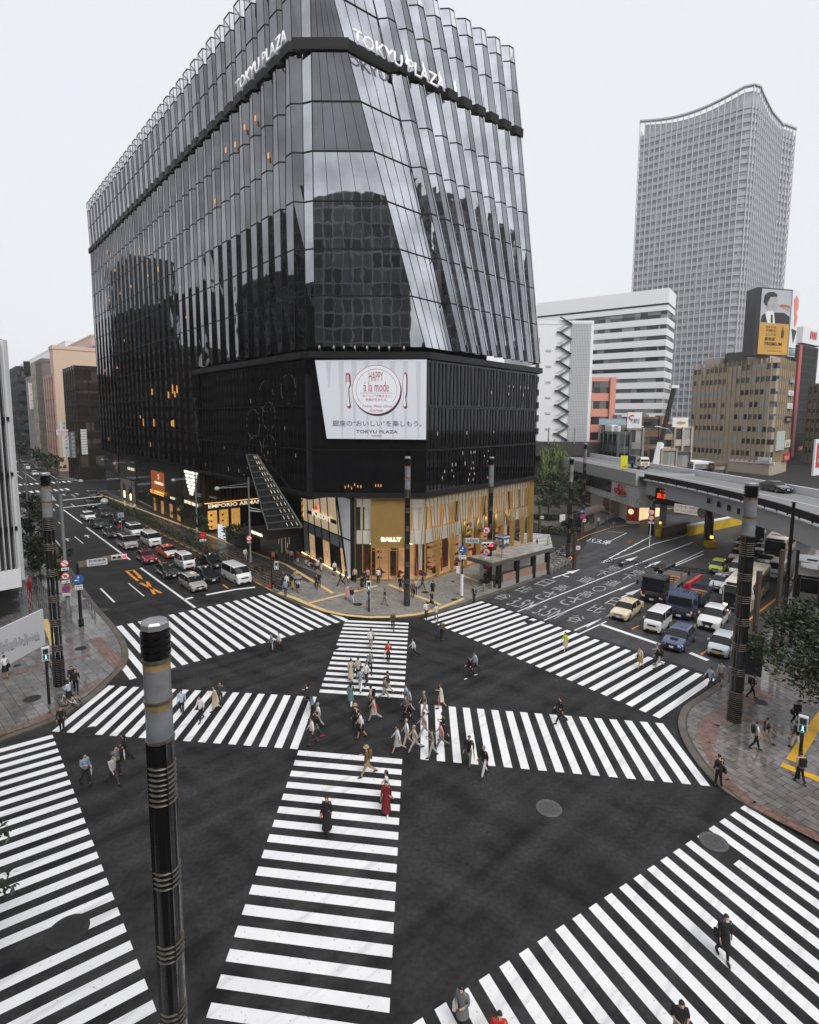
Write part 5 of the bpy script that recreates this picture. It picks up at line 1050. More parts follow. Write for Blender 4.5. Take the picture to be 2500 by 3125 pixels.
for i in range(n-1):
    a, b_ = NE[i], NE[i+1]; c, d = FE[i], FE[i+1]; u_ = unit(a, b_)
    if (a[1]+b_[1])/2 < 95: 
        gd.add([(*a, 6.3), (*b_, 6.3), (*b_, 8.6), (*a, 8.6)], [[0, 3, 2, 1]]).add([(*a, 6.3), (*b_, 6.3), (*lerp(b_, d, .9), 6.3), (*lerp(a, c, .9), 6.3)], [[0, 1, 2, 3]])
        rlg.beam((a[0]-.35, a[1], 9.35), (b_[0]-.35, b_[1], 9.35), .2, .75); wp.beam((a[0]-.3, a[1], 8.72), (b_[0]-.3, b_[1], 8.72), .5, .14)
        k = max(1, int(hypot(b_[0]-a[0], b_[1]-a[1])/1.9))
        for j in range(k): p = lerp(a, b_, j/k); rlg.box((p[0]-.42, p[1], 8.95), (.12, .12, .8))
    fp.beam((*c, 9.55), (*d, 9.55), .35, 1.1)
    for f_ in (.15, .18): ln.beam((*lerp(a, c, f_), 9.06), (*lerp(b_, d, f_), 9.06), .1, .02)
gd.build('girder', mat('girder_grey', (.42, .43, .45), .5, noise=.04), ex); rlg.build('near_barrier', M_bar, ex); wp.build('ledge', M_w, ex); fp.build('far_parapet', mat('parapet_white', (.68, .69, .71), .6, noise=.08), ex); ln.build('orange_line', M_orange, ex)
ln = MB()
for i in range(n-1):
    for f_ in (.08, .5, .93): ln.beam((*lerp(NE[i], FE[i], f_), 9.062), (*lerp(NE[i+1], FE[i+1], f_), 9.062), .14, .02)
ln.build('white_line', M_white, ex)
pr_ = MB()
for x, y in ((41.6, 88.9), (47.5, 86), (48.5, 62)): pr_.lathe([(.55, 0), (.55, 6.4)], 14, (x, y))
pr_.each('pier', mat('pier_grey', (.22, .22, .23), .6), ex)
for k, x in enumerate((0, 1, 2, 3)):
    p = onp(1494+x*21.5, 1047+x*7.3, NE[6], NE[9]); MB().box((p[0]-.1, p[1], p[2]), (.12, .55, .75)).build('drain_hatch', M_bar, ex)
M_pan = tile_mat('white_wall_panel', (.66, .67, .67), (.62, .63, .63), (.30, .30, .30), 0, 2.2, 1.2, (.4, .5), .02)
mall = thing('mall_under_expressway', 'white panelled shopping arcade built under the expressway with red sign', 'building', (39.1, 94, 0))
g0 = [(0, 0), (-2.5, 34), (-5, 70), (6, 70), (11.5, 0)]
def wallq(bm, a, b_, z0, z1): bm.quad((*a, z0), (*b_, z0), (*b_, z1), (*a, z1))
MB().prism([(-.1, -.1), (-2.6, 34), (-5.1, 70), (6, 70), (9.5, -.1)], 3.5, 7.3).build('panel_wall', M_pan, mall); MB().prism([(-.3, -.3), (-2.8, 34), (-5.3, 70), (6, 70), (9.8, -.3)], 7.3, 9.5, top=False).build('coping_wall', mat('coping_grey', (.42, .43, .43), .6), mall)
MB().prism([(1.2, 3.5), (.2, 20), (-.6, 34), (-3, 70), (6, 70), (9, 10)], .15, 3.5).build('ground_floor', mat('shopfront_cream', (.45, .42, .38), .5, em=.05), mall)
uN = unit((0, 0), (-2.5, 34)); wn_ = MB()
for y0_, y1_ in ((9.5, 20), (20.3, 31)): wn_.quad(*[(uN[0]*y-.25, uN[1]*y, z) for y, z in ((y0_, 4.9), (y1_, 4.9), (y1_, 7.1), (y0_, 7.1))][::-1])
wn_.each('window', mat('shop_dark_glass', (.02, .02, .02), .08), mall)
w3 = MB()
for y0_, y1_ in ((8.5, 12.2), (13, 16), (23, 30)): w3.quad(*[(.95-y*.05, y, z) for y, z in ((y0_, .5), (y1_, .5), (y1_, 3.2), (y0_, 3.2))][::-1])
w3.each('shop_window', mat('brown_shop_glass', (.08, .03, .015), .1, em=.1), mall)
MB().quad((1.3, 3.4, .4), (9, 9.9, .4), (9, 9.9, 3.4), (1.3, 3.4, 3.4)).build('lit_entrance', mat('warm_arcade', (.9, .65, .35), .5, em=.6, noise=.6, nscale=1.2), mall)
T('GINZA', (-.75, 5.2, 5.2), (-uN[0], -uN[1], 0), 1.0, M_red, 'sign_lettering', mall, depth=.15, wid=4.6, bold=.03); T('5', (-.85, 5.2, 5.1), (-uN[0], -uN[1], 0), 2.0, M_red, 'sign_lettering', mall, depth=.2, bold=.03)
T('GINZA', (4.2, -.25, 4.9), (1, 0, 0), .9, mat('dull_red', (.12, .01, .01), .4), 'sign_lettering', mall, depth=.1, wid=4.4, bold=.03)
for x, y, lb in ((1333, 1096, 'red lit round column nearest the arcade corner'), (1370, 1078, 'red lit round column farther under the expressway')):
    p = g(x, y, .15); t_ = thing('lantern_column', lb, 'column', (*p, .15)); MB().lathe([(1.15, 0), (1.15, .5)], 20).build('base', M_w, t_); MB().lathe([(1.05, .5), (1.05, 3.6)], 20).build('lit_drum', mat('red_lantern', (.30, .03, .015), .5, em=.12, noise=.5, nscale=1.2), t_)
    MB().lathe([(.01, 0), (.5, 0), (.5, .01)], 14).build('rose_mark', mat('rose_light', (1, .75, .5), .5, em=.6), t_, loc=(-.7, -.82, 2.2)).rotation_euler = (R(90), 0, R(-40))
# --- louvred building and far-left street
Cn = (-36.5, 50.2); dv = (-.66, -.75)
so_ = thing('louvred_building', 'white louvred building under renovation at the left edge above scaffolding', 'building', (*Cn, 0))
ln_ = 26; bp = [(0, 0), (dv[0]*ln_, dv[1]*ln_), (dv[0]*ln_-15, dv[1]*ln_+17), (-19.7+3, 22.5)]
MB().prism(bp, 3.5, 25.6).build('core_wall', paint((.05, .05, .05)), so_)
lv = MB()
for i in range(60):
    p = (dv[0]*(.3+i*.42), dv[1]*(.3+i*.42)); lv.box((p[0]+.35*.75, p[1]-.35*.66, 14.7), (.10, .45, 21.2), atan2(dv[1], dv[0]))
for z in (8.5, 13.5, 18.5): lv.beam((.3, -.3, z), (dv[0]*ln_+.3, dv[1]*ln_-.3, z), .25, .35, mi=1)
lv.build('louvre_screen', [mat('louvre_white', (.42, .42, .43), .5), M_bar], so_)
MB().beam((.25, -.3, 3.8), (dv[0]*ln_, dv[1]*ln_-.3, 3.8), .5, 1.7).box((0.1, -.1, 14.5), (.5, .5, 22)).build('white_trim', M_w, so_)
MB().prism([(p[0]*.95-1, p[1]*.95) for p in bp], .1, 3.3).build('base_wall', paint((.035, .037, .04)), so_)
T('Sony Building', (-2.2, -2.0, 1.6), (0, 0, -1), .75, M_w, 'sign_lettering', so_, depth=.02, up=(-dv[0], -dv[1], 0), wid=3.0)
MB().quad((-.9, -1.9, .2), (-2.9, -4.1, .2), (-2.9, -4.1, 3.4), (-.9, -1.9, 3.4)).build('banner', paint((.05, .055, .06)), so_)
MB().box((.5, .4, 1.6), (.25, .25, 3.2)).box((.2, 1.0, 3.1), (.25, 1.6, .25), R(40)).build('red_frame', mat('dark_red_paint', (.22, .015, .015), .5), so_)
h0, h1 = g(98, 1365, .15), g(-6, 1424, .15); hd = thing('hoarding', 'white hoarding with ink city skyline drawing beside the louvred building', 'hoarding', (*h0, .15), atan2(h1[1]-h0[1], h1[0]-h0[0]))
Lh = hypot(h1[0]-h0[0], h1[1]-h0[1]); MB().box((5, 0, 1.5), (10, .12, 3.0)).build('panel', mat('hoarding_white', (.66, .67, .70), .5), hd)
skm = MB(); rnd = random.Random(3)
for i in range(60):
    x = .6+i*.12; h = .3+.6*abs(sin(i*.7))*rnd.random()+(.9 if 25 < i < 38 else 0)*rnd.random(); z0_ = .75+.10*i*.12*1.2
    skm.quad((x, .07, z0_), (x+.035, .07, z0_), (x+.035, .07, z0_+h), (x, .07, z0_+h)); skm.quad((x, .07, z0_+h), (x+.12, .07, z0_+h), (x+.12, .07, z0_+h+.02), (x, .07, z0_+h+.02))
    if rnd.random() < .5: skm.quad((x, .07, z0_-.15), (x+.08, .07, z0_-.12), (x+.08, .07, z0_), (x, .07, z0_))
skm.build('skyline_print', mat('pencil_print', (.14, .14, .15), .6), hd)
sf = thing('scaffolding', 'steel pipe scaffolding beside the white hoarding and louvred building', 'scaffolding', (*g(98, 1365, .15), .15)); b = MB()
for i in range(9):
    for j in range(2):
        x, y = -1.2-i*.7+j*1.0, 1.2+i*.75+j*.9; b.tube([(x, y, 0), (x, y, 3.2)], .035, 5)
        for z in (.8, 1.6, 2.4): b.tube([(x, y, z), (x-.7, y+.75, z+rnd.uniform(-.1, .1))], .03, 5)
b.build('pipes', M_steel, sf)
# row across the side street, seen beyond the glass building: corners given by their picture position on the street line
SL0, SL1 = FA(0, 0), FA(100, 0)
def row(label, xn, xf, yroof, side, wall, win, name='street_building', fl=3.6, sp=.55, bay=3, pier=.4, e=0, top=1.2, **k):
    a, b_ = onp(xn, 878, FA(0, e), FA(10, e)), onp(xf, 878, FA(0, e), FA(10, e)); z = zat(xn, yroof, a)
    q = [(a[0], a[1]), (b_[0], b_[1]), (b_[0]+IN[0]*side, b_[1]+IN[1]*side), (a[0]+IN[0]*side, a[1]+IN[1]*side)]
    t, P_ = building(name, label, q, z, fl, sp, wall, win, bay, pier, top=top, **k); roofkit(t, P_, z, 3, seed=int(xn)); return t, q, z
DK = paint((.035, .026, .022)); 
row('dark brown office block with ribbed front beside the glass building', 161.6, 139, 777, 26, DK, win_mat('brown_block_window', (.03, .025, .02), (.12, .10, .09), (3, 3.6), .2), bay=3.2, fl=4.4, sp=.4, pier=.35)
row('tall peach windowless building behind the brown block', 118, 111, 735, 30, mat('peach_render', (.66, .50, .38), .6, noise=.03), mat('peach_render'), fl=90, pier=0)
row('pink building with square windows over a dark lower front', 117, 97, 795, 16, mat('dusty_pink', (.42, .28, .25), .6), W_shade, fl=4.6, sp=.62, bay=5, pier=.5)
row('grey brown tiled building with small roof penthouse', 95, 80, 763, 20, mat('taupe_tile', (.17, .15, .145), .6, noise=.08), mat('taupe_tile'), fl=5, pier=.3)
row('narrow cream building with stacked floors beyond the taupe building', 80, 72, 770, 14, mat('cream_tile', (.36, .34, .30), .6), W_shade, fl=4, sp=.4)
row('narrow white building carrying long vertical shop signs', 72, 60, 800, 14, paint((.30, .30, .30)), W_shade, fl=3.4, sp=.4)
row('large black glass office block down the side street', 40, 17, 780, 40, paint((.035, .037, .04)), W_dark, fl=4.2, sp=.5, bay=4)
row('small office beyond the black glass block', 14, 2, 840, 30, paint((.2, .2, .2)), W_dark)
t_, q_, z_ = row('very tall white building wrapped in scaffolding frames far down the street', 145, 40, 725, 60, mat('mist_white', (.80, .80, .81), .7), mat('mist_white'), fl=60, pier=0, e=-60)
row('pink roof-top building far behind the peach wall', 200, 150, 712, 30, mat('salmon_far', (.60, .40, .36), .6), mat('salmon_far'), fl=40, pier=0, e=-45)
# long vertical signs on that side of the street
for x, y0, y1, wd, lb, tx, mb, mt in ((67, 815, 870, 1.6, 'tall white vertical sign with red characters on the white shop building', 'ニューギンザビル', M_w, M_red), (75.5, 896, 912, 2.2, 'white vertical sign reading two large characters at the pink building', '日本', M_w, M_ink), (76, 925, 970, 2.2, 'grey vertical sign with dark characters below the red oval sign', 'ダイヤモンド', M_w, M_ink), (86.5, 918, 972, 2.0, 'dark vertical parking sign with pale letter at its top', 'P西銀座駐車場', M_grey, M_w), (62, 700+70, 800, 2.2, 'black vertical sign high on the narrow white building', '', M_black, M_w)):
    xx = {75.5: 131, 76: 134, 86.5: 148}.get(x, x); p = onp(xx, 878, FA(0, .8), FA(10, .8)); zt_, zb_ = zat(xx, y0, p), zat(xx, y1, p)
    s_ = thing('vertical_sign', lb, 'sign', (p[0], p[1], zb_), atan2(IN[1], IN[0])); MB().box((0, 0, (zt_-zb_)/2), (wd, .5, zt_-zb_)).build('board', mb, s_)
    for k, ch in enumerate(tx): T('l' if ch == 'ー' else ch, (0, -.27, (zt_-zb_)*(1-(k+.9)/len(tx))), (1, 0, 0), min(wd*.8, (zt_-zb_)/len(tx)*.75), mt, 'sign_lettering', s_, depth=.02)
p = onp(172, 878, FA(0, 1), FA(10, 1)); zt_, zb_ = zat(172, 911, p), zat(172, 965, p); s_ = thing('vertical_sign', 'white segmented tenant sign column on the dark brown block', 'sign', (p[0], p[1], zb_), atan2(IN[1], IN[0]))
for k in range(10): MB().box((0, 0, (k+.5)*(zt_-zb_)/10), (1.4, .4, (zt_-zb_)/12)).build('tenant_plate', M_w, s_)
p = onp(131, 878, FA(0, 1.2), FA(10, 1.2)); s_ = thing('oval_sign', 'red and white oval sign above the grey vertical sign', 'sign', (p[0], p[1], zat(131, 918, p)), atan2(IN[1], IN[0])); MB().box((0, 0, 0), (4.2, .4, 1.6)).build('board', M_w, s_); T('ブライダル', (0, -.25, -.5), (1, 0, 0), 1, M_red, 'sign_lettering', s_, depth=.02, wid=3.6)
# --- buildings across the street and behind the viewpoint: they stand outside the picture and show in the glass
def opp(label, d0, d1, z, cl, e=38, dp=18, wm=W_dark, **k):
    building('street_building', label, [FA(d0, e), FA(d1, e), FA(d1, e+dp), FA(d0, e+dp)], z, 3.6, .5, paint(cl), wm, 3, .5, **k)
opp('dark office building across the street from the boutique row', 42, 58, 34, (.06, .06, .06)); opp('brown building across the street beyond the louvred building', 58.5, 76, 41, (.12, .09, .07)); opp('tall black building across the street mirrored in the glass facade', 77, 98, 55, (.025, .025, .028)); opp('grey building at the far end across the street', 99, 122, 36, (.16, .16, .16)); opp('brick building across the street before the gap', 123, 150, 38, (.12, .06, .04)); opp('grey stone building far across the street', 151, 202, 44, (.10, .10, .10)); opp('very tall black tower across the street mirrored in the side facade', 204, 240, 86, (.02, .02, .022)); opp('tan offices far across the street beyond the black tower', 241, 330, 38, (.18, .15, .11)); opp('long dark offices farthest across the street', 332, 460, 44, (.06, .06, .06)); opp('black office building beside the crossing opposite the entrance', 8, 30, 46, (.03, .03, .032), e=62, dp=14)
building('office_building', 'tall dark block behind the louvred building', [(-62, 36), (-84, 62), (-104, 44), (-82, 18)], 50, 3.8, .5, paint((.04, .04, .042)), W_dark)
building('office_building', 'wide dark block far left behind the viewpoint', [(-78, 10), (-78, -36), (-110, -36), (-110, 10)], 54, 3.8, .5, paint((.05, .048, .045)), W_dark)
rp = [(-34+44*k/10, -34-4*sin(pi*k/10)) for k in range(11)]
rn = thing('round_topped_tower', 'dark round-topped tower behind the viewpoint mirrored in the corner glass', 'building', (0, -30, 0))
pf = MB(); Nn = 22
for k in range(Nn):
    x0_, x1_ = -30+30*k/Nn, -30+30*(k+1)/Nn; f = lambda x: 70+8*sqrt(max(0, 1-((x+15)/17)**2)); pf.add([(x0_, 0, 0), (x1_, 0, 0), (x1_, 0, f(x1_)), (x0_, 0, f(x0_)), (x0_, -25, 0), (x1_, -25, 0), (x1_, -25, f(x1_)), (x0_, -25, f(x0_))], [[0, 3, 2, 1], [4, 5, 6, 7], [3, 7, 6, 2], [0, 4, 7, 3], [1, 2, 6, 5]])
m = bpy.data.materials.new('patterned_screen'); m.use_nodes = True; N = m.node_tree; vo = N.nodes.new('ShaderNodeTexBrick'); vo.offset = 0; vo.inputs['Scale'].default_value = 1; vo.inputs['Brick Width'].default_value = 2.6; vo.inputs['Row Height'].default_value = 3.9; vo.inputs['Mortar Size'].default_value = .22; vo.inputs['Color1'].default_value = (.02, .02, .022, 1); vo.inputs['Color2'].default_value = (.14, .14, .15, 1); vo.inputs['Mortar'].default_value = (.28, .28, .29, 1); mpp = N.nodes.new('ShaderNodeMapping'); mpp.inputs['Rotation'].default_value = (pi/2, 0, 0); tc = N.nodes.new('ShaderNodeTexCoord'); N.links.new(tc.outputs['Object'], mpp.inputs[0]); N.links.new(mpp.outputs[0], vo.inputs['Vector']); N.links.new(vo.outputs[0], N.nodes['Principled BSDF'].inputs['Base Color'])
pf.build('screen_wall', m, rn)
building('office_building', 'dark office building behind the viewpoint to its left', [(-75, -40), (-34, -36), (-34, -60), (-75, -62)], 62, 3.8, .5, paint((.04, .04, .042)), W_dark); building('office_building', 'dark office building behind the viewpoint to its right', [(4, -34), (38, -30), (38, -56), (4, -58)], 40, 3.8, .5, paint((.05, .045, .04)), W_dark)
building('office_building', 'low building directly below the viewpoint', [(-12, -4), (12, -4), (12, -20), (-12, -20)], 17, 3.8, .5, paint((.2, .2, .2)), W_dark)
building('office_building', 'long dark building behind the right corner pavement', [(52, 30), (56, 34), (90, 10), (60, -25), (40, -8)], 33, 3.8, .5, paint((.08, .075, .07)), W_dark)

# low sheds and a parked row of kiosks between the expressway and the tan building
for x0_, x1_, y_, Y_, lb, m_ in ((1462, 1500, 966, 120, 'low white shed behind the expressway parapet below the tan building', M_w), (1505, 1528, 968, 118, 'small brown kiosk beside the low white shed', paint((.14, .07, .04))), (1425, 1450, 945, 116, 'narrow dark shop behind the refuse lorry', paint((.06, .06, .065))), (1395, 1422, 938, 114, 'narrow tan shop with balcony behind the refuse lorry', paint((.40, .33, .25)))):
    q_, z_ = quadY(x0_, x1_, y_, Y_, 6); building('small_building', lb, q_, z_, 3, .5, m_, W_shade, 3, .3, base=.5, top=.5)
# ================================================================ street furniture and planting
M_lens = mat('stained_lamp_glass', (.20, .21, .225), .2, noise=.3, nscale=1.5); M_stain = mat('brown_lamp_stain', (.26, .19, .08), .4, noise=.4, nscale=3)
M_pole = mat('glossy_black_pole', (.010, .009, .009), .22, spec=.6); M_ring = mat('worn_bronze_ring', (.16, .14, .12), .4, .5, noise=.4, nscale=6)
def lamp_column(label, p, zt=15., r=.33, glass=2.2, bands=(), lattice=False, n=8, base=2.2):
    t = thing('lamp_column', label, 'lamp post', (*p, 0), group='tall black ornamental lamp columns')
    lo = zt-.85-glass
    MB().lathe([(r*1.08, zt-.12), (r*1.04, zt), (r*.9, zt+.05), (.001, zt+.06)], n).build('cap', M_steel, t)
    b = MB().lathe([(r*.96, lo+glass), (r*.96, zt-.12)], n)
    for i in range(4): b.lathe([(r*1.1, zt-.2-i*.15), (r*1.1, zt-.28-i*.15)], n*2)
    b.build('louvre_head', M_pole, t)
    gl = MB(); stn = MB()
    for z0, z1 in ((lo+.04, lo+glass*.5-.03), (lo+glass*.5+.03, lo+glass-.04)):
        gl.lathe([(r, z0), (r, z1)], n*2); stn.lathe([(r*1.008, z1-.16), (r*1.008, z1)], n*2)
    gl.each('lamp_glass', M_lens, t, smooth=40); stn.each('stained_edge', M_stain, t, smooth=40)
    rg = MB()
    for z in (lo, lo+glass*.5, lo+glass): rg.lathe([(r*1.09, z-.03), (r*1.09, z+.03)], n*2)
    sh = MB()
    if lattice:
        for k in range(4): a = pi/4+k*pi/2; sh.tube([(r*.8*cos(a), r*.8*sin(a), base), (r*.8*cos(a), r*.8*sin(a), lo)], r*.24, 6)
        sh.tube([(0, 0, base), (0, 0, lo)], r*.14, 6); sh.lathe([(r*1.25, 0), (r*1.2, base)], n); sh.lathe([(r, lo-.9), (r, lo)], n)
    else:
        sh.lathe([(r*1.12, 0), (r*1.0, base), (r*.94, lo)], n*2 if r < .3 else 16)
        for k in range(4): a = pi/4+k*pi/2; sh.beam((r*.9*cos(a), r*.9*sin(a), base), (r*.9*cos(a), r*.9*sin(a), lo), r*.32)
    sh.build('shaft', M_pole, t, smooth=30)
    for zb in bands:
        for i in range(4): rg.lathe([(r*1.08, zb-i*.13), (r*1.11, zb-i*.13-.012), (r*1.08, zb-i*.13-.03)], 16)
    for i in range(int(base/.13)): rg.lathe([(r*1.2, .1+i*.13), (r*1.2, .135+i*.13)], 16)
    rg.each('ring', M_ring, t, smooth=50)
    return t
lamp_column('huge foreground lamp column with stained glass head, base out of frame', g(329, 1316, 14.25), 14.25, .29, 1.9, (10.9, 10.4, 8.3, 6.4, 4.6, 2.8, 1.0))
lamp_column('lattice lamp column on the left corner pavement', g(131, 1455), 15, .31, 2.1, (12.1, 11.6, 10.2, 8.4, 6.6, 4.9, 3.1), True)
lamp_column('lamp column standing on the plaza in front of the gold shop', g(860, 1278), 15, .28, 2.3, (12, 11.5, 10, 8.2, 6.4, 4.6, 2.9))
lamp_column('massive lamp column on the right corner pavement', g(1551, 1514), 15.05, .36, 2.3, (11.5, 11.1, 9.6, 8.2, 6.8, 5.2, 3.6, 2.1))
lamp_column('lamp column beside the subway entrance roof', g(1032, 1230), 14.5, .28, 2.4, (11.5, 11, 9, 7, 5))
lamp_column('lamp column by the parked bicycles at the park corner', g(1198, 1172), 13.6, .28, 2.3, (10.5, 10, 8, 6, 4))
lamp_column('lamp column behind the bus shelter near the arcade', g(1227, 1122), 14.8, .26, 2.3, (11, 9, 7, 5), True)
def post(name, label, cat, p, r, h, m=M_pole, z0=0, group=None):
    t = thing(name, label, cat, (*p, z0), group=group); MB().lathe([(r*1.6, 0), (r*1.5, .8), (r, .9), (r*.8, h)], 10).build('pole', m, t, smooth=40); return t
def head3(t, c, u, lit=0, m=None, sc=1., nm='signal_head'):
    b = MB(); hoods = MB(); cc = Vector(c)
    x = Vector((u[0], u[1], 0)); nrm = Vector((u[1], -u[0], 0)); L_ = 1.25*sc
    b.beam(cc-x*L_*.5, cc+x*L_*.5, .22*sc, .42*sc); h = b.build(nm, m or mat('signal_white', (.62, .64, .66), .4), t)
    for k in range(3):
        q = cc+x*(k-1)*L_*.32
        mm = [mat('lens_dark', (.02, .03, .03), .2), mat('lens_dark'), mat('lens_red_lit', (1, .02, .03), .4, em=2)][k] if lit else mat('lens_dark')
        MB().tube([q+nrm*.1*sc, q+nrm*.17*sc], .15*sc, 12).build('lens', mm, h); MB().tube([q+nrm*.12*sc+Vector((0, 0, .09*sc)), q+nrm*.42*sc+Vector((0, 0, .06*sc))], .17*sc, 10, cap=False).build('hood', m or mat('signal_white'), h)
def disc_sign(parent, c, r, nrm, ring=M_red, face=M_w, mark=None, nm='round_sign'):
    n = Vector((nrm[0], nrm[1], 0)).normalized(); cc = Vector(c); ex = Vector((-n.y, n.x, 0))
    b = MB().tube([cc, cc+n*.04], r, 20, 0).tube([cc+n*.04, cc+n*.05], r*.76, 20, 1)
    if mark == 'bar': b.beam(cc+n*.06-ex*r*.6+Vector((0, 0, r*.5)), cc+n*.06+ex*r*.6-Vector((0, 0, r*.5)), .02, r*.2, 0)
    if mark == 'x': b.beam(cc+n*.06-ex*r*.5+Vector((0, 0, r*.5)), cc+n*.06+ex*r*.5-Vector((0, 0, r*.5)), .02, r*.18, 0).beam(cc+n*.062+ex*r*.5+Vector((0, 0, r*.5)), cc+n*.062-ex*r*.5-Vector((0, 0, r*.5)), .02, r*.18, 0)
    if mark == 'uturn':
        b.tube([cc+n*.07-ex*r*.22-Vector((0, 0, r*.4)), cc+n*.07-ex*r*.22+Vector((0, 0, r*.2)), cc+n*.07+Vector((0, 0, r*.4)), cc+n*.07+ex*r*.22+Vector((0, 0, r*.2)), cc+n*.07+ex*r*.22-Vector((0, 0, r*.2))], r*.08, 6, 2)
        b.beam(cc+n*.08-ex*r*.6+Vector((0, 0, r*.5)), cc+n*.08+ex*r*.6-Vector((0, 0, r*.5)), .02, r*.14, 0)
    if mark == 'arrows':
        b.beam(cc+n*.07-Vector((0, 0, r*.6)), cc+n*.07+Vector((0, 0, r*.35)), .02, r*.2, 1+2, up=tuple(n)).add([cc+n*.08+Vector((0, 0, r*.75)), cc+n*.08-ex*r*.25+Vector((0, 0, r*.3)), cc+n*.08+ex*r*.25+Vector((0, 0, r*.3))], [[0, 1, 2]], 3)
        s = -1; b.beam(cc+n*.07-Vector((0, 0, r*.15)), cc+n*.07+ex*s*r*.45-Vector((0, 0, r*.15)), r*.2, .02, 3, up=tuple(n)).add([cc+n*.08+ex*s*r*.75-Vector((0, 0, r*.15)), cc+n*.08+ex*s*r*.4+Vector((0, 0, r*.1)), cc+n*.08+ex*s*r*.4-Vector((0, 0, r*.4))], [[0, 2, 1]], 3)
    return b.build(nm, [ring, face, M_ink, M_w], parent, smooth=40)
M_blue = mat('sign_blue', (.03, .10, .32), .4)
tocam = lambda p: (-p[0], -p[1])
def plate(parent, c, w_, h, nrm, tx='', m=None, tm=None, nm='plate'):
    n = Vector((nrm[0], nrm[1], 0)).normalized(); a = atan2(n.x, -n.y); MB().box(c, (w_, .03, h), a).build(nm, m or M_w, parent)
    if tx:
        L_ = tx.split('|')
        for k, s in enumerate(L_): T(s, (c[0]+n.x*.02, c[1]+n.y*.02, c[2]+h/2-(k+.85)*h/len(L_)), (-n.y, n.x, 0), h/len(L_)*.66, tm or M_ink, 'sign_lettering', parent, depth=.01, wid=w_*.82)
# left: signal mast with arm over the road
p = g(175, 1330); t = post('traffic_signal', 'traffic signal with brown arm, street-name plate and lit red lamp over the left street', 'traffic signal', p, .14, 6.0, M_pole)
a = onp(166, 1218, p, (p[0]+1, p[1]-.25)); tip = onp(262, 1183, p, (p[0]+1, p[1]+.6)); ar_ = (tip[0]-p[0], tip[1]-p[1]); ua = unit((0, 0), ar_); Lr_ = hypot(*ar_)
MB().beam((0, 0, 5.75), (ar_[0]*.98, ar_[1]*.98, 6.15), .14, .5).build('arm', mat('brown_arm', (.17, .125, .10), .5), t)
nn = (ua[1], -ua[0]); plate(t, (ar_[0]*.42+nn[0]*.12, ar_[1]*.42+nn[1]*.12, 5.85), 1.6, .62, nn, '数寄屋橋|Sukiyabashi', mat('plate_grey', (.5, .54, .58), .5)); head3(t, (ar_[0]*.9+nn[0]*.2, ar_[1]*.9+nn[1]*.2, 6.1), ua, 1)
disc_sign(t, (nn[0]*.3, nn[1]*.3, 4.55), .42, tocam(p), M_blue, M_blue, 'arrows'); plate(t, (nn[0]*.3, nn[1]*.3, 3.8), .6, .45, tocam(p), '自転車|8-20')
MB().box((.35, .1, 2.2), (.3, .3, .9)).build('control_box', M_steel, t)
p = g(148, 1303); t = post('sign_post', 'dark post carrying three stacked red ring signs and an upper lamp arm', 'sign post', p, .16, 11.5, M_grey)
for y, mk, f_, tx in ((1221, 'bar', M_w, '18-3'), (1248, 'uturn', M_w, '→'), (1275, 'bar', M_blue, '22-7')):
    q = onp(150.5, y-28 if 0 else y-27.5, p, (p[0]+1, p[1]-.1)); z = zat(150, y-30, p); disc_sign(t, (.12, -.3, z), .36, tocam(p), M_red, f_, mk); plate(t, (.12, -.3, z-.55), .62, .26, tocam(p), tx)
for z in (11, 10.3): MB().tube([(0, 0, z), (3.2, 1.2, z+.25)], .035, 6).build('arm', M_steel, t)
def globe_lamp(parent, c, r=.35): MB().lathe([(r, c[2]), (r*.92, c[2]+r*.5), (r*.6, c[2]+r*.85), (.001, c[2]+r)], 12, c[:2]).build('lamp_hood', mat('dome_grey', (.33, .35, .37), .4), parent, smooth=60); MB().lathe([(.001, c[2]-r*.6), (r*.6, c[2]-r*.5), (r*.8, c[2])], 12, c[:2]).build('lamp_bowl', mat('lamp_bowl', (.55, .56, .56), .3), parent, smooth=60)
globe_lamp(t, (3.3, 1.25, 10.7))
p = g(177, 1330)
# street lamps with double arms
for x, y, zt_, arms, lb in ((530, 1190, 11.2, ((-4.0, .3, 9.7), (2.6, .2, 6.6)), 'grey street lamp post with two dome lamps beside the plaza entrance'), (417, 1128, 11, ((-3.6, .4, 8.6), (3, .2, 5.8)), 'dark street lamp post midway along the boutique pavement'), (150-17, 1000+150, 10, ((3, .4, 9.2),), 'slim dark street lamp by the left trees'),
                        (64, 1130, 11, (), 'dark slim post among the trees behind the left lamp column'), (245, 1043, 10, ((-3, .2, 8),), 'far street lamp near the stone arches'), (275, 1062, 10, ((-3, .2, 8.4),), 'far dark street lamp before the copper sign')):
    p = g(x, y); t = post('street_lamp', lb, 'street lamp', p, .13, zt_, M_grey, group='street lamps along the left street')
    for ax, ay, z in arms: MB().tube([(0, 0, z+.3), (ax, ay, z)], .05, 6).tube([(0, 0, z+.7), (ax, ay, z+.1)], .03, 6).build('arm', M_steel, t); globe_lamp(t, (ax*1.03, ay, z-.1))
disc_sign(t, (.2, -.3, 3), .01, (0, -1)) if 0 else None
p = g(530, 1190); t = thing('road_sign', 'no-parking ring sign fixed to the plaza street lamp post', 'sign', (*p, 3.1)); disc_sign(t, (-.02, -.35, .3), .36, tocam(p), M_red, M_w, 'bar'); plate(t, (-.02, -.35, -.25), .5, .2, tocam(p), '20-8')
for k, (y, m_, tx) in enumerate(((1105-3, M_red, '店'), (1119-1, M_blue, '日'), (1131+1, M_black, '2F'))): pass
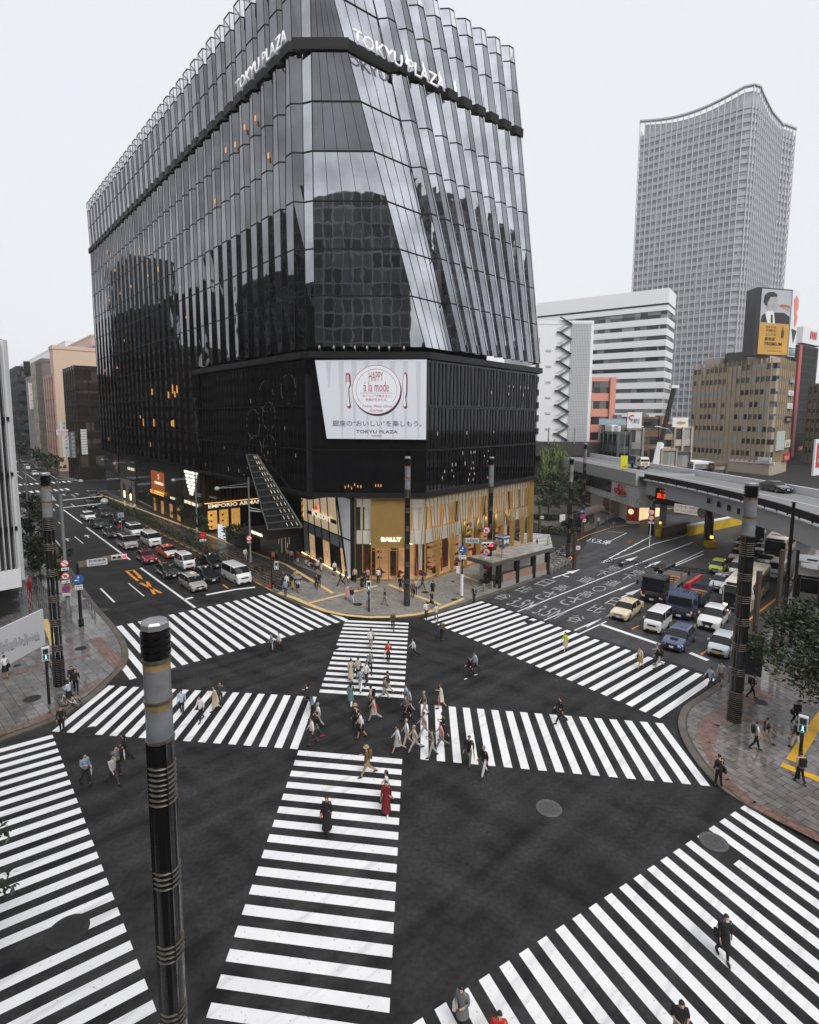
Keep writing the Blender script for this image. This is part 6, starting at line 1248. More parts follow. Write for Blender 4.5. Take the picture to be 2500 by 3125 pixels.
for x, y, lb, zc_ in ((82, 1195, 'red disc sign on a post among the left trees', 3.2), (432, 1185, 'red disc sign on a thin post in the boutique hedge', 3.4)):
    p = g(x, y); t = post('sign_post', lb, 'sign post', p, .05, zc_, paint((.25, .03, .03))); disc_sign(t, (.0, -.1, zc_), .42, tocam(p), M_red, M_red); plate(t, (0, -.2, zc_), .5, .16, tocam(p), '消火栓', M_red, M_w); plate(t, (0, -.15, zc_-.65), .8, .3, tocam(p), '広告')
p = g(258, 1125); t = post('bus_stop_sign', 'small blue and white stop sign beside the hedge', 'sign post', p, .05, 2.6, M_steel); plate(t, (0, -.1, 2.7), .9, .8, tocam(p), '←', mat('pale_blue', (.35, .42, .5), .5))
# pedestrian signals
def ped(x, y, h, lb, boxz=None, side=0, green=True):
    p = g(x, y, .15); t = thing('pedestrian_signal', lb, 'pedestrian signal', (*p, .15)); MB().lathe([(.09, 0), (.075, h)], 10).build('pole', M_pole, t)
    n = Vector((*tocam(p), 0)).normalized(); a = atan2(n.x, -n.y); c = Vector((side, 0, boxz or h-.4))
    MB().box(c, (.42, .28, .85), a).build('signal_box', mat('signal_white'), t)
    for k, z in enumerate((.2, -.2)):
        MB().box(c+n*.15+Vector((0, 0, z)), (.3, .03, .33), a).build('lens_panel', mat('lens_black', (.02, .03, .03), .3), t)
    f = c+n*.18+Vector((0, 0, -.2)); w3_ = MB(); ex = Vector((-n.y, n.x, 0))
    w3_.beam(f+Vector((0, 0, .0)), f+Vector((0, 0, .1)), .07, .02).beam(f, f+ex*.06-Vector((0, 0, .12)), .04, .02).beam(f, f-ex*.06-Vector((0, 0, .12)), .04, .02).box(f+Vector((0, 0, .13)), (.05, .02, .05), a); w3_.build('walking_figure', mat('signal_teal', (.35, .9, .8), .5, em=1.2), t)
ped(780, 1289, 3.0, 'pedestrian signal on the plaza before the gold shop'); ped(109, 1490, 3.8, 'pedestrian signal on the left corner pavement'); ped(1688, 1629, 3.4, 'pedestrian signal on the right corner pavement by the tactile paving'); ped(575, 1243, 4.2, 'pedestrian signal on a black post at the plaza kerb by the crossing group', 2.6, .55)
# signal + sign masts near the subway entrance
p = g(1002, 1256); p = g(975, 1255, .15); t = post('sign_post', 'black post with round blue arrow sign and white-wrapped foot beside the plaza', 'sign post', p, .09, 6.4, M_pole, .15); disc_sign(t, (0, -.3, 5.1), .42, tocam(p), M_blue, M_blue, 'arrows'); plate(t, (0, -.3, 4.3), .75, .42, tocam(p), '自転車|8-20')
MB().lathe([(.17, .1), (.15, 2.4)], 10).build('wrapping', M_w, t); MB().box((-.45, -.1, 2.9), (.35, .25, .7)).build('signal_box', mat('signal_white'), t)
A2 = onp(984, 1140, p, (p[0]+1, p[1]+.3)); tip = (p[0]+2.9, p[1]+.6); MB().beam((0, 0, 6.1), (4.3, 1.2, 5.5), .14, .42).build('arm', mat('brown_arm'), t)
plate(t, (1.0, .0, 6.0), 1.4, .5, (0, -1), '数寄屋橋', mat('plate_grey')); head3(t, (2.6, .3, 5.55), (1, .2), 0); head3(t, (3.5, 1.6, 5.3), (.75, -.5), 0)
MB().box((2.6+.35, .02, 5.5), (.26, .06, .26)).build('lit_lens', mat('lens_red_lit'), t)
p = g(1031, 1232, .15); t = thing('road_sign', 'two red ring signs and a plate on the lamp column by the subway entrance', 'sign', (*p, .15)); disc_sign(t, (-.35, -.4, 4.0), .4, tocam(p), M_red, M_w, 'uturn'); disc_sign(t, (-.35, -.4, 2.4), .4, tocam(p), M_red, M_blue, 'x'); plate(t, (-.35, -.4, 3.25), .8, .36, tocam(p), '8-20'); disc_sign(t, (-.4, -.4, 6.4), .42, tocam(p), M_red, M_w, 'uturn')
# subway entrance
sA, sB = g(1050, 1238, .15), g(1158.5, 1203.5, .15); us = unit(sA, sB); Ls = hypot(sB[0]-sA[0], sB[1]-sA[1]); ns = (-us[1], us[0])
sw_ = thing('subway_entrance', 'flat-roofed subway entrance with pink stone sides beside the gold shop', 'subway entrance', (*sA, .15), atan2(us[1], us[0]))
MB().box((Ls/2, .1, .25), (Ls, .3, .5)).box((Ls/2, 2.7, .25), (Ls, .3, .5)).build('plinth', mat('pale_granite', (.3, .3, .3), .5, noise=.1), sw_); MB().box((Ls*.55, .1, .95), (Ls*.9, .16, .9)).build('stone_panel', mat('pink_granite', (.32, .21, .16), .45, noise=.12), sw_)
MB().box((Ls*.45, 1.4, 3.0), (Ls*1.1+1, 3.6, .4)).build('roof', mat('roof_bronze', (.10, .085, .07), .5), sw_); MB().box((Ls*.45, 1.4, 3.215), (Ls*1.08+.8, 3.4, .03)).build('roof_top', mat('wet_roof', (.30, .29, .28), .2, noise=.4, nscale=1.2), sw_)
for x in (.3, Ls*.36, Ls*.68, Ls-.3): MB().box((x, .12, 1.45), (.55, .4, 2.9)).build('pillar', M_pole, sw_)
MB().box((Ls*.5, 2.75, 1.7), (Ls*.98, .06, 1.9)).build('rear_glass', mat('lit_poster_wall', (.5, .5, .5), .4, em=.08, noise=.4, nscale=.9), sw_); MB().box((Ls*.5, 1.4, .03), (Ls*.95, 2.3, .04)).build('stair_floor', paint((.06, .06, .06)), sw_)
MB().tube([(1.0, .3, 3.2), (1.0, .3, 4.6)], .06, 8).build('sign_mast', M_steel, sw_)
cb = MB().box((1.0, .3, 5.2), (1.15, 1.15, 1.15)); cube = cb.build('sign_cube', mat('slate_blue', (.07, .10, .14), .4), sw_)
for nx, ny, ex in ((0, -1, (1, 0, 0)), (-1, 0, (0, -1, 0))):
    T('M', (1.0+nx*.58, .3+ny*.58, 4.95), ex, .5, M_w, 'emblem', cube, depth=.01, wid=.8, bold=.03)
    MB().box((1.0+nx*.58, .3+ny*.58, 5.72), (1.1 if nx == 0 else .05, 1.1 if ny == 0 else .05, .1)).build('edge_strip', M_w, cube)
# parked bicycles and fences nearby
def bicycle(label, p, rz, col, z=.15, group=None, basket=True):
    t = thing('bicycle', label, 'bicycle', (*p, z), rz, group)
    for x in (-.52, .52):
        b = MB(); b.tube([(x+.31*cos(a), 0, .32+.31*sin(a)) for a in [2*pi*k/18 for k in range(19)]], .022, 6); w_ = b.build('wheel', M_rubber, t)
        s_ = MB(); [s_.tube([(x, 0, .32), (x+.3*cos(k*pi/5), 0, .32+.3*sin(k*pi/5))], .006, 4) for k in range(10)]; s_.build('spoke', M_steel, w_)
    MB().tube([(-.52, 0, .32), (-.12, 0, .32), (-.2, 0, .8)], .022, 6).tube([(-.12, 0, .32), (.38, 0, .78)], .025, 6).tube([(-.52, 0, .32), (-.2, 0, .72)], .018, 6).tube([(.52, 0, .32), (.38, 0, .95)], .022, 6).build('bike_frame', col, t)
    MB().tube([(.3, -.25, 1.02), (.4, 0, .96), (.3, .25, 1.02)], .018, 6).build('handlebar', M_steel, t); MB().box((-.22, 0, .85), (.26, .16, .06)).build('saddle', M_black, t)
    if basket: MB().box((.62, 0, .82), (.28, .34, .24)).build('basket', M_grey, t); MB().box((-.55, 0, .68), (.36, .16, .03)).build('rack', M_steel, t)
    return t
nm = ['first', 'second', 'third', 'fourth', 'fifth', 'sixth', 'seventh']
for i in range(7): p = g(1163+i*5.5, 1188-i*4.5, .15); bicycle(nm[i]+' parked bicycle counted from the subway entrance towards the lamp column', p, R(150+i*7), (M_black, M_grey, paint((.25, .02, .02)), M_black, M_w, paint((.05, .06, .2)), M_black)[i], group='bicycles parked beside the subway entrance')
bicycle('black bicycle leaning by the red lantern column', g(1320, 1095, .15), R(60), M_black); bicycle('small bicycle standing by the bus shelter foot', g(1292-2, 1098-2+12, .15), R(40), M_grey)
def fence(label, a, b_, h=.75, k=5, z=.15, m=M_steel, blk=True, grp='short kerb railings'):
    L_ = hypot(b_[0]-a[0], b_[1]-a[1]); t = thing('railing', label, 'railing', (*a, z), atan2(b_[1]-a[1], b_[0]-a[0]), grp)
    for i in range(k):
        x = L_*i/(k-1)
        (MB().box((x, 0, h*.55), (.24, .24, h*1.1)) if blk else MB().lathe([(.05, 0), (.05, h*1.25)], 8, (x, 0))).build('post', mat('granite_post', (.25, .24, .22), .6, noise=.1) if blk else M_grey, t)
    MB().tube([(0, 0, h*.85), (L_, 0, h*.85)], .03, 6).build('top_rail', m, t); MB().tube([(0, 0, h*.45), (L_, 0, h*.45)], .025, 6).build('lower_rail', m, t)
ks_ = lambda x, y: C3(x, y)
fence('granite-post railing between the subway entrance and the signal post', g(1005, 1250, .15), g(1053, 1232, .15), k=4); fence('granite-post railing curving round the bicycle corner', g(1163, 1204, .15), g(1200, 1183, .15), k=6); fence('granite-post railing at the bus shelter end', g(1221, 1118, .15), g(1240, 1106, .15), k=4); fence('granite-post railing beyond the bus shelter', g(1280, 1091, .15), g(1300, 1083, .15), k=4)
fence('dark railing along the kerb under the expressway', g(1337, 1081, .15), g(1380, 1064, .15), k=5, m=M_grey, blk=False); fence('metal arch railing on the kerb beside the stop line', ka(2, .5), ka(15, .5), k=7, m=M_grey, blk=False, h=.9); fence('metal railing on the left kerb behind the signal mast', g(203, 1302, .15), g(178, 1262, .15), k=5, m=M_grey, blk=False); fence('metal railing farther up the left kerb', g(170, 1250, .15), g(150, 1222, .15), k=5, m=M_grey, blk=False)
for i, (x, y) in enumerate(((1594, 1438), (1545, 1425))): pass
p = g(1545, 1428, .15); t = thing('bollard', 'granite bollard behind the right corner lamp column', 'bollard', (*p, .15)); MB().box((0, 0, .5), (.32, .32, 1.0)).build('block', mat('granite_post'), t); MB().box((0, 0, 1.03), (.36, .36, .06)).build('cap', mat('granite_post'), t)
fence('grey railing on the right corner kerb beside the tree', g(1582, 1388, .15), g(1640, 1340, .15), k=5, h=.9)
# cones
def cone(lb, p, z=.15):
    t = thing('traffic_cone', lb, 'traffic cone', (*p, z), group='orange traffic cones'); MB().lathe([(.14, .04), (.03, .68)], 12).build('cone_body', mat('cone_red', (.6, .05, .02), .5), t, smooth=50); MB().box((0, 0, .02), (.36, .36, .04)).build('base', mat('cone_red'), t)
cone('orange cone at the plaza end of the kerb railing', g(571, 1238, .15)); cone('orange cone beside the kerb railing farther back', g(487, 1196, .15)); cone('orange cone in the hedge by the boutique', g(372, 1127, .15)); cone('small far cone in the hedge by the stop sign', g(253, 1117, .15)); cone('red cone beside the yellow height-gate foot', g(1326, 1141))
# height gate
pA, pB = g(1386, 1122), g(1494, 1143); gt = thing('height_gate', 'black height limit gantry with lit red sign and yellow feet', 'gantry', (*pA, 0)); dB = (pB[0]-pA[0], pB[1]-pA[1]); uG = unit((0, 0), dB)
nG = (uG[1], -uG[0]); LG = hypot(*dB)
MB().tube([(-.8, .6, 0), (-.8, .6, 4.6), (-.6, .5, 5.4), (0, 0, 5.7)], .45, 10).tube([(0, 0, 5.7), (dB[0]*.9, dB[1]*.9, 5.6), (dB[0]*.98, dB[1]*.98, 5.2), (dB[0], dB[1], 4.2), (dB[0], dB[1], 0)], .5, 10).build('portal', M_pole, gt, smooth=40)
def gp_(s, z, e=.6): return (dB[0]*s+nG[0]*e, dB[1]*s+nG[1]*e, z)
an = atan2(uG[1], uG[0]); MB().box(gp_(.22, 6.9), (4.2, .5, 1.9), an).build('display_box', M_black, gt); T('高さ制限', gp_(.22, 6.25, .9), (uG[0], uG[1], 0), .85, mat('led_red', (1, .06, .01), .5, em=1.1), 'sign_lettering', gt, depth=.03, wid=3.4, bold=.01); T('トンネル内', gp_(.22, 7.3, .9), (uG[0], uG[1], 0), .35, mat('led_red'), 'sign_lettering', gt, depth=.03, wid=2.4)
MB().box(gp_(.62, 5.1, .75), (4.2, .12, 1.35), an).build('sign_board', mat('sign_cream', (.62, .58, .5), .5, em=.3), gt); T('日比谷地下道 ↓ 祝田橋方面', gp_(.62, 5.25, .85), (uG[0], uG[1], 0), .36, M_ink, 'sign_lettering', gt, depth=.02, wid=3.7); T('高さ3.5m以上の車通行禁止', gp_(.62, 4.65, .85), (uG[0], uG[1], 0), .4, mat('dark_red_text', (.3, .06, .02), .5), 'sign_lettering', gt, depth=.02, wid=3.7)  # added glow brightens the sign board in the expressway's shade
disc_sign(gt, gp_(.9, 5.0, .8), .75, nG, M_red, M_w); T('3.5m', gp_(.9, 4.75, .9), (uG[0], uG[1], 0), .5, M_ink, 'sign_lettering', gt, depth=.02, wid=.95)
M_yel = mat('hazard_yellow', (.62, .38, .02), .5, noise=.15)
MB().box((.3, -.4, .5), (1.4, .9, 1.0), .5).box((.1, -.4, 1.3), (.4, .4, 1.4)).build('foot', M_yel, gt); MB().box((dB[0], dB[1]-.5, .45), (1.6, 1.0, .9)).build('foot', M_yel, gt); MB().lathe([(.16, 0), (.16, .3)], 10, (.1, -.5)).build('amber_lamp', mat('amber_lamp', (1, .5, .05), .5, em=1.5), gt, loc=(0, 0, 2.05)); MB().lathe([(.22, 0), (.22, .35)], 10, (dB[0]-.2, dB[1]-1)).build('amber_lamp', mat('amber_lamp'), gt, loc=(0, 0, 1.4))
p = g(1369, 1148); t = post('sign_post', 'thin white post with two red ring signs before the height gate', 'sign post', p, .05, 4.8, M_w)
for z, mk in ((5.3, None), (4.45, 'bar')): disc_sign(t, (0, -.1, z), .42, tocam(p), M_red, M_w, mk)
T('3.5', (0, -.18, 5.15), (1, 0, 0), .3, M_ink, 'sign_lettering', t, depth=.01); plate(t, (0, -.1, 3.75), .8, .3, tocam(p), '8-20')
# gantry of thin trusses over the right street
gA, gB = onp(1270, 1178, (30, 62), (40, 50)), onp(1685, 1222, (30, 62), (40, 50)); tr = thing('overhead_gantry', 'thin dark truss gantry spanning the right-hand street above the trucks', 'gantry', (gA[0], gA[1], 0)); d_ = (gB[0]-gA[0], gB[1]-gA[1]); b = MB()
for z, o_ in ((0, 0), (.45, 0), (.2, .4)): b.beam((0, o_, gA[2]+z), (d_[0], d_[1]+o_, gB[2]+z), .06)
for i in range(30): a_ = lerp((0, 0, gA[2]), (d_[0], d_[1], gB[2]), i/30); c_ = lerp((0, 0, gA[2]+.45), (d_[0], d_[1], gB[2]+.45), (i+.5)/30); b.beam(a_, c_, .04)
b.build('truss', M_bar, tr)
for s in (.12, .33, .5, .7): MB().box((d_[0]*s, d_[1]*s, gA[2]+(gB[2]-gA[2])*s-.15), (.4, .4, .5)).build('sensor', M_black, tr)
MB().lathe([(.16, 0), (.12, gB[2]+1)], 8, (d_[0], d_[1])).build('mast', M_pole, tr)
# underpass wall
y0_, y1_ = g(1450, 1122), g(1640, 1078); uw = unit(y0_, y1_); wl_ = thing('underpass_wall', 'yellow painted ramp wall under the expressway', 'wall', (*y0_, 0), atan2(uw[1], uw[0])); Ly = hypot(y1_[0]-y0_[0], y1_[1]-y0_[1]); MB().box((Ly/2, 0, .8), (Ly, .4, 1.6)).build('yellow_wall', mat('ramp_yellow', (.55, .36, .015), .6, noise=.25, nscale=.6), wl_); MB().box((Ly/2, 0, 1.7), (Ly, .6, .2)).build('coping', M_w, wl_)
y0_, y1_ = g(1400, 1128), g(1470, 1108); uw = unit(y0_, y1_); wl_ = thing('underpass_wall', 'sooty brown ramp wall left of the yellow one', 'wall', (*y0_, 0), atan2(uw[1], uw[0])); MB().box((4, 0, .9), (9, .4, 1.8)).build('brown_wall', mat('dark_ramp_wall', (.05, .03, .015), .7, noise=.4), wl_); MB().box((4, 0, 1.85), (9, .5, .12)).build('coping', M_grey, wl_)  # even dark brown with random tone variation
# bus shelter
bA, bB = g(1230, 1112, .15), g(1266, 1098, .15); ubs = unit(bA, bB); Lb = hypot(bB[0]-bA[0], bB[1]-bA[1])+1; bs = thing('bus_shelter', 'bus shelter with curved brown roof at the park kerb', 'bus shelter', (*bA, .15), atan2(ubs[1], ubs[0])); b = MB()
for k in range(8):
    a0, a1 = pi*k/8, pi*(k+1)/8; b.quad((-.5, .8-1.2*cos(a0), 2.5+.75*sin(a0)), (Lb, .8-1.2*cos(a0), 2.5+.75*sin(a0)), (Lb, .8-1.2*cos(a1), 2.5+.75*sin(a1)), (-.5, .8-1.2*cos(a1), 2.5+.75*sin(a1)))
b.build('curved_roof', mat('shelter_brown', (.09, .065, .06), .3, noise=.2), bs); MB().box((Lb/2, 1.9, 1.3), (Lb, .08, 2.2)).build('back_panel', mat('shelter_glass', (.12, .12, .12), .1, alpha=.6), bs)
for x in (0, Lb*.33, Lb*.66, Lb-.2): MB().box((x, 1.6, 1.25), (.14, .14, 2.5)).build('post', M_dark, bs)
# park furniture
for x, y, h, lb in ((1137, 1118, 4.2, 'tall brown post carrying small red ring sign by the park path'), (1212-1, 1195, 4.6, 'brown square post with no-bicycle plate by the parked bicycles'), (1225, 1128, 4.6, 'brown square post with round signs at the shelter corner'), (1110, 1268-1, 0, '')):
    if not h: continue
    p = g(x, y, .15); t = thing('square_post', lb, 'post', (*p, .15), .3); MB().box((0, 0, h/2), (.32, .32, h)).build('post_body', mat('brown_post', (.07, .045, .035), .5), t); MB().box((0, 0, h+.03), (.36, .36, .06)).build('cap', M_dark, t)
    plate(t, (.3, -.25, h*.6), .5, .5, (-.3, -1), '×', M_w, M_red)
p = g(1225, 1128, .15); t = thing('road_sign', 'blue arrow plate above a round no-stopping sign at the shelter corner', 'sign', (*p, 3.2)); plate(t, (0, -.35, 1.2), .9, .45, (0, -1), '←', M_blue, M_w); disc_sign(t, (0, -.35, .35), .42, (0, -1), M_red, M_blue, 'x')
p = g(1185, 1103, .15); t = thing('notice_board', 'white notice board standing in the park planting', 'board', (*p, .15), .5); MB().box((0, 0, 1.3), (1.3, .08, 1.3)).build('board', M_w, t); [MB().box((x, .05, .9), (.08, .08, 1.8)).build('leg', M_steel, t) for x in (-.5, .5)]
p = g(1142, 1086, .15); t = thing('park_bench', 'low dark bench under the park trees', 'bench', (*p, .15), .2); MB().box((0, 0, .43), (2.4, .5, .08)).build('seat', M_dark, t); [MB().box((x, 0, .2), (.12, .4, .4)).build('leg', M_dark, t) for x in (-.9, .9)]
for x, y, lb in ((1648, 1480, 'tall dark brown cabinet panel behind the right lamp column'),): p = g(1588, 1410, .15); t = thing('utility_cabinet', 'black utility cabinet behind the right lamp column', 'cabinet', (*p, .15), -.6); MB().box((0, 0, 1.5), (1.2, .7, 3.0)).build('case', M_black, t); MB().box((0, 0, 3.04), (1.3, .8, .08)).build('lid', M_dark, t)
for x, y, h, lb in ((1588, 1400, 7.5, 'brown flat pillar beside the right lamp column'), (1634, 1370, 8.5, 'brown flat pillar right of the orange lane line'), (1648, 1385, 12.5, 'tall dark pole right of the bus'), (1668, 1345, 8, 'slim grey pole beside the tall dark pole'), (1716, 1400, 11, 'thin dark pole at the right edge of the picture')):
    p = g(x, y, .15); t = thing('pillar', lb, 'pillar', (*p, .15), .6); (MB().box((0, 0, h/2), (.5, .2, h)) if 'flat' in lb else MB().lathe([(.16, 0), (.12, h)], 8)).build('shaft', mat('brown_post') if 'flat' in lb else M_pole if 'dark' in lb else M_steel, t); MB().box((0, 0, h+.02), (.4, .25, .05)).build('cap', M_dark, t)
for x, y, z, lb in ((1313, 980, 0, 'lamp post on the expressway beside the yellow warning board'), (1412, 975, 0, 'lamp post standing behind the expressway parapet')):
    p = onp(x, y, (40, 108), (50, 108)); t = thing('street_lamp', lb, 'street lamp', (p[0], p[1], 9)); MB().tube([(0, 0, 0), (0, 0, 7.0), (.6, 0, 7.9), (2.6 if '1313' else 0, 0, 8.3)] if x == 1313 else [(0, 0, 0), (0, 0, 6.8), (-.8, 0, 7.8), (-2.6, 0, 8.2)], .08, 8).build('pole', M_steel, t); MB().box((3.0 if x == 1313 else -3.0, 0, 8.3), (.9, .3, .16)).build('lamp_head', M_w, t)
p = onp(1312, 986, (39.3, 94), (37.5, 128)); t = thing('warning_board', 'bright yellow warning board on the expressway edge', 'sign', (p[0]+.1, p[1], 9.3)); MB().box((0, 0, 1.6), (1.3, .12, 2.4)).build('board', mat('vivid_yellow', (.62, .62, .02), .5), t); T('⚠|注意', (0, -.1, .6), (1, 0, 0), .5, M_ink, 'sign_lettering', t, depth=.01, wid=.9); MB().box((0, 0, .2), (.5, .3, .5)).build('foot', M_steel, t)
# signals down the street
for x, y, z_, lb in ((293, 1045, 5.6, 'far traffic signal with lit red lamp before the brown block'), (208, 1000, 5.6, 'far traffic signal lit red across the side street'), (41, 985, 5.6, 'far left traffic signal lit red at the louvred building edge')):
    p = g(x, y); t = post('traffic_signal', lb, 'traffic signal', p, .12, z_+.4, M_pole, group='far traffic signals'); head3(t, (-.6, -.3, z_), (-.6, .1), 1, M_black, .9)
# --- planting
M_leafs = [mat('leaf_green_%d' % i, c, .6) for i, c in enumerate(((.014, .024, .009), (.026, .040, .014), (.045, .065, .023)))]
M_bark = mat('bark', (.035, .028, .022), .8, noise=.3)
def leafball(rnd, n, fn, s, ms=3, hang=0.):
    b = MB()
    for i in range(n):
        c = Vector(fn()); a = Vector((rnd.gauss(0, 1), rnd.gauss(0, 1), rnd.gauss(0, .6))).normalized(); q = a.cross(Vector((rnd.gauss(0, 1), rnd.gauss(0, 1), rnd.gauss(0, 1)))).normalized(); sz = s*rnd.uniform(.6, 1.4)
        if hang: a = Vector((rnd.gauss(0, .12), rnd.gauss(0, .12), -1)).normalized(); q = a.cross(Vector((rnd.gauss(0, 1), rnd.gauss(0, 1), 0))).normalized(); b.add([c-q*sz*.25, c+q*sz*.25, c+q*sz*.12+a*sz*hang, c-q*sz*.12+a*sz*hang], [[0, 1, 2, 3]], rnd.choice((0, 1, 1, 2, 2)))
        else: b.add([c-a*sz, c-q*sz*.45, c+a*sz, c+q*sz*.45], [[0, 1, 2, 3]], rnd.choice((0, 0, 1, 1, 2)))
    return b
def tree(label, p, h, cr_, seed, n=1400, s=.16, trunk=.14, th=.45, flat=.8, lean=(0, 0), clumps=16, group=None, nm='broadleaf_tree', z0=.15):
    rnd = random.Random(seed); t = thing(nm, label, 'tree', (*p, z0), group=group); top = Vector((lean[0], lean[1], h*th)); b = MB(); b.tube([(0, 0, 0), top*.5+Vector((.05, 0, 0)), top], [trunk, trunk*.8, trunk*.6], 8)
    cl = []
    for i in range(clumps):
        a = rnd.uniform(0, 2*pi); rr_ = cr_*sqrt(rnd.random()); z = h*th+(h*(1-th))*rnd.uniform(.05, .95)*(1-.35*(rr_/cr_)**2); c = Vector((lean[0]*1.2+rr_*cos(a), lean[1]*1.2+rr_*sin(a), z)); cl.append((c, cr_*rnd.uniform(.22, .42)))
        b.tube([top, top.lerp(c, .5)+Vector((0, 0, .15)), c], [trunk*.4, trunk*.22, .015], 5)
    b.build('trunk', M_bark, t, smooth=60)
    def pick():
        c, r_ = rnd.choice(cl); v = Vector((rnd.gauss(0, 1), rnd.gauss(0, 1), rnd.gauss(0, flat))); v = v.normalized()*r_*rnd.random()**.45; return c+v
    leafball(rnd, n, pick, s).build('crown', M_leafs, t); return t
tree('large leafy tree reaching into the picture at the right corner', g(1762, 1552, .15), 7.8, 3.6, 3, 9000, .14, .16, .42, .6, (-.6, .4), 42)
tree('leafy tree just outside the lower left edge', (-14.1, 15.3), 6.5, 1.7, 4, 900, .13, .1, .5)
for i, (x, y, h, r_) in enumerate(((1155, 1092, 7.5, 3.2), (1178, 1068, 7.5, 3.0), (1195, 1080, 7.0, 2.6), (1145, 1060, 8.5, 3.4), (1205, 1050, 7.5, 2.8), (1222, 1062, 7.5, 2.2))):
    tree(('broad park tree nearest the gold shop corner', 'park tree in the middle behind the notice board', 'park tree just left of the bus shelter', 'dark park tree closest behind the gold shop', 'park tree before the arcade window', 'slim park tree touching the arcade wall')[i], g(x, y, .15), h, r_, 20+i, 1500, .22, .14, .35, .7, group='park trees')
rnd = random.Random(5); wp_ = g(1160, 1040, .15); wt = thing('willow_tree', 'weeping willow with long hanging curtains of leaves behind the park trees', 'tree', (*wp_, .15)); b = MB().tube([(0, 0, 0), (0, .2, 5), (.2, 0, 9)], [.35, .28, .15], 8); tips = []
for i in range(34): a = rnd.uniform(0, 2*pi); r_ = rnd.uniform(.5, 4.2); c = Vector((r_*cos(a), r_*sin(a), 13.2-.28*r_*r_+rnd.uniform(-1.8, .8))); tips.append(c); b.tube([(0, .1, 6.5), Vector((0, 0, 9)).lerp(c, .6)+Vector((0, 0, 1)), c], [.1, .05, .02], 5)
b.build('trunk', M_bark, wt)
def wpick():
    c = rnd.choice(tips); return (c.x+rnd.gauss(0, .45), c.y+rnd.gauss(0, .45), c.z-rnd.random()**.8*8.2*(c.z/14))
lb_ = leafball(rnd, 5200, wpick, .34, hang=2.6)
lb_.build('crown', [mat('willow_green_%d' % i, c, .6) for i, c in enumerate(((.09, .13, .04), (.14, .19, .06), (.20, .26, .09)))], wt)
for i, (x, y, h, r_) in enumerate(((420, 1150, 4.6, 1.5), (520-22, 1163, 4.6, 1.6), (383, 1118, 4.8, 1.3), (330, 1086, 4.8, 1.4), (290, 1064, 5.2, 1.5), (250, 1040, 5.5, 1.6), (230, 1030, 5.5, 1.5), (204+10, 1016, 5.5, 1.6))):
    tree(('street tree nearest the escalator entrance', 'street tree between the boutique and the dome lamps', 'street tree before the bird emblem boutique', 'street tree by the copper display', 'street tree before the stone arches', 'street tree left of the arches', 'far street tree near the poster', 'farthest street tree of the boutique row')[[1, 0, 2, 3, 4, 5, 6, 7][i]], g(x, y, .15), h, r_, 40+i, 620, .17, .07, .4, group='street trees on the boutique pavement')
for i, (x, y, h, r_) in enumerate(((112, 1260, 6, 1.8), (88, 1235, 6.2, 2.2), (70, 1200, 6.5, 2.2), (60, 1160, 7, 2), (62, 1120, 7, 2))):
    tree(('dark shrub tree beside the lattice lamp column', 'dark tree behind the red scaffold frame', 'dark tree next to the red disc sign', 'tree by the slim post on the left pavement', 'farthest tree on the left pavement')[i], g(x, y, .15), h, r_, 60+i, 1500, .17, .09, .25, group='dark trees on the left pavement')
for i, (x, y) in enumerate(((46, 975), (55, 973), (72, 985), (80, 988), (88, 992), (100, 1000), (108, 1008), (40, 968), (122, 1012))):
    tree(nm_ if 0 else 'small far tree %s along the side street pavement' % ('at the far left signal', 'second from the far left signal', 'below the white sign board', 'right of the white sign board', 'below the cream building', 'under the pink building', 'below the grey vertical sign', 'farthest', 'nearest the brown block')[i], g(x, y, .15), 7, 2.2, 80+i, 260, .4, .12, .35, group='far street trees')
hb = MB(); rnd = random.Random(9)
hdg = thing('hedge', 'low dark clipped hedge between kerb and boutique pavement', 'hedge', (0, 0, 0))
def hp2(): d = rnd.uniform(16, 92); return (*ka(d, rnd.uniform(.5, 2.2)), .15+rnd.random()*(.55+.35*abs(sin(d*.8))))
leafball(rnd, 6500, hp2, .13).build('foliage', M_leafs, hdg)
for i, (x, y, sx, sy) in enumerate(((1186, 1120, 6, 2.5), (1158, 1092, 7, 2), (1210, 1105, 4, 2))):
    p = g(x, y, .15); rnd = random.Random(i); t = thing('shrub_bed', ('rounded shrub bed before the notice board', 'low shrub bed by the park bench', 'shrub bed beside the bus shelter')[i], 'shrub', (*p, .15)); leafball(rnd, 1300, lambda: (rnd.uniform(-sx/2, sx/2), rnd.uniform(-sy/2, sy/2)+1, rnd.random()*.9), .17).build('foliage', M_leafs, t); MB().lathe([(sx*.3, 0), (sx*.28, .05)], 16, (0, 1)).build('soil', paint((.02, .016, .012)), t)
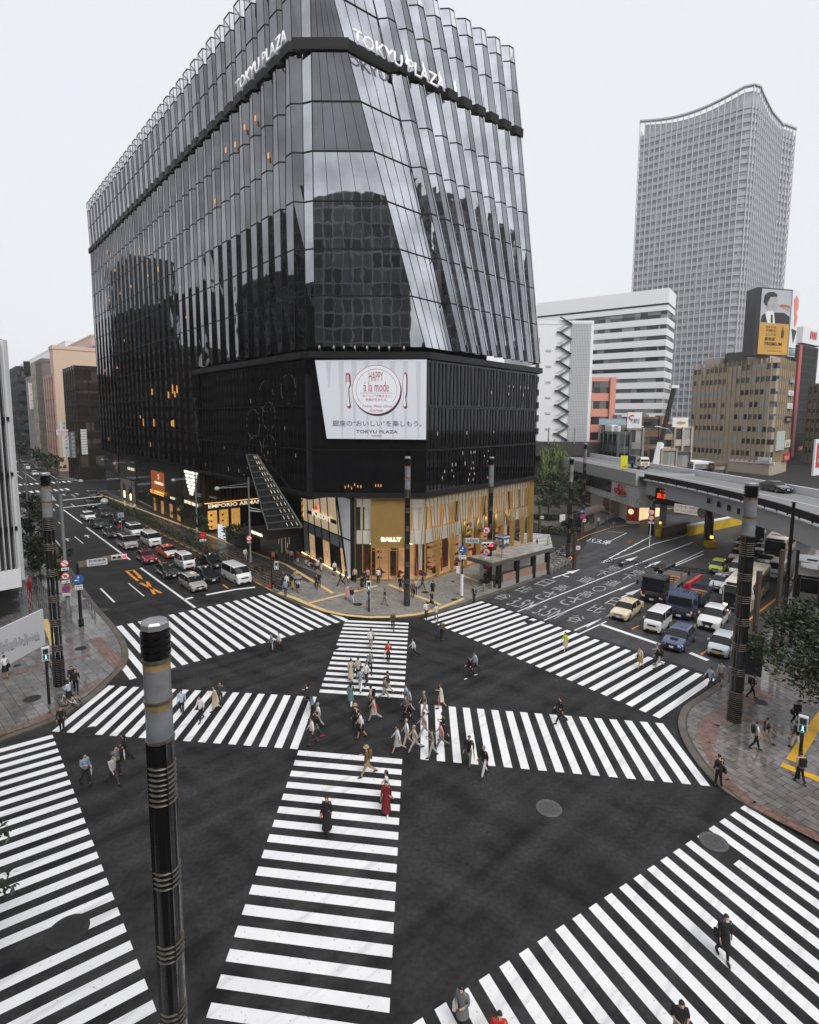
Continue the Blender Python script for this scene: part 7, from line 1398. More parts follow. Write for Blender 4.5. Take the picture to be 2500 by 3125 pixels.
# ================================================================ vehicles
M_vg = mat('vehicle_glass', (.012, .014, .016), .05, spec=.42); M_lamp = mat('headlamp', (.55, .57, .6), .15); M_trim = mat('black_trim', (.015, .015, .016), .5); M_rim = mat('wheel_rim', (.28, .28, .29), .35, .7); M_tail = mat('tail_lamp', (.35, .01, .01), .3); M_plt = mat('number_plate', (.7, .7, .7), .5); M_plty = mat('yellow_plate', (.7, .45, .02), .5); M_ind = mat('amber_lens', (.7, .22, .02), .3, em=.4)
def carpaint(c): return mat('car_paint_%d_%d_%d' % tuple(int(x*999) for x in c), c, .22, coat=.8, spec=.5)
def wheel(t, x, y, r, w_=.2):
    s = 1 if y > 0 else -1; b = MB().tube([(x, y-s*w_, r), (x, y-s*.02, r), (x, y, r)], [r, r, r*.92], 18); q = b.build('wheel', M_rubber, t, smooth=40)
    m = MB().tube([(x, y, r), (x, y+s*.012, r)], r*.62, 14); [m.beam((x, y+s*.02, r), (x+r*.55*cos(k*pi*.4), y+s*.02, r+r*.55*sin(k*pi*.4)), .05, .02) for k in range(5)]; m.build('rim', M_rim, q)
# kind: L, W, stations (x from front 0..1, top z, cabin flag, half width factor), belt z
KIND = {
 'sedan': (4.75, 1.80, [(0, .55, 0, .80), (.015, .70, 0, .9), (.06, .80, 0, .97), (.29, .96, 0, 1), (.44, 1.38, 1, 1), (.50, 1.44, 1, 1), (.55, 1.45, 2, 1), (.57, 1.45, 1, 1), (.70, 1.40, 1, 1), (.86, 1.06, 0, 1), (.97, 1.0, 0, .96), (1, .7, 0, .86)], .93, .31),
 'taxi': (4.7, 1.70, [(0, .62, 0, .90), (.012, .78, 0, .96), (.05, .86, 0, .99), (.27, .95, 0, 1), (.38, 1.40, 1, 1), (.42, 1.47, 1, 1), (.54, 1.50, 2, 1), (.56, 1.50, 1, 1), (.72, 1.46, 1, 1), (.80, 1.02, 0, 1), (.985, .96, 0, .98), (1, .7, 0, .95)], .95, .30),
 'hiace': (4.7, 1.72, [(0, .7, 0, .84), (.01, 1.05, 0, .93), (.05, 1.22, 0, .98), (.10, 1.32, 0, 1), (.235, 1.92, 1, 1), (.30, 1.97, 1, 1), (.41, 1.98, 2, 1), (.43, 1.98, 1, 1), (.62, 1.98, 1, 1), (.64, 1.98, 1, 1), (.96, 1.96, 1, 1), (1, 1.5, 0, .96)], 1.18, .33),
 'kei': (3.4, 1.48, [(0, .6, 0, .88), (.01, .95, 0, .95), (.04, 1.12, 0, .99), (.09, 1.2, 0, 1), (.22, 1.80, 1, 1), (.28, 1.86, 1, 1), (.42, 1.88, 2, 1), (.45, 1.88, 1, 1), (.66, 1.88, 1, 1), (.69, 1.88, 1, 1), (.96, 1.86, 1, 1), (1, 1.5, 0, .97)], 1.12, .28),
 'mpv': (4.8, 1.84, [(0, .6, 0, .82), (.01, .85, 0, .93), (.06, .98, 0, .98), (.17, 1.12, 0, 1), (.32, 1.78, 1, 1), (.38, 1.87, 1, 1), (.47, 1.89, 2, 1), (.49, 1.89, 1, 1), (.70, 1.88, 1, 1), (.72, 1.88, 1, 1), (.96, 1.80, 1, 1), (1, 1.3, 0, .95)], 1.08, .34),
 'wagon': (4.5, 1.72, [(0, .55, 0, .80), (.015, .72, 0, .91), (.06, .82, 0, .97), (.25, .98, 0, 1), (.40, 1.42, 1, 1), (.46, 1.48, 1, 1), (.55, 1.50, 2, 1), (.57, 1.50, 1, 1), (.76, 1.48, 1, 1), (.78, 1.48, 1, 1), (.95, 1.38, 1, 1), (1, .95, 0, .94)], .95, .31),
 'suv': (4.8, 1.90, [(0, .6, 0, .78), (.015, .86, 0, .90), (.06, .98, 0, .97), (.26, 1.12, 0, 1), (.42, 1.62, 1, 1), (.48, 1.68, 1, 1), (.57, 1.70, 2, 1), (.59, 1.70, 1, 1), (.76, 1.66, 1, 1), (.78, 1.65, 1, 1), (.96, 1.36, 1, 1), (1, 1.0, 0, .93)], 1.08, .37),
 'hatch': (3.6, 1.55, [(0, .55, 0, .76), (.015, .76, 0, .90), (.06, .88, 0, .97), (.18, 1.02, 0, 1), (.36, 1.45, 1, 1), (.43, 1.53, 1, 1), (.56, 1.55, 2, 1), (.59, 1.55, 1, 1), (.78, 1.52, 1, 1), (.80, 1.52, 1, 1), (.96, 1.32, 1, 1), (1, .95, 0, .93)], .98, .29)}
def car(kind, label, p, rz, col, roof=None, sign=None, py=False, z=0, rails=False, scoop=False, group=None, cat='car', hood=None, lit=False, big=False):
    L_, W_, ST, belt, wr = KIND[kind]; W_ = W_/2; t = thing({'kei': 'kei_van', 'hiace': 'van', 'mpv': 'minivan', 'taxi': 'taxi'}.get(kind, 'car'), label, cat, (*p, z), rz, group)
    m = carpaint(col); body, gl = MB(), MB(); rings = []; van = kind in ('hiace', 'kei', 'mpv')
    for x, zt_, c, k in ST:
        X = -x*L_; w_ = W_*k; zb = .22 if .05 < x < .95 else .28
        bz = min(belt, zt_-.02) if c else max(zt_-.13, .42)
        ti = (.80 if not van else .90) if c else .93; zs = zt_-.05 if c else zt_-.03
        rings.append([(X, w_*.93, zb), (X, w_, .48), (X, w_*.985, bz), (X, w_*ti, zs), (X, w_*ti*.82, zt_), (X, 0, zt_+.015), (X, -w_*ti*.82, zt_), (X, -w_*ti, zs), (X, -w_*.985, bz), (X, -w_, .48), (X, -w_*.93, zb)])
    for i in range(len(rings)-1):
        a, b_ = rings[i], rings[i+1]; c0, c1 = ST[i][2], ST[i+1][2]
        for j in range(10):
            q = [a[j], a[j+1], b_[j+1], b_[j]]; top = j in (3, 4, 5, 6); side = j in (2, 7)
            isg = (side and c0 and c1 and not (c0 == 2)) or ((top or side) and (bool(c0) != bool(c1)) and not (side and kind in ('hiace',) and i > 5)) or (False)
            if top and c0 and c1 and i == 4: isg = kind not in ('hiace', 'kei') and False
            (gl if isg else body).add(q, [[0, 1, 2, 3]], 1 if (top and c0 and c1 and roof) else (2 if hood and i < 4 and top else 0))
    body.add(rings[0], [list(range(11))[::-1]]); body.add(rings[-1], [list(range(11))])
    body.build('body', [m, carpaint(roof) if roof else m, carpaint(hood) if hood else m], t, smooth=38); gl.build('window_glass', M_vg, t, smooth=25)
    for x, y in ((-.19*L_, W_), (-.19*L_, -W_), (-.81*L_, W_), (-.81*L_, -W_)) if not van or kind == 'mpv' else ((-.15*L_, W_), (-.15*L_, -W_), (-.78*L_, W_), (-.78*L_, -W_)):
        s = 1 if y > 0 else -1; MB().tube([(x, y-s*.1, wr), (x, y+s*.006, wr)], wr*1.16, 18).build('wheel_arch', M_trim, t); wheel(t, x, y+s*.015, wr)
    hz = ST[2][1]-.16 if not van else ST[1][1]-.14
    for s in (1, -1):
        q = ST[1][3]*W_; MB().add([(-.004*L_+.012, s*q*.58, hz-.09), (-.012*L_+.02, s*q*.92, hz-.06), (-.055*L_, s*W_*ST[2][3]*1.003, hz+.02), (-.045*L_+.02, s*W_*.90, hz+.10), (-.012*L_+.02, s*q*.6, hz+.06)], [[0, 1, 2, 3, 4] if s > 0 else [4, 3, 2, 1, 0]]).build('headlight', mat('lit_headlamp', (1, .75, .4), .5, em=3) if lit else M_lamp, t)
        MB().add([(.012, s*q*.55, hz-.12), (.014, s*q*.86, hz-.12), (.014, s*q*.84, hz+.03), (-.004, s*q*.56, hz+.04)], [[0, 1, 2, 3] if s > 0 else [3, 2, 1, 0]]).build('headlight', mat('lit_headlamp') if lit else M_lamp, t) if 0 else None
        MB().box((-L_+.01, s*W_*.78, belt-.08), (.05, .18, .2)).build('tail_light', M_tail, t)
        mx = -L_*(.31 if not van else .17); MB().box((mx, s*(W_+.1), belt+.06), (.12, .16, .13)).build('mirror', m if col[0]+col[1] > .1 else M_trim, t)
    MB().box((.015, 0, hz-.02), (.03, W_*.95, .13)).build('grille', M_rim if kind in ('taxi', 'mpv') else M_trim, t); MB().box((.005, 0, .36), (.05, W_*1.35, .14)).build('bumper_intake', M_trim, t)
    MB().box((.04, 0, .5 if not van else .46), (.02, .33, .17)).build('number_plate', M_plty if py else M_plt, t)
    if big: MB().add([(.03, W_*.45, .9), (.03, -W_*.45, .9), (.045, -W_*.3, .42), (.045, W_*.3, .42)], [[0, 1, 2, 3]]).build('spindle_grille', M_trim, t)
    if sign: MB().lathe([(.13, ST[5][1]), (.12, ST[5][1]+.12), (.05, ST[5][1]+.17)], 8, (-L_*.5, 0)).build('roof_lamp', mat('taxi_lamp', sign, .5, em=.2), t)
    if rails: [MB().box((-L_*(.42+.16*k), 0, ST[6][1]+.025), (.42, W_*1.2, .02)).build('sunroof', M_vg, t) for k in range(3)]
    if scoop: MB().box((-L_*.17, 0, ST[3][1]-.03), (.3, .55, .10)).build('bonnet_scoop', M_trim, t)
    return t
HL = atan2(-UA[1], -UA[0]); HR = atan2(-UB[1], -UB[0]); W1 = (.74, .74, .75); BK = (.008, .008, .009); GA = 'vehicles queuing in the left street'; GR = 'vehicles queuing in the right street'
def lane(kind, label, x, y, col, h=HL, **k): k.setdefault('group', GA); return car(kind, label, g(x, y), h, col, **k)
lane('wagon', 'silver estate car first in line at the left stop line', 425, 1253, (.36, .34, .31)); lane('taxi', 'black taxi right behind beside the silver estate car', 453, 1235, BK, sign=(.5, .5, .5), cat='taxi'); lane('hiace', 'white van at the stop line nearest the plaza kerb', 519, 1237, W1, cat='van')
lane('sedan', 'black chrome-grilled saloon beside the white kei van', 370, 1226, BK); lane('kei', 'white boxy kei van with yellow plate between two black cars', 402, 1206, W1, py=True, cat='van'); lane('taxi', 'black taxi next to the plaza kerb behind the white van', 460, 1204, BK, cat='taxi', sign=(.6, .1, .1))
lane('taxi', 'orange and white taxi among the queuing cars', 367, 1183, (.62, .07, .015), hood=(.75, .74, .7), cat='taxi', sign=(.7, .7, .7)); lane('sedan', 'dark red saloon beside the centre line', 322, 1195, (.22, .008, .015)); lane('mpv', 'silver minivan with striped roof windows behind the red saloon', 280, 1165, (.38, .35, .33), rails=True, cat='van'); lane('hiace', 'white van behind the orange taxi', 330, 1159, W1, cat='van')
lane('taxi', 'black taxi behind the silver minivan by the centre line', 244, 1141, BK, cat='taxi', sign=(.8, .5, .1)); lane('mpv', 'white minivan with roof windows behind the white van', 294, 1138, W1, rails=True, cat='van'); lane('taxi', 'dark green taxi in the centre lane far back', 214, 1121, (.03, .05, .04), cat='taxi'); lane('taxi', 'dark taxi near the hedge far back', 254, 1111, BK, cat='taxi'); lane('wagon', 'white estate car last by the long centre line', 193, 1105, W1)
lane('taxi', 'dark grey taxi behind the dark green one', 226, 1097, (.05, .05, .055), cat='taxi'); lane('sedan', 'dark saloon farther back by the dome lamp arm', 197, 1079, BK); lane('mpv', 'black van with lit headlamps turning in from the side street', 200, 1059, BK, lit=True, cat='van')
lane('hiace', 'white van beyond the far crosswalk', 58, 999, W1, cat='van'); lane('sedan', 'dark car beyond the far crosswalk', 82, 997, (.06, .065, .07)); lane('wagon', 'white car waiting at the far stop line', 76, 1011, W1); lane('sedan', 'pale car far away by the louvred building edge', 31, 985, W1); lane('sedan', 'dark car far beyond the white van', 50, 984, BK)
def laneR(kind, label, x, y, col, **k): return lane(kind, label, x, y, col, HR, group=GR, **k)
laneR('taxi', 'cream and tan taxi at the right stop line', 1304, 1304, (.62, .50, .34), hood=(.74, .62, .46), sign=(.7, .6, .4), cat='taxi'); laneR('kei', 'white kei van beside the tan taxi', 1375, 1330, W1, py=True, cat='van'); laneR('wagon', 'dark blue estate car with bonnet scoop at the crosswalk', 1417, 1368, (.05, .075, .16), scoop=True)
laneR('suv', 'white sport utility car with black grille behind the blue estate', 1492, 1323, W1, big=True); laneR('hatch', 'small pale blue hatchback nearest the right lamp column', 1513, 1380, (.55, .60, .63), py=True); laneR('hatch', 'lime green hatchback behind the open truck beds', 1507, 1203, (.42, .50, .03)); laneR('wagon', 'silver people carrier between trucks and bus', 1511, 1240, (.50, .52, .55)); laneR('hiace', 'white van behind the silver people carrier', 1552, 1215, W1, cat='van')
laneR('taxi', 'red-orange taxi behind the lime hatchback', 1549, 1178, (.60, .05, .02), hood=(.7, .68, .64), cat='taxi'); laneR('sedan', 'black saloon half hidden behind the lamp column', 1610, 1190, BK); laneR('hiace', 'pale blue-grey van seen past the gantry mast', 1632, 1215, (.5, .52, .55), cat='van'); laneR('sedan', 'black car beside the far buses', 1600, 1163, BK); laneR('sedan', 'dark car at the bus queue under the expressway', 1560, 1150, BK)
def onex(x, y, z=9.07): return g(x, y, z)
dE = unit((41.2, 62), (40.5, 84)); pe = onex(1660, 1031); car('sedan', 'black saloon driving on the elevated expressway', pe, atan2(-1, .05), BK, z=9.07)
def truck(label, p, rz, cab, bedm, L_=7.6, H_=2.9, W_=2.3, dark=True, crane=None, z=0, refuse=False, plate_tx=None):
    t = thing('truck', label, 'truck', (*p, z), rz); w_ = W_/2; m = carpaint(cab); cl = 1.9
    P_ = [(0, .55), (.03, 1.1), (-.05, 1.5), (-.32, H_-.25), (-.5, H_-.05), (-cl, H_), (-cl, .55)]
    for a_, b_ in zip(P_, P_[1:]): pass
    b = MB().add([(x, w_*.97, z_) for x, z_ in P_]+[(x, -w_*.97, z_) for x, z_ in P_], [list(range(7))[::-1], list(range(7, 14))]+[[i, i+1, 8+i, 7+i] for i in range(6)]); b.build('cab', m, t, smooth=25)
    MB().add([(-.01, w_*.9, 1.5), (-.01, -w_*.9, 1.5), (-.235, -w_*.86, H_-.42), (-.235, w_*.86, H_-.42)], [[0, 3, 2, 1]]).build('windscreen', M_vg, t)
    for s in (1, -1):
        MB().add([(-.35, s*w_*.975, 1.5), (-1.25, s*w_*.975, 1.5), (-1.25, s*w_*.975, H_-.5), (-.6, s*w_*.975, H_-.5)], [[0, 1, 2, 3] if s > 0 else [3, 2, 1, 0]]).build('side_window', M_vg, t)
        MB().tube([(-.1, s*w_, 2.3), (.2, s*(w_+.25), 2.3)], .03, 6).box((.22, s*(w_+.28), 2.05), (.1, .2, .45)).build('mirror', M_trim, t); MB().box((.04, s*w_*.75, .75), (.06, .35, .2)).build('headlight', M_lamp, t); MB().box((.0, s*w_*.93, 1.0), (.1, .12, .25)).build('indicator', M_ind, t)
        for x in (-1.0, -L_+2.2, -L_+1.1)[:3 if L_ > 6 else 2]: wheel(t, x, s*(w_*.98), .48 if L_ > 6 else .36, .28)
    for k in range(3): MB().box((.05, 0, .95+k*.15), (.03, w_*1.25, .05)).build('grille_bar', M_rim, t)
    MB().box((.06, 0, .5), (.12, W_*.98, .28)).build('bumper', M_rim if not dark else M_trim, t); MB().box((.13, 0, .5), (.02, .4, .18)).build('number_plate', M_plt, t); MB().box((-L_/2-.3, 0, .75), (L_-1, .9, .22)).build('chassis', M_trim, t)
    for k in range(9): MB().box((-cl*.6, -w_*.85+k*w_*.21, H_+.02), (1.1, .05, .04)).build('roof_rib', m, t)
    if refuse:
        MB().prism([(-cl-.1, w_), (-L_, w_), (-L_, -w_), (-cl-.1, -w_)], .9, H_+.05).build('refuse_body', bedm, t); return t
    x0, x1 = -cl-(1.0 if crane else .35), -L_; fl = MB().box(((x0+x1)/2, 0, 1.12), (x0-x1, W_*.96, .1)); fl.build('bed_floor', mat('bed_planks', (.34, .17, .07), .7, noise=.25, nscale=2), t)
    for k in range(5): MB().box((x0-(k+.7)*(x0-x1)/6, .1*(-1)**k, 1.24), (.14, W_*.8, .12)).build('timber', mat('timber_batten', (.16, .075, .03), .8), t)
    for s in (1, -1): MB().box(((x0+x1)/2, s*w_, 1.42), (x0-x1, .07, .58)).build('side_board', bedm, t)
    MB().box((x1, 0, 1.42), (.07, W_, .58)).build('tail_board', bedm, t); MB().box((x0, 0, 1.55), (.1, W_, .9)).build('head_board', bedm, t)
    for s in (1, -1):
        for f_ in (.02, .55, 1): MB().box((x0+(x1-x0)*f_, s*w_, 1.7), (.1, .1, 1.15)).build('stake', mat('timber_batten'), t)
    if crane:
        cm = carpaint(crane); MB().box((-cl-.5, 0, 1.9), (.5, .5, 1.8)).build('crane_post', M_trim if sum(crane) < .1 else cm, t); MB().beam((-cl-.5, 0, 2.9), (-cl-4.2, .3, 3.0), .3, .36).beam((-cl-.5, 0, 2.4), (-cl-.5, 0, 3.05), .4).build('crane_boom', cm, t)
    return t
truck('black flatbed lorry with chrome grille behind the tan taxi', g(1375, 1266), HR, (.012, .012, .013), carpaint((.3, .3, .3)), 8.2, 2.85, crane=(.012, .012, .013)); truck('blue flatbed lorry with red crane arm beside the white van', g(1432, 1300), HR, (.03, .055, .12), carpaint((.03, .05, .11)), 7.6, 2.6, crane=(.45, .02, .03))
truck('blue and cream refuse lorry on the elevated expressway', g(1358, 983, 9.07), atan2(-1, .12), (.62, .60, .52), carpaint((.035, .055, .12)), 5.6, 2.35, 1.9, z=9.07, refuse=True)
def bus(label, p, rz, col, band=None, L_=10.5, W_=2.45, H_=3.05, front=(.02, .03, .025), sky=False):
    t = thing('bus', label, 'bus', (*p, 0), rz); w_ = W_/2; m = carpaint(col); b = MB()
    prof_ = [(0, .35), (.06, 1.2), (0, 2.6), (-.25, H_-.08), (-.6, H_), (-L_+.3, H_), (-L_, H_-.2), (-L_, .35)]; n = len(prof_)
    b.add([(x, w_, z_ if z_ < 2.9 else z_-.1) for x, z_ in prof_]+[(x, w_*.9, z_) for x, z_ in prof_]+[(x, -w_*.9, z_) for x, z_ in prof_]+[(x, -w_, z_ if z_ < 2.9 else z_-.1) for x, z_ in prof_], [list(range(n))[::-1], list(range(3*n, 4*n))]+[[i+k*n, i+1+k*n, i+1+(k+1)*n, i+(k+1)*n] for i in range(n-1) for k in range(3)]); b.build('body', m, t, smooth=30)
    MB().add([(.07, w_*.93, 1.15), (.07, -w_*.93, 1.15), (.02, -w_*.93, 2.62), (.02, w_*.93, 2.62)], [[0, 3, 2, 1]]).build('windscreen', M_vg, t); MB().add([(.06, w_*.95, .5), (.06, -w_*.95, .5), (.075, -w_*.93, 1.15), (.075, w_*.93, 1.15)], [[0, 3, 2, 1]]).build('front_panel', carpaint(front), t); MB().box((-.08, 0, 2.78), (.1, W_*.8, .26)).build('destination_box', M_trim, t)
    for s in (1, -1):
        for k in range(6): x0 = -.7-k*1.58; MB().quad(*[(x, s*(w_+.012), z_) for x, z_ in ((x0, 1.35), (x0-1.48, 1.35), (x0-1.48, 2.45), (x0, 2.45))][::s]).build('side_window', M_vg, t)
        if band: MB().quad(*[(x, s*(w_+.016), z_) for x, z_ in ((-.3, 2.5), (-L_+.2, 2.5), (-L_+.2, 2.9), (-.3, 2.9))][::s]).build('colour_band', carpaint(band), t); MB().quad(*[(x, s*(w_+.016), z_) for x, z_ in ((-3.6, .6), (-7.5, .6), (-7.5, 1.3), (-3.6, 1.3))][::s]).build('side_advert', mat('bus_advert', (.5, .3, .12), .5, noise=.6, nscale=1.5), t)
        MB().box((.09, s*w_*.78, .7), (.04, .35, .16)).build('headlight', mat('lit_headlamp', (1, .75, .4), .5, em=3) if band else M_lamp, t); MB().tube([(0, s*w_, 2.6), (.35, s*(w_+.15), 2.4), (.35, s*(w_+.15), 2.1)], .035, 6).box((.35, s*(w_+.15), 1.95), (.1, .22, .4)).build('mirror', M_w, t)
        for x in (-2.2, -7.6): wheel(t, x, s*w_, .48, .28)
    MB().box((-3.4, 0, H_+.09), (2.6, 1.5, .2)).build('roof_unit', m, t); MB().box((-8, .2, H_+.06), (1.2, 1.0, .14)).build('roof_hatch', m, t)
    return t
bs_ = bus('cream and orange city bus beside the right lamp column', g(1553, 1283), HR, (.66, .60, .50), (.6, .22, .02)); T('グリーン', (.09, .2, .78), (0, 1, 0), .2, M_w, 'lettering', bs_, depth=.01, wid=.9)
bus('cream coach at the right edge with dark windscreen', g(1700, 1262), HR+R(4), (.55, .52, .44), front=(.5, .47, .38)); bus('white city bus with orange side at the far right', g(1632, 1172), HR, (.62, .58, .48), (.5, .2, .03)); bus('dark bus farthest back under the expressway edge', g(1700, 1135), HR, (.10, .09, .08)); bus('black coach behind the lamp column', g(1590, 1135), HR, (.03, .03, .03))
# ================================================================ people
def skin(vs, es, rs, m, name, parent, sub=1):
    me = bpy.data.meshes.new('tmp'); me.from_pydata(vs, es, [])
    def mods(o):
        md = o.modifiers.new('s', 'SKIN'); md.use_smooth_shade = True
        for i, d in enumerate(me.skin_vertices[0].data): d.radius = rs[i] if isinstance(rs[i], tuple) else (rs[i], rs[i]); d.use_root = (i == 0)
        u = o.modifiers.new('u', 'SUBSURF'); u.levels = sub; u.render_levels = sub
    r = bake(me, mods); bpy.data.meshes.remove(me)
    r.materials.clear(); r.materials.append(m); return link(name, r, parent)
M_skin = mat('skin', (.52, .31, .21), .55); M_hair = mat('black_hair', (.012, .010, .009), .45); M_hairg = mat('grey_hair', (.30, .29, .28), .6); M_hairb = mat('brown_hair', (.05, .025, .015), .5)
CL = dict(w=(.72, .72, .73), k=(.010, .010, .011), n=(.02, .025, .045), g=(.16, .165, .17), lg=(.38, .38, .38), b=(.22, .29, .40), lb=(.42, .52, .64), be=(.50, .42, .33), br=(.15, .085, .04), kh=(.38, .27, .15), r=(.50, .015, .02), dr=(.16, .012, .015), y=(.62, .66, .05), mu=(.36, .22, .06), te=(.10, .19, .20), pk=(.55, .28, .30), ol=(.07, .065, .035), cr=(.62, .57, .48), dg=(.045, .047, .05), ye=(.6, .52, .10), or_=(.7, .14, .05))
def cloth(c): c = CL[c]; return mat('cloth_%d_%d_%d' % tuple(int(x*999) for x in c), c, .8)
def person(label, x, y, hd, top='w', bot='k', kind='trousers', h=1.68, st=.5, hair='k', arms='swing', long=0., ex='', z=0., sleeve=1, fem=False, ph=1, seat=0, at=None):
    """x, y: where the feet stand in the picture; hd: heading in degrees; st: stride; arms: swing, phone, point, hold, down"""
    p = at or g(x, y, z+.02); t = thing('person', label, 'person', (*p, z), R(hd)); s = h/1.7; w_ = .92 if fem else 1.0
    A = st*.52*ph; V3 = lambda a, b, c: (a*s, b*s, c*s)
    def leg(sg, a):
        hip = Vector((0, sg*.09, .88)); kn = hip+Vector((sin(a)*.42, sg*.0, -cos(a)*.42)); bend = a-(.75*st if a < 0 else .08*st); an = kn+Vector((sin(bend)*.40, 0, -cos(bend)*.40)); return hip, kn, an
    if seat: legs = [(Vector((0, sg*.09, .50)), Vector((.42, sg*.1, .50)), Vector((.44, sg*.1, .09))) for sg in (1, -1)]; A = 0
    else: legs = [leg(1, A), leg(-1, -A)]
    dz = .09-min(l[2].z for l in legs); 
    legs = [[q+Vector((0, 0, dz)) for q in l] for l in legs]; pz = legs[0][0].z+.05
    pel = Vector((0, 0, pz)); wst = Vector((.005, 0, pz+.16)); ch = Vector((.02, 0, pz+.38)); nb = Vector((.02, 0, pz+.53)); sh = [Vector((.01, sg*.17*w_, pz+.49)) for sg in (1, -1)]
    hdn = .0 if arms != 'phone' else .04; hl_ = Vector((.04+hdn, 0, pz+.60)); hm_ = Vector((.05+hdn*1.4, 0, pz+.68)); ht_ = Vector((.035+hdn*1.4, 0, pz+.77))
    def arm(i, sg):
        a = -A*.9*sg if arms in ('swing', 'bag') else 0
        if arms == 'phone' or (arms == 'hold' and sg < 0): el = sh[i]+Vector((.02, sg*.06, -.28)); return el, el+Vector((.22, -sg*.10, .06))
        if arms == 'point' and sg > 0: el = sh[i]+Vector((.24, .1, -.04)); return el, el+Vector((.25, .03, .02))
        if arms == 'up' and sg > 0: el = sh[i]+Vector((.14, .04, -.22)); return el, el+Vector((.12, -.06, .22))
        el = sh[i]+Vector((sin(a)*.27, sg*.05, -cos(a)*.27)); return el, el+Vector((sin(a+.35)*.24, sg*.01, -cos(a+.35)*.24))
    ar_ = [arm(0, 1), arm(1, -1)]
    vs = [pel, wst, ch, nb, nb.lerp(hl_, .5), hl_, hm_, ht_, hm_+Vector((.105, 0, -.015))]; rs = [(.12*w_, .145), (.10*w_, .125*w_), (.11, .145*w_), (.06, .07), .05, (.062, .07), (.078, .088), (.055, .06), .012]; es = [(0, 1), (1, 2), (2, 3), (3, 4), (4, 5), (5, 6), (6, 7), (6, 8)]
    for i in (0, 1):
        k = len(vs); el, wr_ = ar_[i]; d = (wr_-el).normalized(); hd_ = wr_+d*.07
        vs += [sh[i], el, wr_, hd_]; rs += [.052, .040, .027, (.022, .036)]; es += [(2, k), (k, k+1), (k+1, k+2), (k+2, k+3)]
        sd = Vector((0, 0, 1)).cross(d); sd = sd.normalized() if sd.length > .1 else Vector((1, 0, 0)); sd = Vector((1, 0, 0)) if abs(d.z) > .8 else sd
        q = len(vs)
        for f_, ln in ((-.028, .062), (-.010, .075), (.009, .07), (.026, .055)): vs += [hd_+sd*f_+d*.03, hd_+sd*f_*1.1+d*(.03+ln)+Vector((0, -.012 if i == 0 else .012, 0))]; rs += [.0085, .007]; es += [(k+3, len(vs)-2), (len(vs)-2, len(vs)-1)]
        vs += [wr_+d*.03+sd*.036, wr_+d*.075+sd*.058]; rs += [.0095, .008]; es += [(k+2, len(vs)-2), (len(vs)-2, len(vs)-1)]
    for i in (0, 1):
        k = len(vs); hp_, kn, an = legs[i]; vs += [hp_, kn, an, an+Vector((.07, 0, -.035)), an+Vector((.15, 0, -.055))]; rs += [.078, .052, .036, .036, .028]; es += [(0, k), (k, k+1), (k+1, k+2), (k+2, k+3), (k+3, k+4)]
    sc = lambda L_: [tuple(v*s) for v in L_]; sr = lambda L_: [tuple(c*s for c in r) if isinstance(r, tuple) else r*s for r in L_]
    skin(sc(vs), es, sr(rs), M_skin, 'body', t)
    # upper garment
    lo_ = Vector((0, 0, pz-.08-long*.0)); vt = [ch, wst, pel+Vector((0, 0, .02)), lo_, nb-Vector((0, 0, .02))]; rt_ = [(.128, .168*w_), (.118, .145*w_), (.135, .162), (.142, .168), (.07, .09)]; et = [(0, 1), (1, 2), (2, 3), (0, 4)]
    for i in (0, 1):
        k = len(vt); el, wr_ = ar_[i]; e_ = el if not sleeve else el; vt += [sh[i], el]; rt_ += [.070, .055]; et += [(0, k), (k, k+1)]
        if sleeve: vt += [el.lerp(wr_, .92)]; rt_ += [.042]; et += [(k+1, k+2)]
    skin(sc(vt), et, sr(rt_), cloth(top), 'jacket' if sleeve and top in ('k', 'n', 'g', 'dg') else 'top', t)
    if kind in ('trousers', 'shorts'):
        vb = [pel-Vector((0, 0, .02)), pel+Vector((0, 0, .10))]; rb_ = [(.130, .155), (.112, .138)]; eb = [(0, 1)]
        for l in legs: k = len(vb); hp_, kn, an = l; vb += [hp_-Vector((0, 0, .05)), kn]+([an+Vector((0, 0, .02))] if kind == 'trousers' else []); rb_ += [.090, .068, .054][:2+(kind == 'trousers')]; eb += [(0, k), (k, k+1)]+([(k+1, k+2)] if kind == 'trousers' else [])
        skin(sc(vb), eb, sr(rb_), cloth(bot), kind, t)
    if kind in ('skirt', 'dress') or long:
        L_ = long or (.50 if kind == 'dress' else .34); z0 = pz+.10; z1 = max(.14, z0-.14-L_); sp = .16+.10*min(1, L_)+abs(A)*.18*min(1, L_*1.5); b = MB(); n = 16
        for q, zz_ in ((0, z0), (.35, z0+(z1-z0)*.3), (1, z1)):
            b.v += [((.13+(sp-.13)*q)*cos(2*pi*k/n)*s*(1+.05*cos(6*pi*k/n)*q), (.165+(.20+.05*min(1, L_)-.165)*q)*sin(2*pi*k/n)*s, zz_*s) for k in range(n)]
        b.f = [[i*n+k, i*n+(k+1) % n, (i+1)*n+(k+1) % n, (i+1)*n+k][::-1] for i in range(2) for k in range(n)]+[[2*n+k for k in range(n)][::-1]]; b.m = [0]*len(b.f)
        b.build('skirt' if kind == 'skirt' else 'coat_tail' if long else 'skirt', cloth(top if (long or kind == 'dress') else bot), t, smooth=70)
    sb = MB()
    for l in legs: an = l[2]; sb.tube([(an+Vector((-.05, 0, -.03)))*s, (an+Vector((.02, 0, -.02)))*s, (an+Vector((.10, 0, -.045)))*s, (an+Vector((.19, 0, -.06)))*s], [.036*s, .048*s, .044*s, .024*s], 8)
    sb.each('shoe', cloth('w' if 'ws' in ex else 'r' if 'rs' in ex else 'k'), t, smooth=60)
    # hair or hat
    hh = {'k': M_hair, 'g': M_hairg, 'b': M_hairb}.get(hair[0], M_hair); b = MB(); n = 14; c = hm_*s
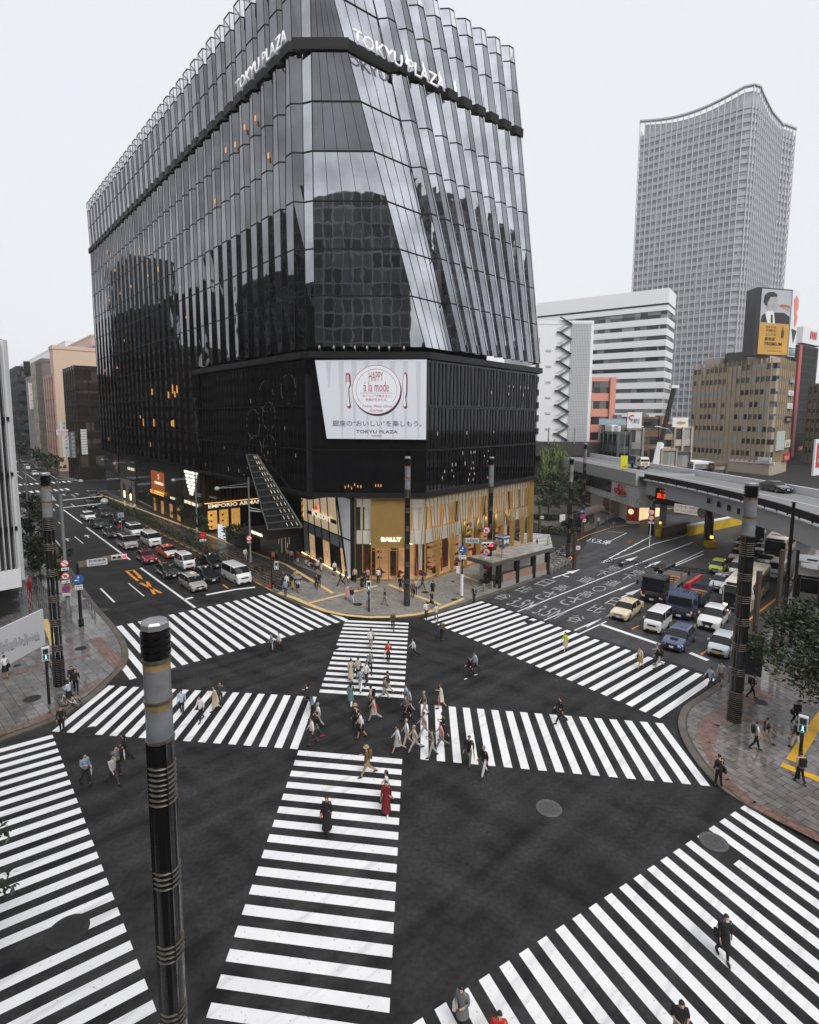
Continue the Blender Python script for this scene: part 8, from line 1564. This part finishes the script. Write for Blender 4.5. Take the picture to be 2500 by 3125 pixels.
    for i in range(7):
        th = pi*.5*i/6*(1.28 if len(hair) > 1 or fem else 1.12); b.v += [(c.x-.014*s+.098*s*sin(th)*cos(2*pi*k/n)*(1 if cos(2*pi*k/n) < .3 else (.92 if th < 1.25 else .35)), c.y+.087*s*sin(th)*sin(2*pi*k/n), c.z+.02*s+.105*s*cos(th)) for k in range(n)]
    b.f = [[i*n+k, (i+1)*n+k, (i+1)*n+(k+1) % n, i*n+(k+1) % n] for i in range(6) for k in range(n)]; b.m = [0]*len(b.f); b.build('hair', hh, t, smooth=80)
    if 'L' in hair: MB().tube([(c.x-.05*s, c.y, c.z+.03*s), (c.x-.075*s, c.y, c.z-.10*s), (c.x-.085*s, c.y, c.z-.26*s)], [.075*s, .07*s, .035*s], 10).build('long_hair', hh, t, smooth=60)
    for q in (.034, -.034): MB().lathe([(.001, c.z-.012*s), (.009*s, c.z), (.001, c.z+.008*s)], 6, (c.x+.079*s, q*s)).build('eye', M_ink, t)
    if 'hat' in ex: MB().lathe([(.16*s, c.z+.055*s), (.10*s, c.z+.07*s), (.095*s, c.z+.14*s), (.05*s, c.z+.155*s), (.001, c.z+.155*s)], 16, (c.x-.01, c.y)).build('hat', cloth('kh' if 'cap' not in ex else 'g'), t, smooth=40)
    if 'mask' in ex: MB().box((c.x+.085*s, 0, c.z-.045*s), (.03, .09, .07)).build('face_mask', M_w, t)
    def hold(nm_, lb, cat, mk):                                # things carried: their own top-level objects
        o = thing(nm_, lb, cat, (*p, z), R(hd)); mk(o); return o
    wr0, wr1 = [a_[1]*s for a_ in ar_]
    d0 = label.split(' ', 0)[0]
    if 'back' in ex: c_ = ch*s; hold('backpack', 'backpack worn by the %s' % SH(label), 'backpack', lambda o: (MB().box((c_.x-.20*s, 0, c_.z-.05*s), (.16, .28, .40)).build('bag_body', cloth('br' if 'backb' in ex else 'k'), o), MB().beam((c_.x-.10, .10, c_.z+.15), (c_.x+.125, .10, c_.z-.02), .03).beam((c_.x-.10, -.10, c_.z+.15), (c_.x+.125, -.10, c_.z-.02), .03).build('strap', cloth('k'), o)))
    if 'bag' in ex:
        m_ = cloth('r' if 'bagr' in ex else 'or_' if 'bago' in ex else 'be' if 'bagb' in ex else 'w' if 'bagw' in ex else 'k'); hand = 'bagh' in ex; cc = Vector((wr1.x+.02, wr1.y-.02, wr1.z-.30)) if hand else Vector((-.03, -.24*s, pz*s-.02))
        hold('handbag' if not hand else 'briefcase', ('briefcase' if hand else 'shoulder bag')+' carried by the %s' % SH(label), 'bag', lambda o: (MB().add([(cc.x+a_*k_, cc.y+q_, cc.z+v_) for v_, k_ in ((-.13, 1), (.13, .8)) for a_, q_ in ((-.17, -.05), (.17, -.05), (.17, .05), (-.17, .05))], [[0, 3, 2, 1], [4, 5, 6, 7], [0, 1, 5, 4], [1, 2, 6, 5], [2, 3, 7, 6], [3, 0, 4, 7]]).build('bag_body', m_, o), MB().tube([cc+Vector((-.1, 0, .12)), (sh[1]*s+Vector((0, -.02, .05))) if not hand else cc+Vector((0, 0, .26)), cc+Vector((.1, 0, .12))], .012, 5).build('strap', m_, o)))
    if 'umb' in ex:
        m_ = cloth('r' if 'umbr' in ex else 'ye' if 'umby' in ex else 'w' if 'umbw' in ex else 'k'); op = 'umbo' in ex
        if not op: hold('umbrella', 'closed umbrella carried by the %s' % SH(label), 'umbrella', lambda o: (MB().tube([wr0+Vector((.03, .03, .1)), wr0+Vector((-.02, .05, -.62))], [.014, .01], 6).build('shaft', M_steel, o), MB().tube([wr0+Vector((.02, .03, .02)), wr0+Vector((0, .04, -.25)), wr0+Vector((-.02, .05, -.55))], [.02, .042, .012], 8).build('folded_canopy', m_, o)))
        else: tp = Vector((.1, 0, (pz+1.02)*s)); hold('umbrella', 'open umbrella held over the %s' % SH(label), 'umbrella', lambda o: (MB().tube([wr1, tp], .012, 6).build('shaft', M_steel, o), MB().lathe([(.52, tp.z-.22), (.42, tp.z-.10), (.22, tp.z-.02), (.001, tp.z+.02)], 8, (tp.x, 0)).build('canopy', cloth('g') if 'umbos' in ex else m_, o)))
    if 'ph' in ex.split(): hold('phone', 'phone held by the %s' % SH(label), 'phone', lambda o: MB().box(((wr0+wr1)/2+Vector((.08, 0, .03))), (.015, .07, .14)).build('phone_body', M_black, o))
    return t
def SH(l): return ' '.join(l.split()[:11])
PE = [
 # crossing, left arm
 ('man in pale blue shirt striding over the left crosswalk', 389, 1510, -75, 'lb', 'k', {}), ('woman in white shirt and black trousers on the left crosswalk', 429, 1524, -110, 'w', 'k', dict(fem=1, ex='bag')), ('woman in beige dress with orange bag on the left crosswalk', 459, 1501, -150, 'be', 'be', dict(kind='dress', fem=1, ex='bag bago', hair='kL')), ('man in dark suit beside the beige-dressed woman', 470, 1491, -80, 'dg', 'dg', {}),
 ('person in black hoodie walking left behind the foreground column', 270, 1612, 190, 'k', 'k', dict(ex='umb umbw', st=.7, hair='kL')), ('man in denim jacket with white umbrella in the grey trio', 188, 1659, -25, 'b', 'k', dict(ex='umb umbw', arms='hold')), ('man in light grey cardigan leading the grey trio', 246, 1660, -20, 'lg', 'dg', dict(st=.7)), ('man in blue-grey jacket behind the grey trio', 252, 1640, -20, 'g', 'k', {}),
 ('man in black suit stepping off the left corner kerb', 137, 1551, -60, 'k', 'k', {}),
 ('man in black suit walking on the left corner by the bicycle', 158, 1459, -60, 'k', 'k', dict(z=.15)), ('woman in black suit beside the man on the left corner', 166, 1466, -60, 'k', 'k', dict(fem=1, z=.15, hair='kL')), ('man in grey suit standing behind the left lamp column', 110, 1425, 60, 'dg', 'g', dict(z=.15)), ('woman in white blouse photographing the white hoarding', 17, 1438, 140, 'w', 'k', dict(kind='skirt', fem=1, arms='phone', z=.15, st=.1, ex='bag')),
 ('man in blue-grey shirt with umbrella walking with a woman in mid road', 577, 1378, 200, 'b', 'k', dict(ex='umb umbw')), ('woman in white top beside the man in mid road', 593, 1375, 200, 'w', 'k', dict(fem=1, ex='bag bagb')),
 # central crossing, upper part
 ('man in olive jacket and hat just off the plaza kerb', 831, 1327, -90, 'ol', 'k', dict(ex='hat', arms='up')), ('man in white shirt and khaki trousers walking up the crossing', 785, 1367, 88, 'w', 'kh', dict(ex='bag')), ('person in red checked shirt walking up the crossing', 822, 1396, 85, 'r', 'k', dict(ex='umb umbw')), ('man in grey shirt and black trousers with shoulder bag', 784, 1419, -80, 'g', 'k', dict(ex='bag')),
 ('woman in long pale coat seen from behind', 744, 1436, 95, 'be', 'be', dict(fem=1, long=.55, ex='bag')), ('person in grey shirt beside the pale coat', 759, 1434, 95, 'lg', 'k', {}), ('woman in white top with black trousers behind the denim jacket', 776, 1443, -120, 'w', 'k', dict(fem=1)), ('person in denim jacket and white trousers', 764, 1458, 80, 'b', 'w', {}), ('woman in long teal tunic and white trousers', 744, 1489, 85, 'te', 'w', dict(fem=1, long=.4, hair='bL', sleeve=1)),
 ('man in dark grey jacket striding right with pink parcel', 815, 1475, 0, 'g', 'lg', dict(st=.8)), ('person in grey coat behind the striding man', 822, 1463, 170, 'dg', 'be', dict(st=.6)), ('man in grey polo shirt with black backpack', 787, 1497, 170, 'lg', 'k', dict(ex='back', sleeve=0)), ('woman in long beige cardigan with red bag', 793, 1520, 175, 'be', 'lg', dict(fem=1, long=.3, ex='bag bagr', st=.8)),
 ('person in straw hat and black clothes', 754, 1540, 100, 'k', 'k', dict(ex='hat')), ('woman in white blouse, black skirt and mask', 766, 1556, 185, 'w', 'k', dict(kind='skirt', fem=1, ex='mask bag bagw')), ('woman in cream jacket reaching forward above the black umbrella', 654, 1493, 175, 'cr', 'k', dict(fem=1, hair='kL', ex='bag bagb', arms='hold')), ('person in denim shirt holding the open black umbrella', 663, 1515, 190, 'b', 'k', dict(ex='umb umbo', arms='hold', st=.2)),
 ('grey-haired man in white tee shirt', 677, 1537, -160, 'w', 'lg', dict(hair='g', sleeve=0)), ('man in long white shirt stepping left', 664, 1570, -165, 'w', 'dg', {}), ('woman in black waistcoat and red shoes', 675, 1558, -165, 'k', 'dg', dict(fem=1, ex='bag rs')),
 # central cluster right
 ('man in patterned blue shirt at the head of the central cluster', 861, 1492, 190, 'lb', 'k', dict(sleeve=0)), ('person in striped top behind the patterned shirt', 868, 1502, 190, 'lg', 'lg', {}), ('man in grey-blue shirt in the central cluster', 860, 1515, 185, 'g', 'k', {}), ('woman in black blouse in the central cluster', 869, 1530, 185, 'k', 'k', dict(fem=1, ex='bag')), ('bald man in grey shirt walking right with bag', 899, 1508, -165, 'g', 'lg', dict(hair='g', sleeve=0, ex='bag')),
 ('woman in cream blouse and striped skirt with red umbrella', 934, 1491, 175, 'cr', 'cr', dict(kind='skirt', fem=1, ex='umb umbr', arms='hold', hair='bL')), ('woman in long black dress looking at her phone', 940, 1556, 180, 'k', 'k', dict(kind='dress', long=.7, fem=1, arms='phone', hair='kL', ex='ph')), ('woman in grey tee shirt with pink bag and wide trousers', 899, 1554, 185, 'lg', 'lg', dict(fem=1, st=.9, sleeve=0, ex='bag bagb')), ('person in white cap and white clothes', 863, 1572, 185, 'w', 'cr', dict(hair='g')), ('grey-haired woman in white sweater and tan waistcoat', 879, 1584, 190, 'be', 'lg', dict(hair='g', fem=1, st=.9, ex='bag')),
 ('woman in white blouse and patterned skirt leading the cluster', 844, 1586, 185, 'w', 'lg', dict(kind='skirt', fem=1, st=.8, ex='bag')), ('person in grey print top holding a phone', 916, 1594, 190, 'g', 'lg', dict(arms='phone', ex='ph')), ('woman in pink lace top', 935, 1577, 185, 'pk', 'g', dict(fem=1, st=.8)),
 # right half of the road
 ('woman in white top and black trousers right of the upper crossing', 875, 1386, 185, 'w', 'k', dict(fem=1, st=.9, hair='kL', ex='bag')), ('man in black with backpack and cane walking toward the plaza', 934.5, 1346, 85, 'k', 'k', dict(ex='back backb umb', sleeve=0)), ('man in white shirt at the kerb of the right crosswalk', 901, 1303, 80, 'w', 'k', {}), ('woman in pale pink top at the kerb of the right crosswalk', 922, 1308, 100, 'cr', 'g', dict(fem=1)), ('man in black suit hurrying at the plaza kerb', 912, 1278, -50, 'k', 'k', dict(st=.9, z=.15, ex='bag bagh')),
 ('man in pale blue shirt crossing the open asphalt', 1005, 1416, -170, 'lb', 'k', dict(st=.7)), ('person in black jacket and white shoes crossing the open asphalt', 995, 1427, 190, 'k', 'k', dict(st=.8, ex='bag ws')), ('woman in bright yellow top and beige skirt on the upper right crosswalk', 1194, 1369, -150, 'y', 'be', dict(kind='skirt', fem=1, hair='kL', long=0)), ('woman in cream top and mustard skirt on the right crosswalk', 1352, 1402, 190, 'cr', 'mu', dict(kind='skirt', fem=1, ex='bag')),
 ('man in black jacket before the blue estate car', 1391, 1401, 185, 'k', 'lg', dict(st=.8, ex='back')), ('man in blue shirt pointing before the blue estate car', 1387, 1393, 190, 'b', 'k', dict(arms='point')), ('man in black suit with briefcase alone on the right crosswalk', 1185, 1520, 180, 'k', 'k', dict(ex='bag bagh', st=.7, h=1.75)), ('man in black with yellow umbrella on the right crosswalk edge', 994, 1611, -110, 'k', 'g', dict(ex='umb umby', h=1.75)), ('grey-haired man in black coat and white trousers with umbrella', 1026, 1634, -150, 'k', 'w', dict(hair='g', ex='umb', h=1.75)),
 # lower crossing
 ('man in brown jacket with backpack and cap on the lower crossing', 780, 1636, -170, 'br', 'kh', dict(ex='back backb hat', arms='hold', h=1.74, st=.8)), ('woman in white top and red skirt behind the dark red dress', 822, 1690, 175, 'w', 'r', dict(kind='skirt', fem=1, long=0, hair='bL')), ('woman in long dark red dress and white shoes', 821, 1714, -95, 'dr', 'dr', dict(kind='dress', fem=1, long=.7, ex='ws', h=1.7)), ('woman in long black coat with red bag on the lower crossing', 697, 1752, -95, 'k', 'k', dict(fem=1, long=.72, hair='bL', ex='bag bagr', h=1.72, st=.35)),
 ('woman in grey tunic reading her phone at the bottom edge', 986, 2172, -115, 'g', 'k', dict(fem=1, arms='phone', hair='kL', ex='ph bag bagw', h=1.66, long=.25)), ('man in red patterned shirt at the bottom edge', 1063, 2235, -100, 'r', 'k', dict(sleeve=0, h=1.72)), ('person in long black coat and mask on the lower right crosswalk', 1533, 2012, -95, 'k', 'k', dict(long=.35, ex='mask bag', h=1.74, st=.4)), ('person in black tee shirt and jeans with phone at the bottom edge', 1440, 2205, -100, 'k', 'b', dict(sleeve=0, arms='phone', ex='ph', h=1.76)),
 # right corner
 ('man in pale blue shirt striding at the right corner kerb', 1500, 1444, -165, 'lb', 'dg', dict(st=1, ex='bag', h=1.72)), ('man in plaid shirt and brown shorts at the right corner kerb', 1522, 1434, -130, 'lg', 'br', dict(kind='shorts', sleeve=0, z=.15)), ('person in black with phone behind the right lamp column', 1588, 1462, -20, 'k', 'k', dict(arms='phone', ex='back ph', z=.15)), ('person in white tee shirt with black backpack on the right corner', 1597, 1571, -20, 'w', 'k', dict(ex='back', z=.15, sleeve=0)), ('man in navy tee shirt and khaki trousers on the right corner', 1618, 1559, -20, 'n', 'kh', dict(st=.9, z=.15, sleeve=0)),
 ('man in black suit carrying a jacket at the right kerb', 1519, 1650, 100, 'k', 'k', dict(arms='hold', h=1.76, ex='bag', st=.2)), ('person in black under the tree with bag', 1682, 1521, -95, 'k', 'k', dict(z=.15, ex='bag')), ('person in dark jacket and white trousers beside the tree', 1681, 1568, 100, 'dg', 'w', dict(z=.15, ex='back')), ('person in beige sleeves with black backpack behind the right signal', 1690, 1640, 85, 'be', 'k', dict(z=.15, ex='back')),
 # plaza
 ('person in blue striped shirt waiting at the plaza corner', 604, 1257, -100, 'b', 'dg', dict(st=.1)), ('man in white shirt in the waiting plaza group', 607, 1244, -110, 'w', 'dg', dict(st=.1)), ('person in black top and yellow trousers in the waiting group', 619, 1243, -110, 'k', 'ye', dict(st=.1)), ('person in dark clothes at the left of the waiting group', 599, 1236, -100, 'dg', 'dg', dict(st=.1)), ('woman in white top under the striped open umbrella', 630, 1251, -80, 'w', 'k', dict(kind='skirt', fem=1, ex='umb umbos', arms='hold', st=.2)), ('person in tan print top behind the striped umbrella', 625, 1234, -100, 'kh', 'k', dict(st=.1)),
 ('man in black suit walking with bag across the plaza', 669, 1243, -80, 'k', 'k', dict(ex='bag bagh')), ('woman in black suit beside the suited man', 675, 1238, -80, 'k', 'k', dict(fem=1)), ('man in open black jacket and white shirt by the menswear shop', 720, 1235, 160, 'k', 'k', dict(st=.9)), ('man in navy clothes passing the menswear shop', 731, 1229, -30, 'n', 'n', dict(st=.7)), ('woman in black skirt with white umbrella by the menswear shop', 707, 1213, -90, 'w', 'k', dict(kind='skirt', fem=1, ex='umb umbw', st=.1)), ('person leaning on the dark wall between the two shops', 750, 1227, -90, 'be', 'k', dict(st=0)),
 ('woman in patterned dress walking on the plaza', 735, 1265, -60, 'pk', 'be', dict(kind='dress', fem=1)), ('woman in black jacket and pale jeans on the plaza', 744, 1272, -60, 'k', 'lb', dict(fem=1)), ('woman in black dress hurrying before the gold doors', 765, 1243, 190, 'k', 'k', dict(kind='dress', fem=1, st=.8)), ('woman in pink top by the gold doors', 777, 1228, -90, 'pk', 'k', dict(fem=1, st=0)), ('person in black by the gold doors', 770, 1233, -80, 'k', 'k', {}), ('man in white shirt standing at the gold doors', 799, 1228, -90, 'w', 'k', dict(ex='bag', st=0)),
 ('man in pale blue shirt on the phone behind the plaza signal', 778, 1284, 100, 'lb', 'kh', dict(arms='up', st=.2)), ('man in black shirt with cane crossing the plaza', 813, 1275, -20, 'k', 'g', dict(ex='umb', sleeve=0)), ('man in black shorts beside the plaza lamp column', 846, 1246, -90, 'k', 'k', dict(kind='shorts', st=.1)), ('person in dark red top behind the plaza lamp column', 855, 1238, -90, 'dr', 'dg', dict(st=.1)), ('woman in brown with bag right of the plaza lamp column', 872, 1257, -90, 'br', 'k', dict(fem=1, ex='bag', st=.1)), ('person in striped shirt right of the plaza lamp column', 878, 1252, -90, 'lg', 'n', dict(st=.1)), ('man in black under the open black umbrella', 892, 1241, -10, 'k', 'k', dict(ex='umb umbo', arms='hold', st=.7)), ('woman in black skirt with backpack facing the gold shop', 914, 1255, 80, 'k', 'k', dict(kind='skirt', fem=1, ex='back', st=.2)),
 ('guard in black uniform standing at the kerb by the railing', 1001, 1267, 60, 'k', 'k', dict(ex='hat cap', st=.2)), ('man in black suit standing behind the subway lamp column', 1024, 1232, -90, 'k', 'k', dict(st=0, z=.15)), ('person in beige coat on the far small crosswalk', 1156, 1150, -60, 'be', 'be', dict(long=.4, fem=1)), ('child in dark clothes near the subway roof', 1132, 1150, -60, 'dr', 'k', dict(h=1.3)), ('person waiting in the bus shelter', 1261, 1104, -60, 'lg', 'n', dict(z=.15, st=0)),
 # entrance group and bench row
 ('woman in pink top queuing at the store entrance', 608, 1184, 90, 'pk', 'k', dict(fem=1, st=0)), ('person in pale top queuing at the store entrance', 616, 1187, 90, 'be', 'k', dict(st=0)), ('person in black queuing at the store entrance', 623, 1180, 90, 'k', 'k', dict(st=0)), ('person in dark checked coat and white trousers by the entrance', 629, 1188, 90, 'dr', 'w', dict(st=.1, long=.2)), ('person in green shirt under the entrance canopy', 585, 1184, -90, 'te', 'k', dict(st=0)), ('person in orange top under the entrance canopy', 577, 1190, -90, 'or_', 'k', dict(st=0)),
 ('woman in red top sitting on the lit shop ledge', 651, 1190, -120, 'r', 'w', dict(seat=1)), ('person in pale jeans sitting on the lit shop ledge', 657, 1195, -120, 'dg', 'lb', dict(seat=1)), ('person in dark top sitting on the lit shop ledge', 664, 1198, -120, 'dr', 'k', dict(seat=1)), ('person in white top sitting on the lit shop ledge', 671, 1201, -120, 'w', 'k', dict(seat=1)), ('man standing in black vest at the ledge end', 679, 1204, -120, 'k', 'w', dict(st=.1)),
 ('woman in white coat walking on the boutique pavement', 417, 1130, 130, 'cr', 'cr', dict(fem=1, long=.5)), ('man in dark clothes at the boutique window', 435, 1126, -90, 'n', 'k', dict(st=.1)), ('person in white shirt far along the boutique pavement', 285, 1084, -60, 'w', 'k', {}), ('person in grey coat by the light posters', 486, 1142, 110, 'lg', 'k', dict(long=.3, st=.1)), ('person in cream top by the light posters', 499, 1141, 110, 'cr', 'k', dict(st=.1)), ('person in white with bag on the studded pavement', 519, 1184, -60, 'w', 'lg', dict(ex='bag')), ('couple member in black on the far street corner', 165, 1012, -90, 'k', 'k', {}), ('person with white umbrella on the far street corner', 187, 1012, -90, 'r', 'k', dict(ex='umb umbo umbw', arms='hold'))]
for lb, x, y, hd, tp_, bt_, k in PE:
    if k.get('seat'):
        k = dict(k); q = g(x, y, .15); k['at'] = (q[0], q[1])
    if 1100 < y < 1290 and 560 < x < 1040 and 'z' not in k: k = dict(k, z=.155)
    if x in (417, 435, 285, 486, 499): k = dict(k, z=.155)
    person(lb, x, y, hd, tp_, bt_, **k)
MB().beam((*g(648, 1186, .15), .48), (*g(676, 1201, .15), .48), .35, .12).build('stone_ledge', mat('ledge_stone', (.12, .11, .10), .5), label='low stone ledge under the seated row by the menswear shop', category='bench')
# cyclist
cp_ = g(152, 1497, .15); bicycle('white city bicycle ridden by the woman at the left corner', cp_, R(172), M_w, .15, basket=True)
t = person('woman in pale blue shirt and black skirt riding the white bicycle', 0, 0, 172, 'lb', 'k', kind='skirt', fem=True, arms='phone', st=.35, at=cp_, z=.15+.12, hair='kL')

bpy.data.scenes.remove(WS)
# ================================================================ damp air
hz = bpy.data.materials.new('damp_air'); hz.use_nodes = True; N = hz.node_tree; N.nodes.clear(); ou = N.nodes.new('ShaderNodeOutputMaterial'); pv = N.nodes.new('ShaderNodeVolumePrincipled')
pv.inputs['Color'].default_value = (1, 1, 1, 1); pv.inputs['Density'].default_value = .00016; pv.inputs['Anisotropy'].default_value = .2; N.links.new(pv.outputs[0], ou.inputs['Volume'])
MB().box((0, 400, 108), (1404, 1204, 222)).build('haze', hz, kind='stuff', label='thin pale damp air thickening over the far buildings')
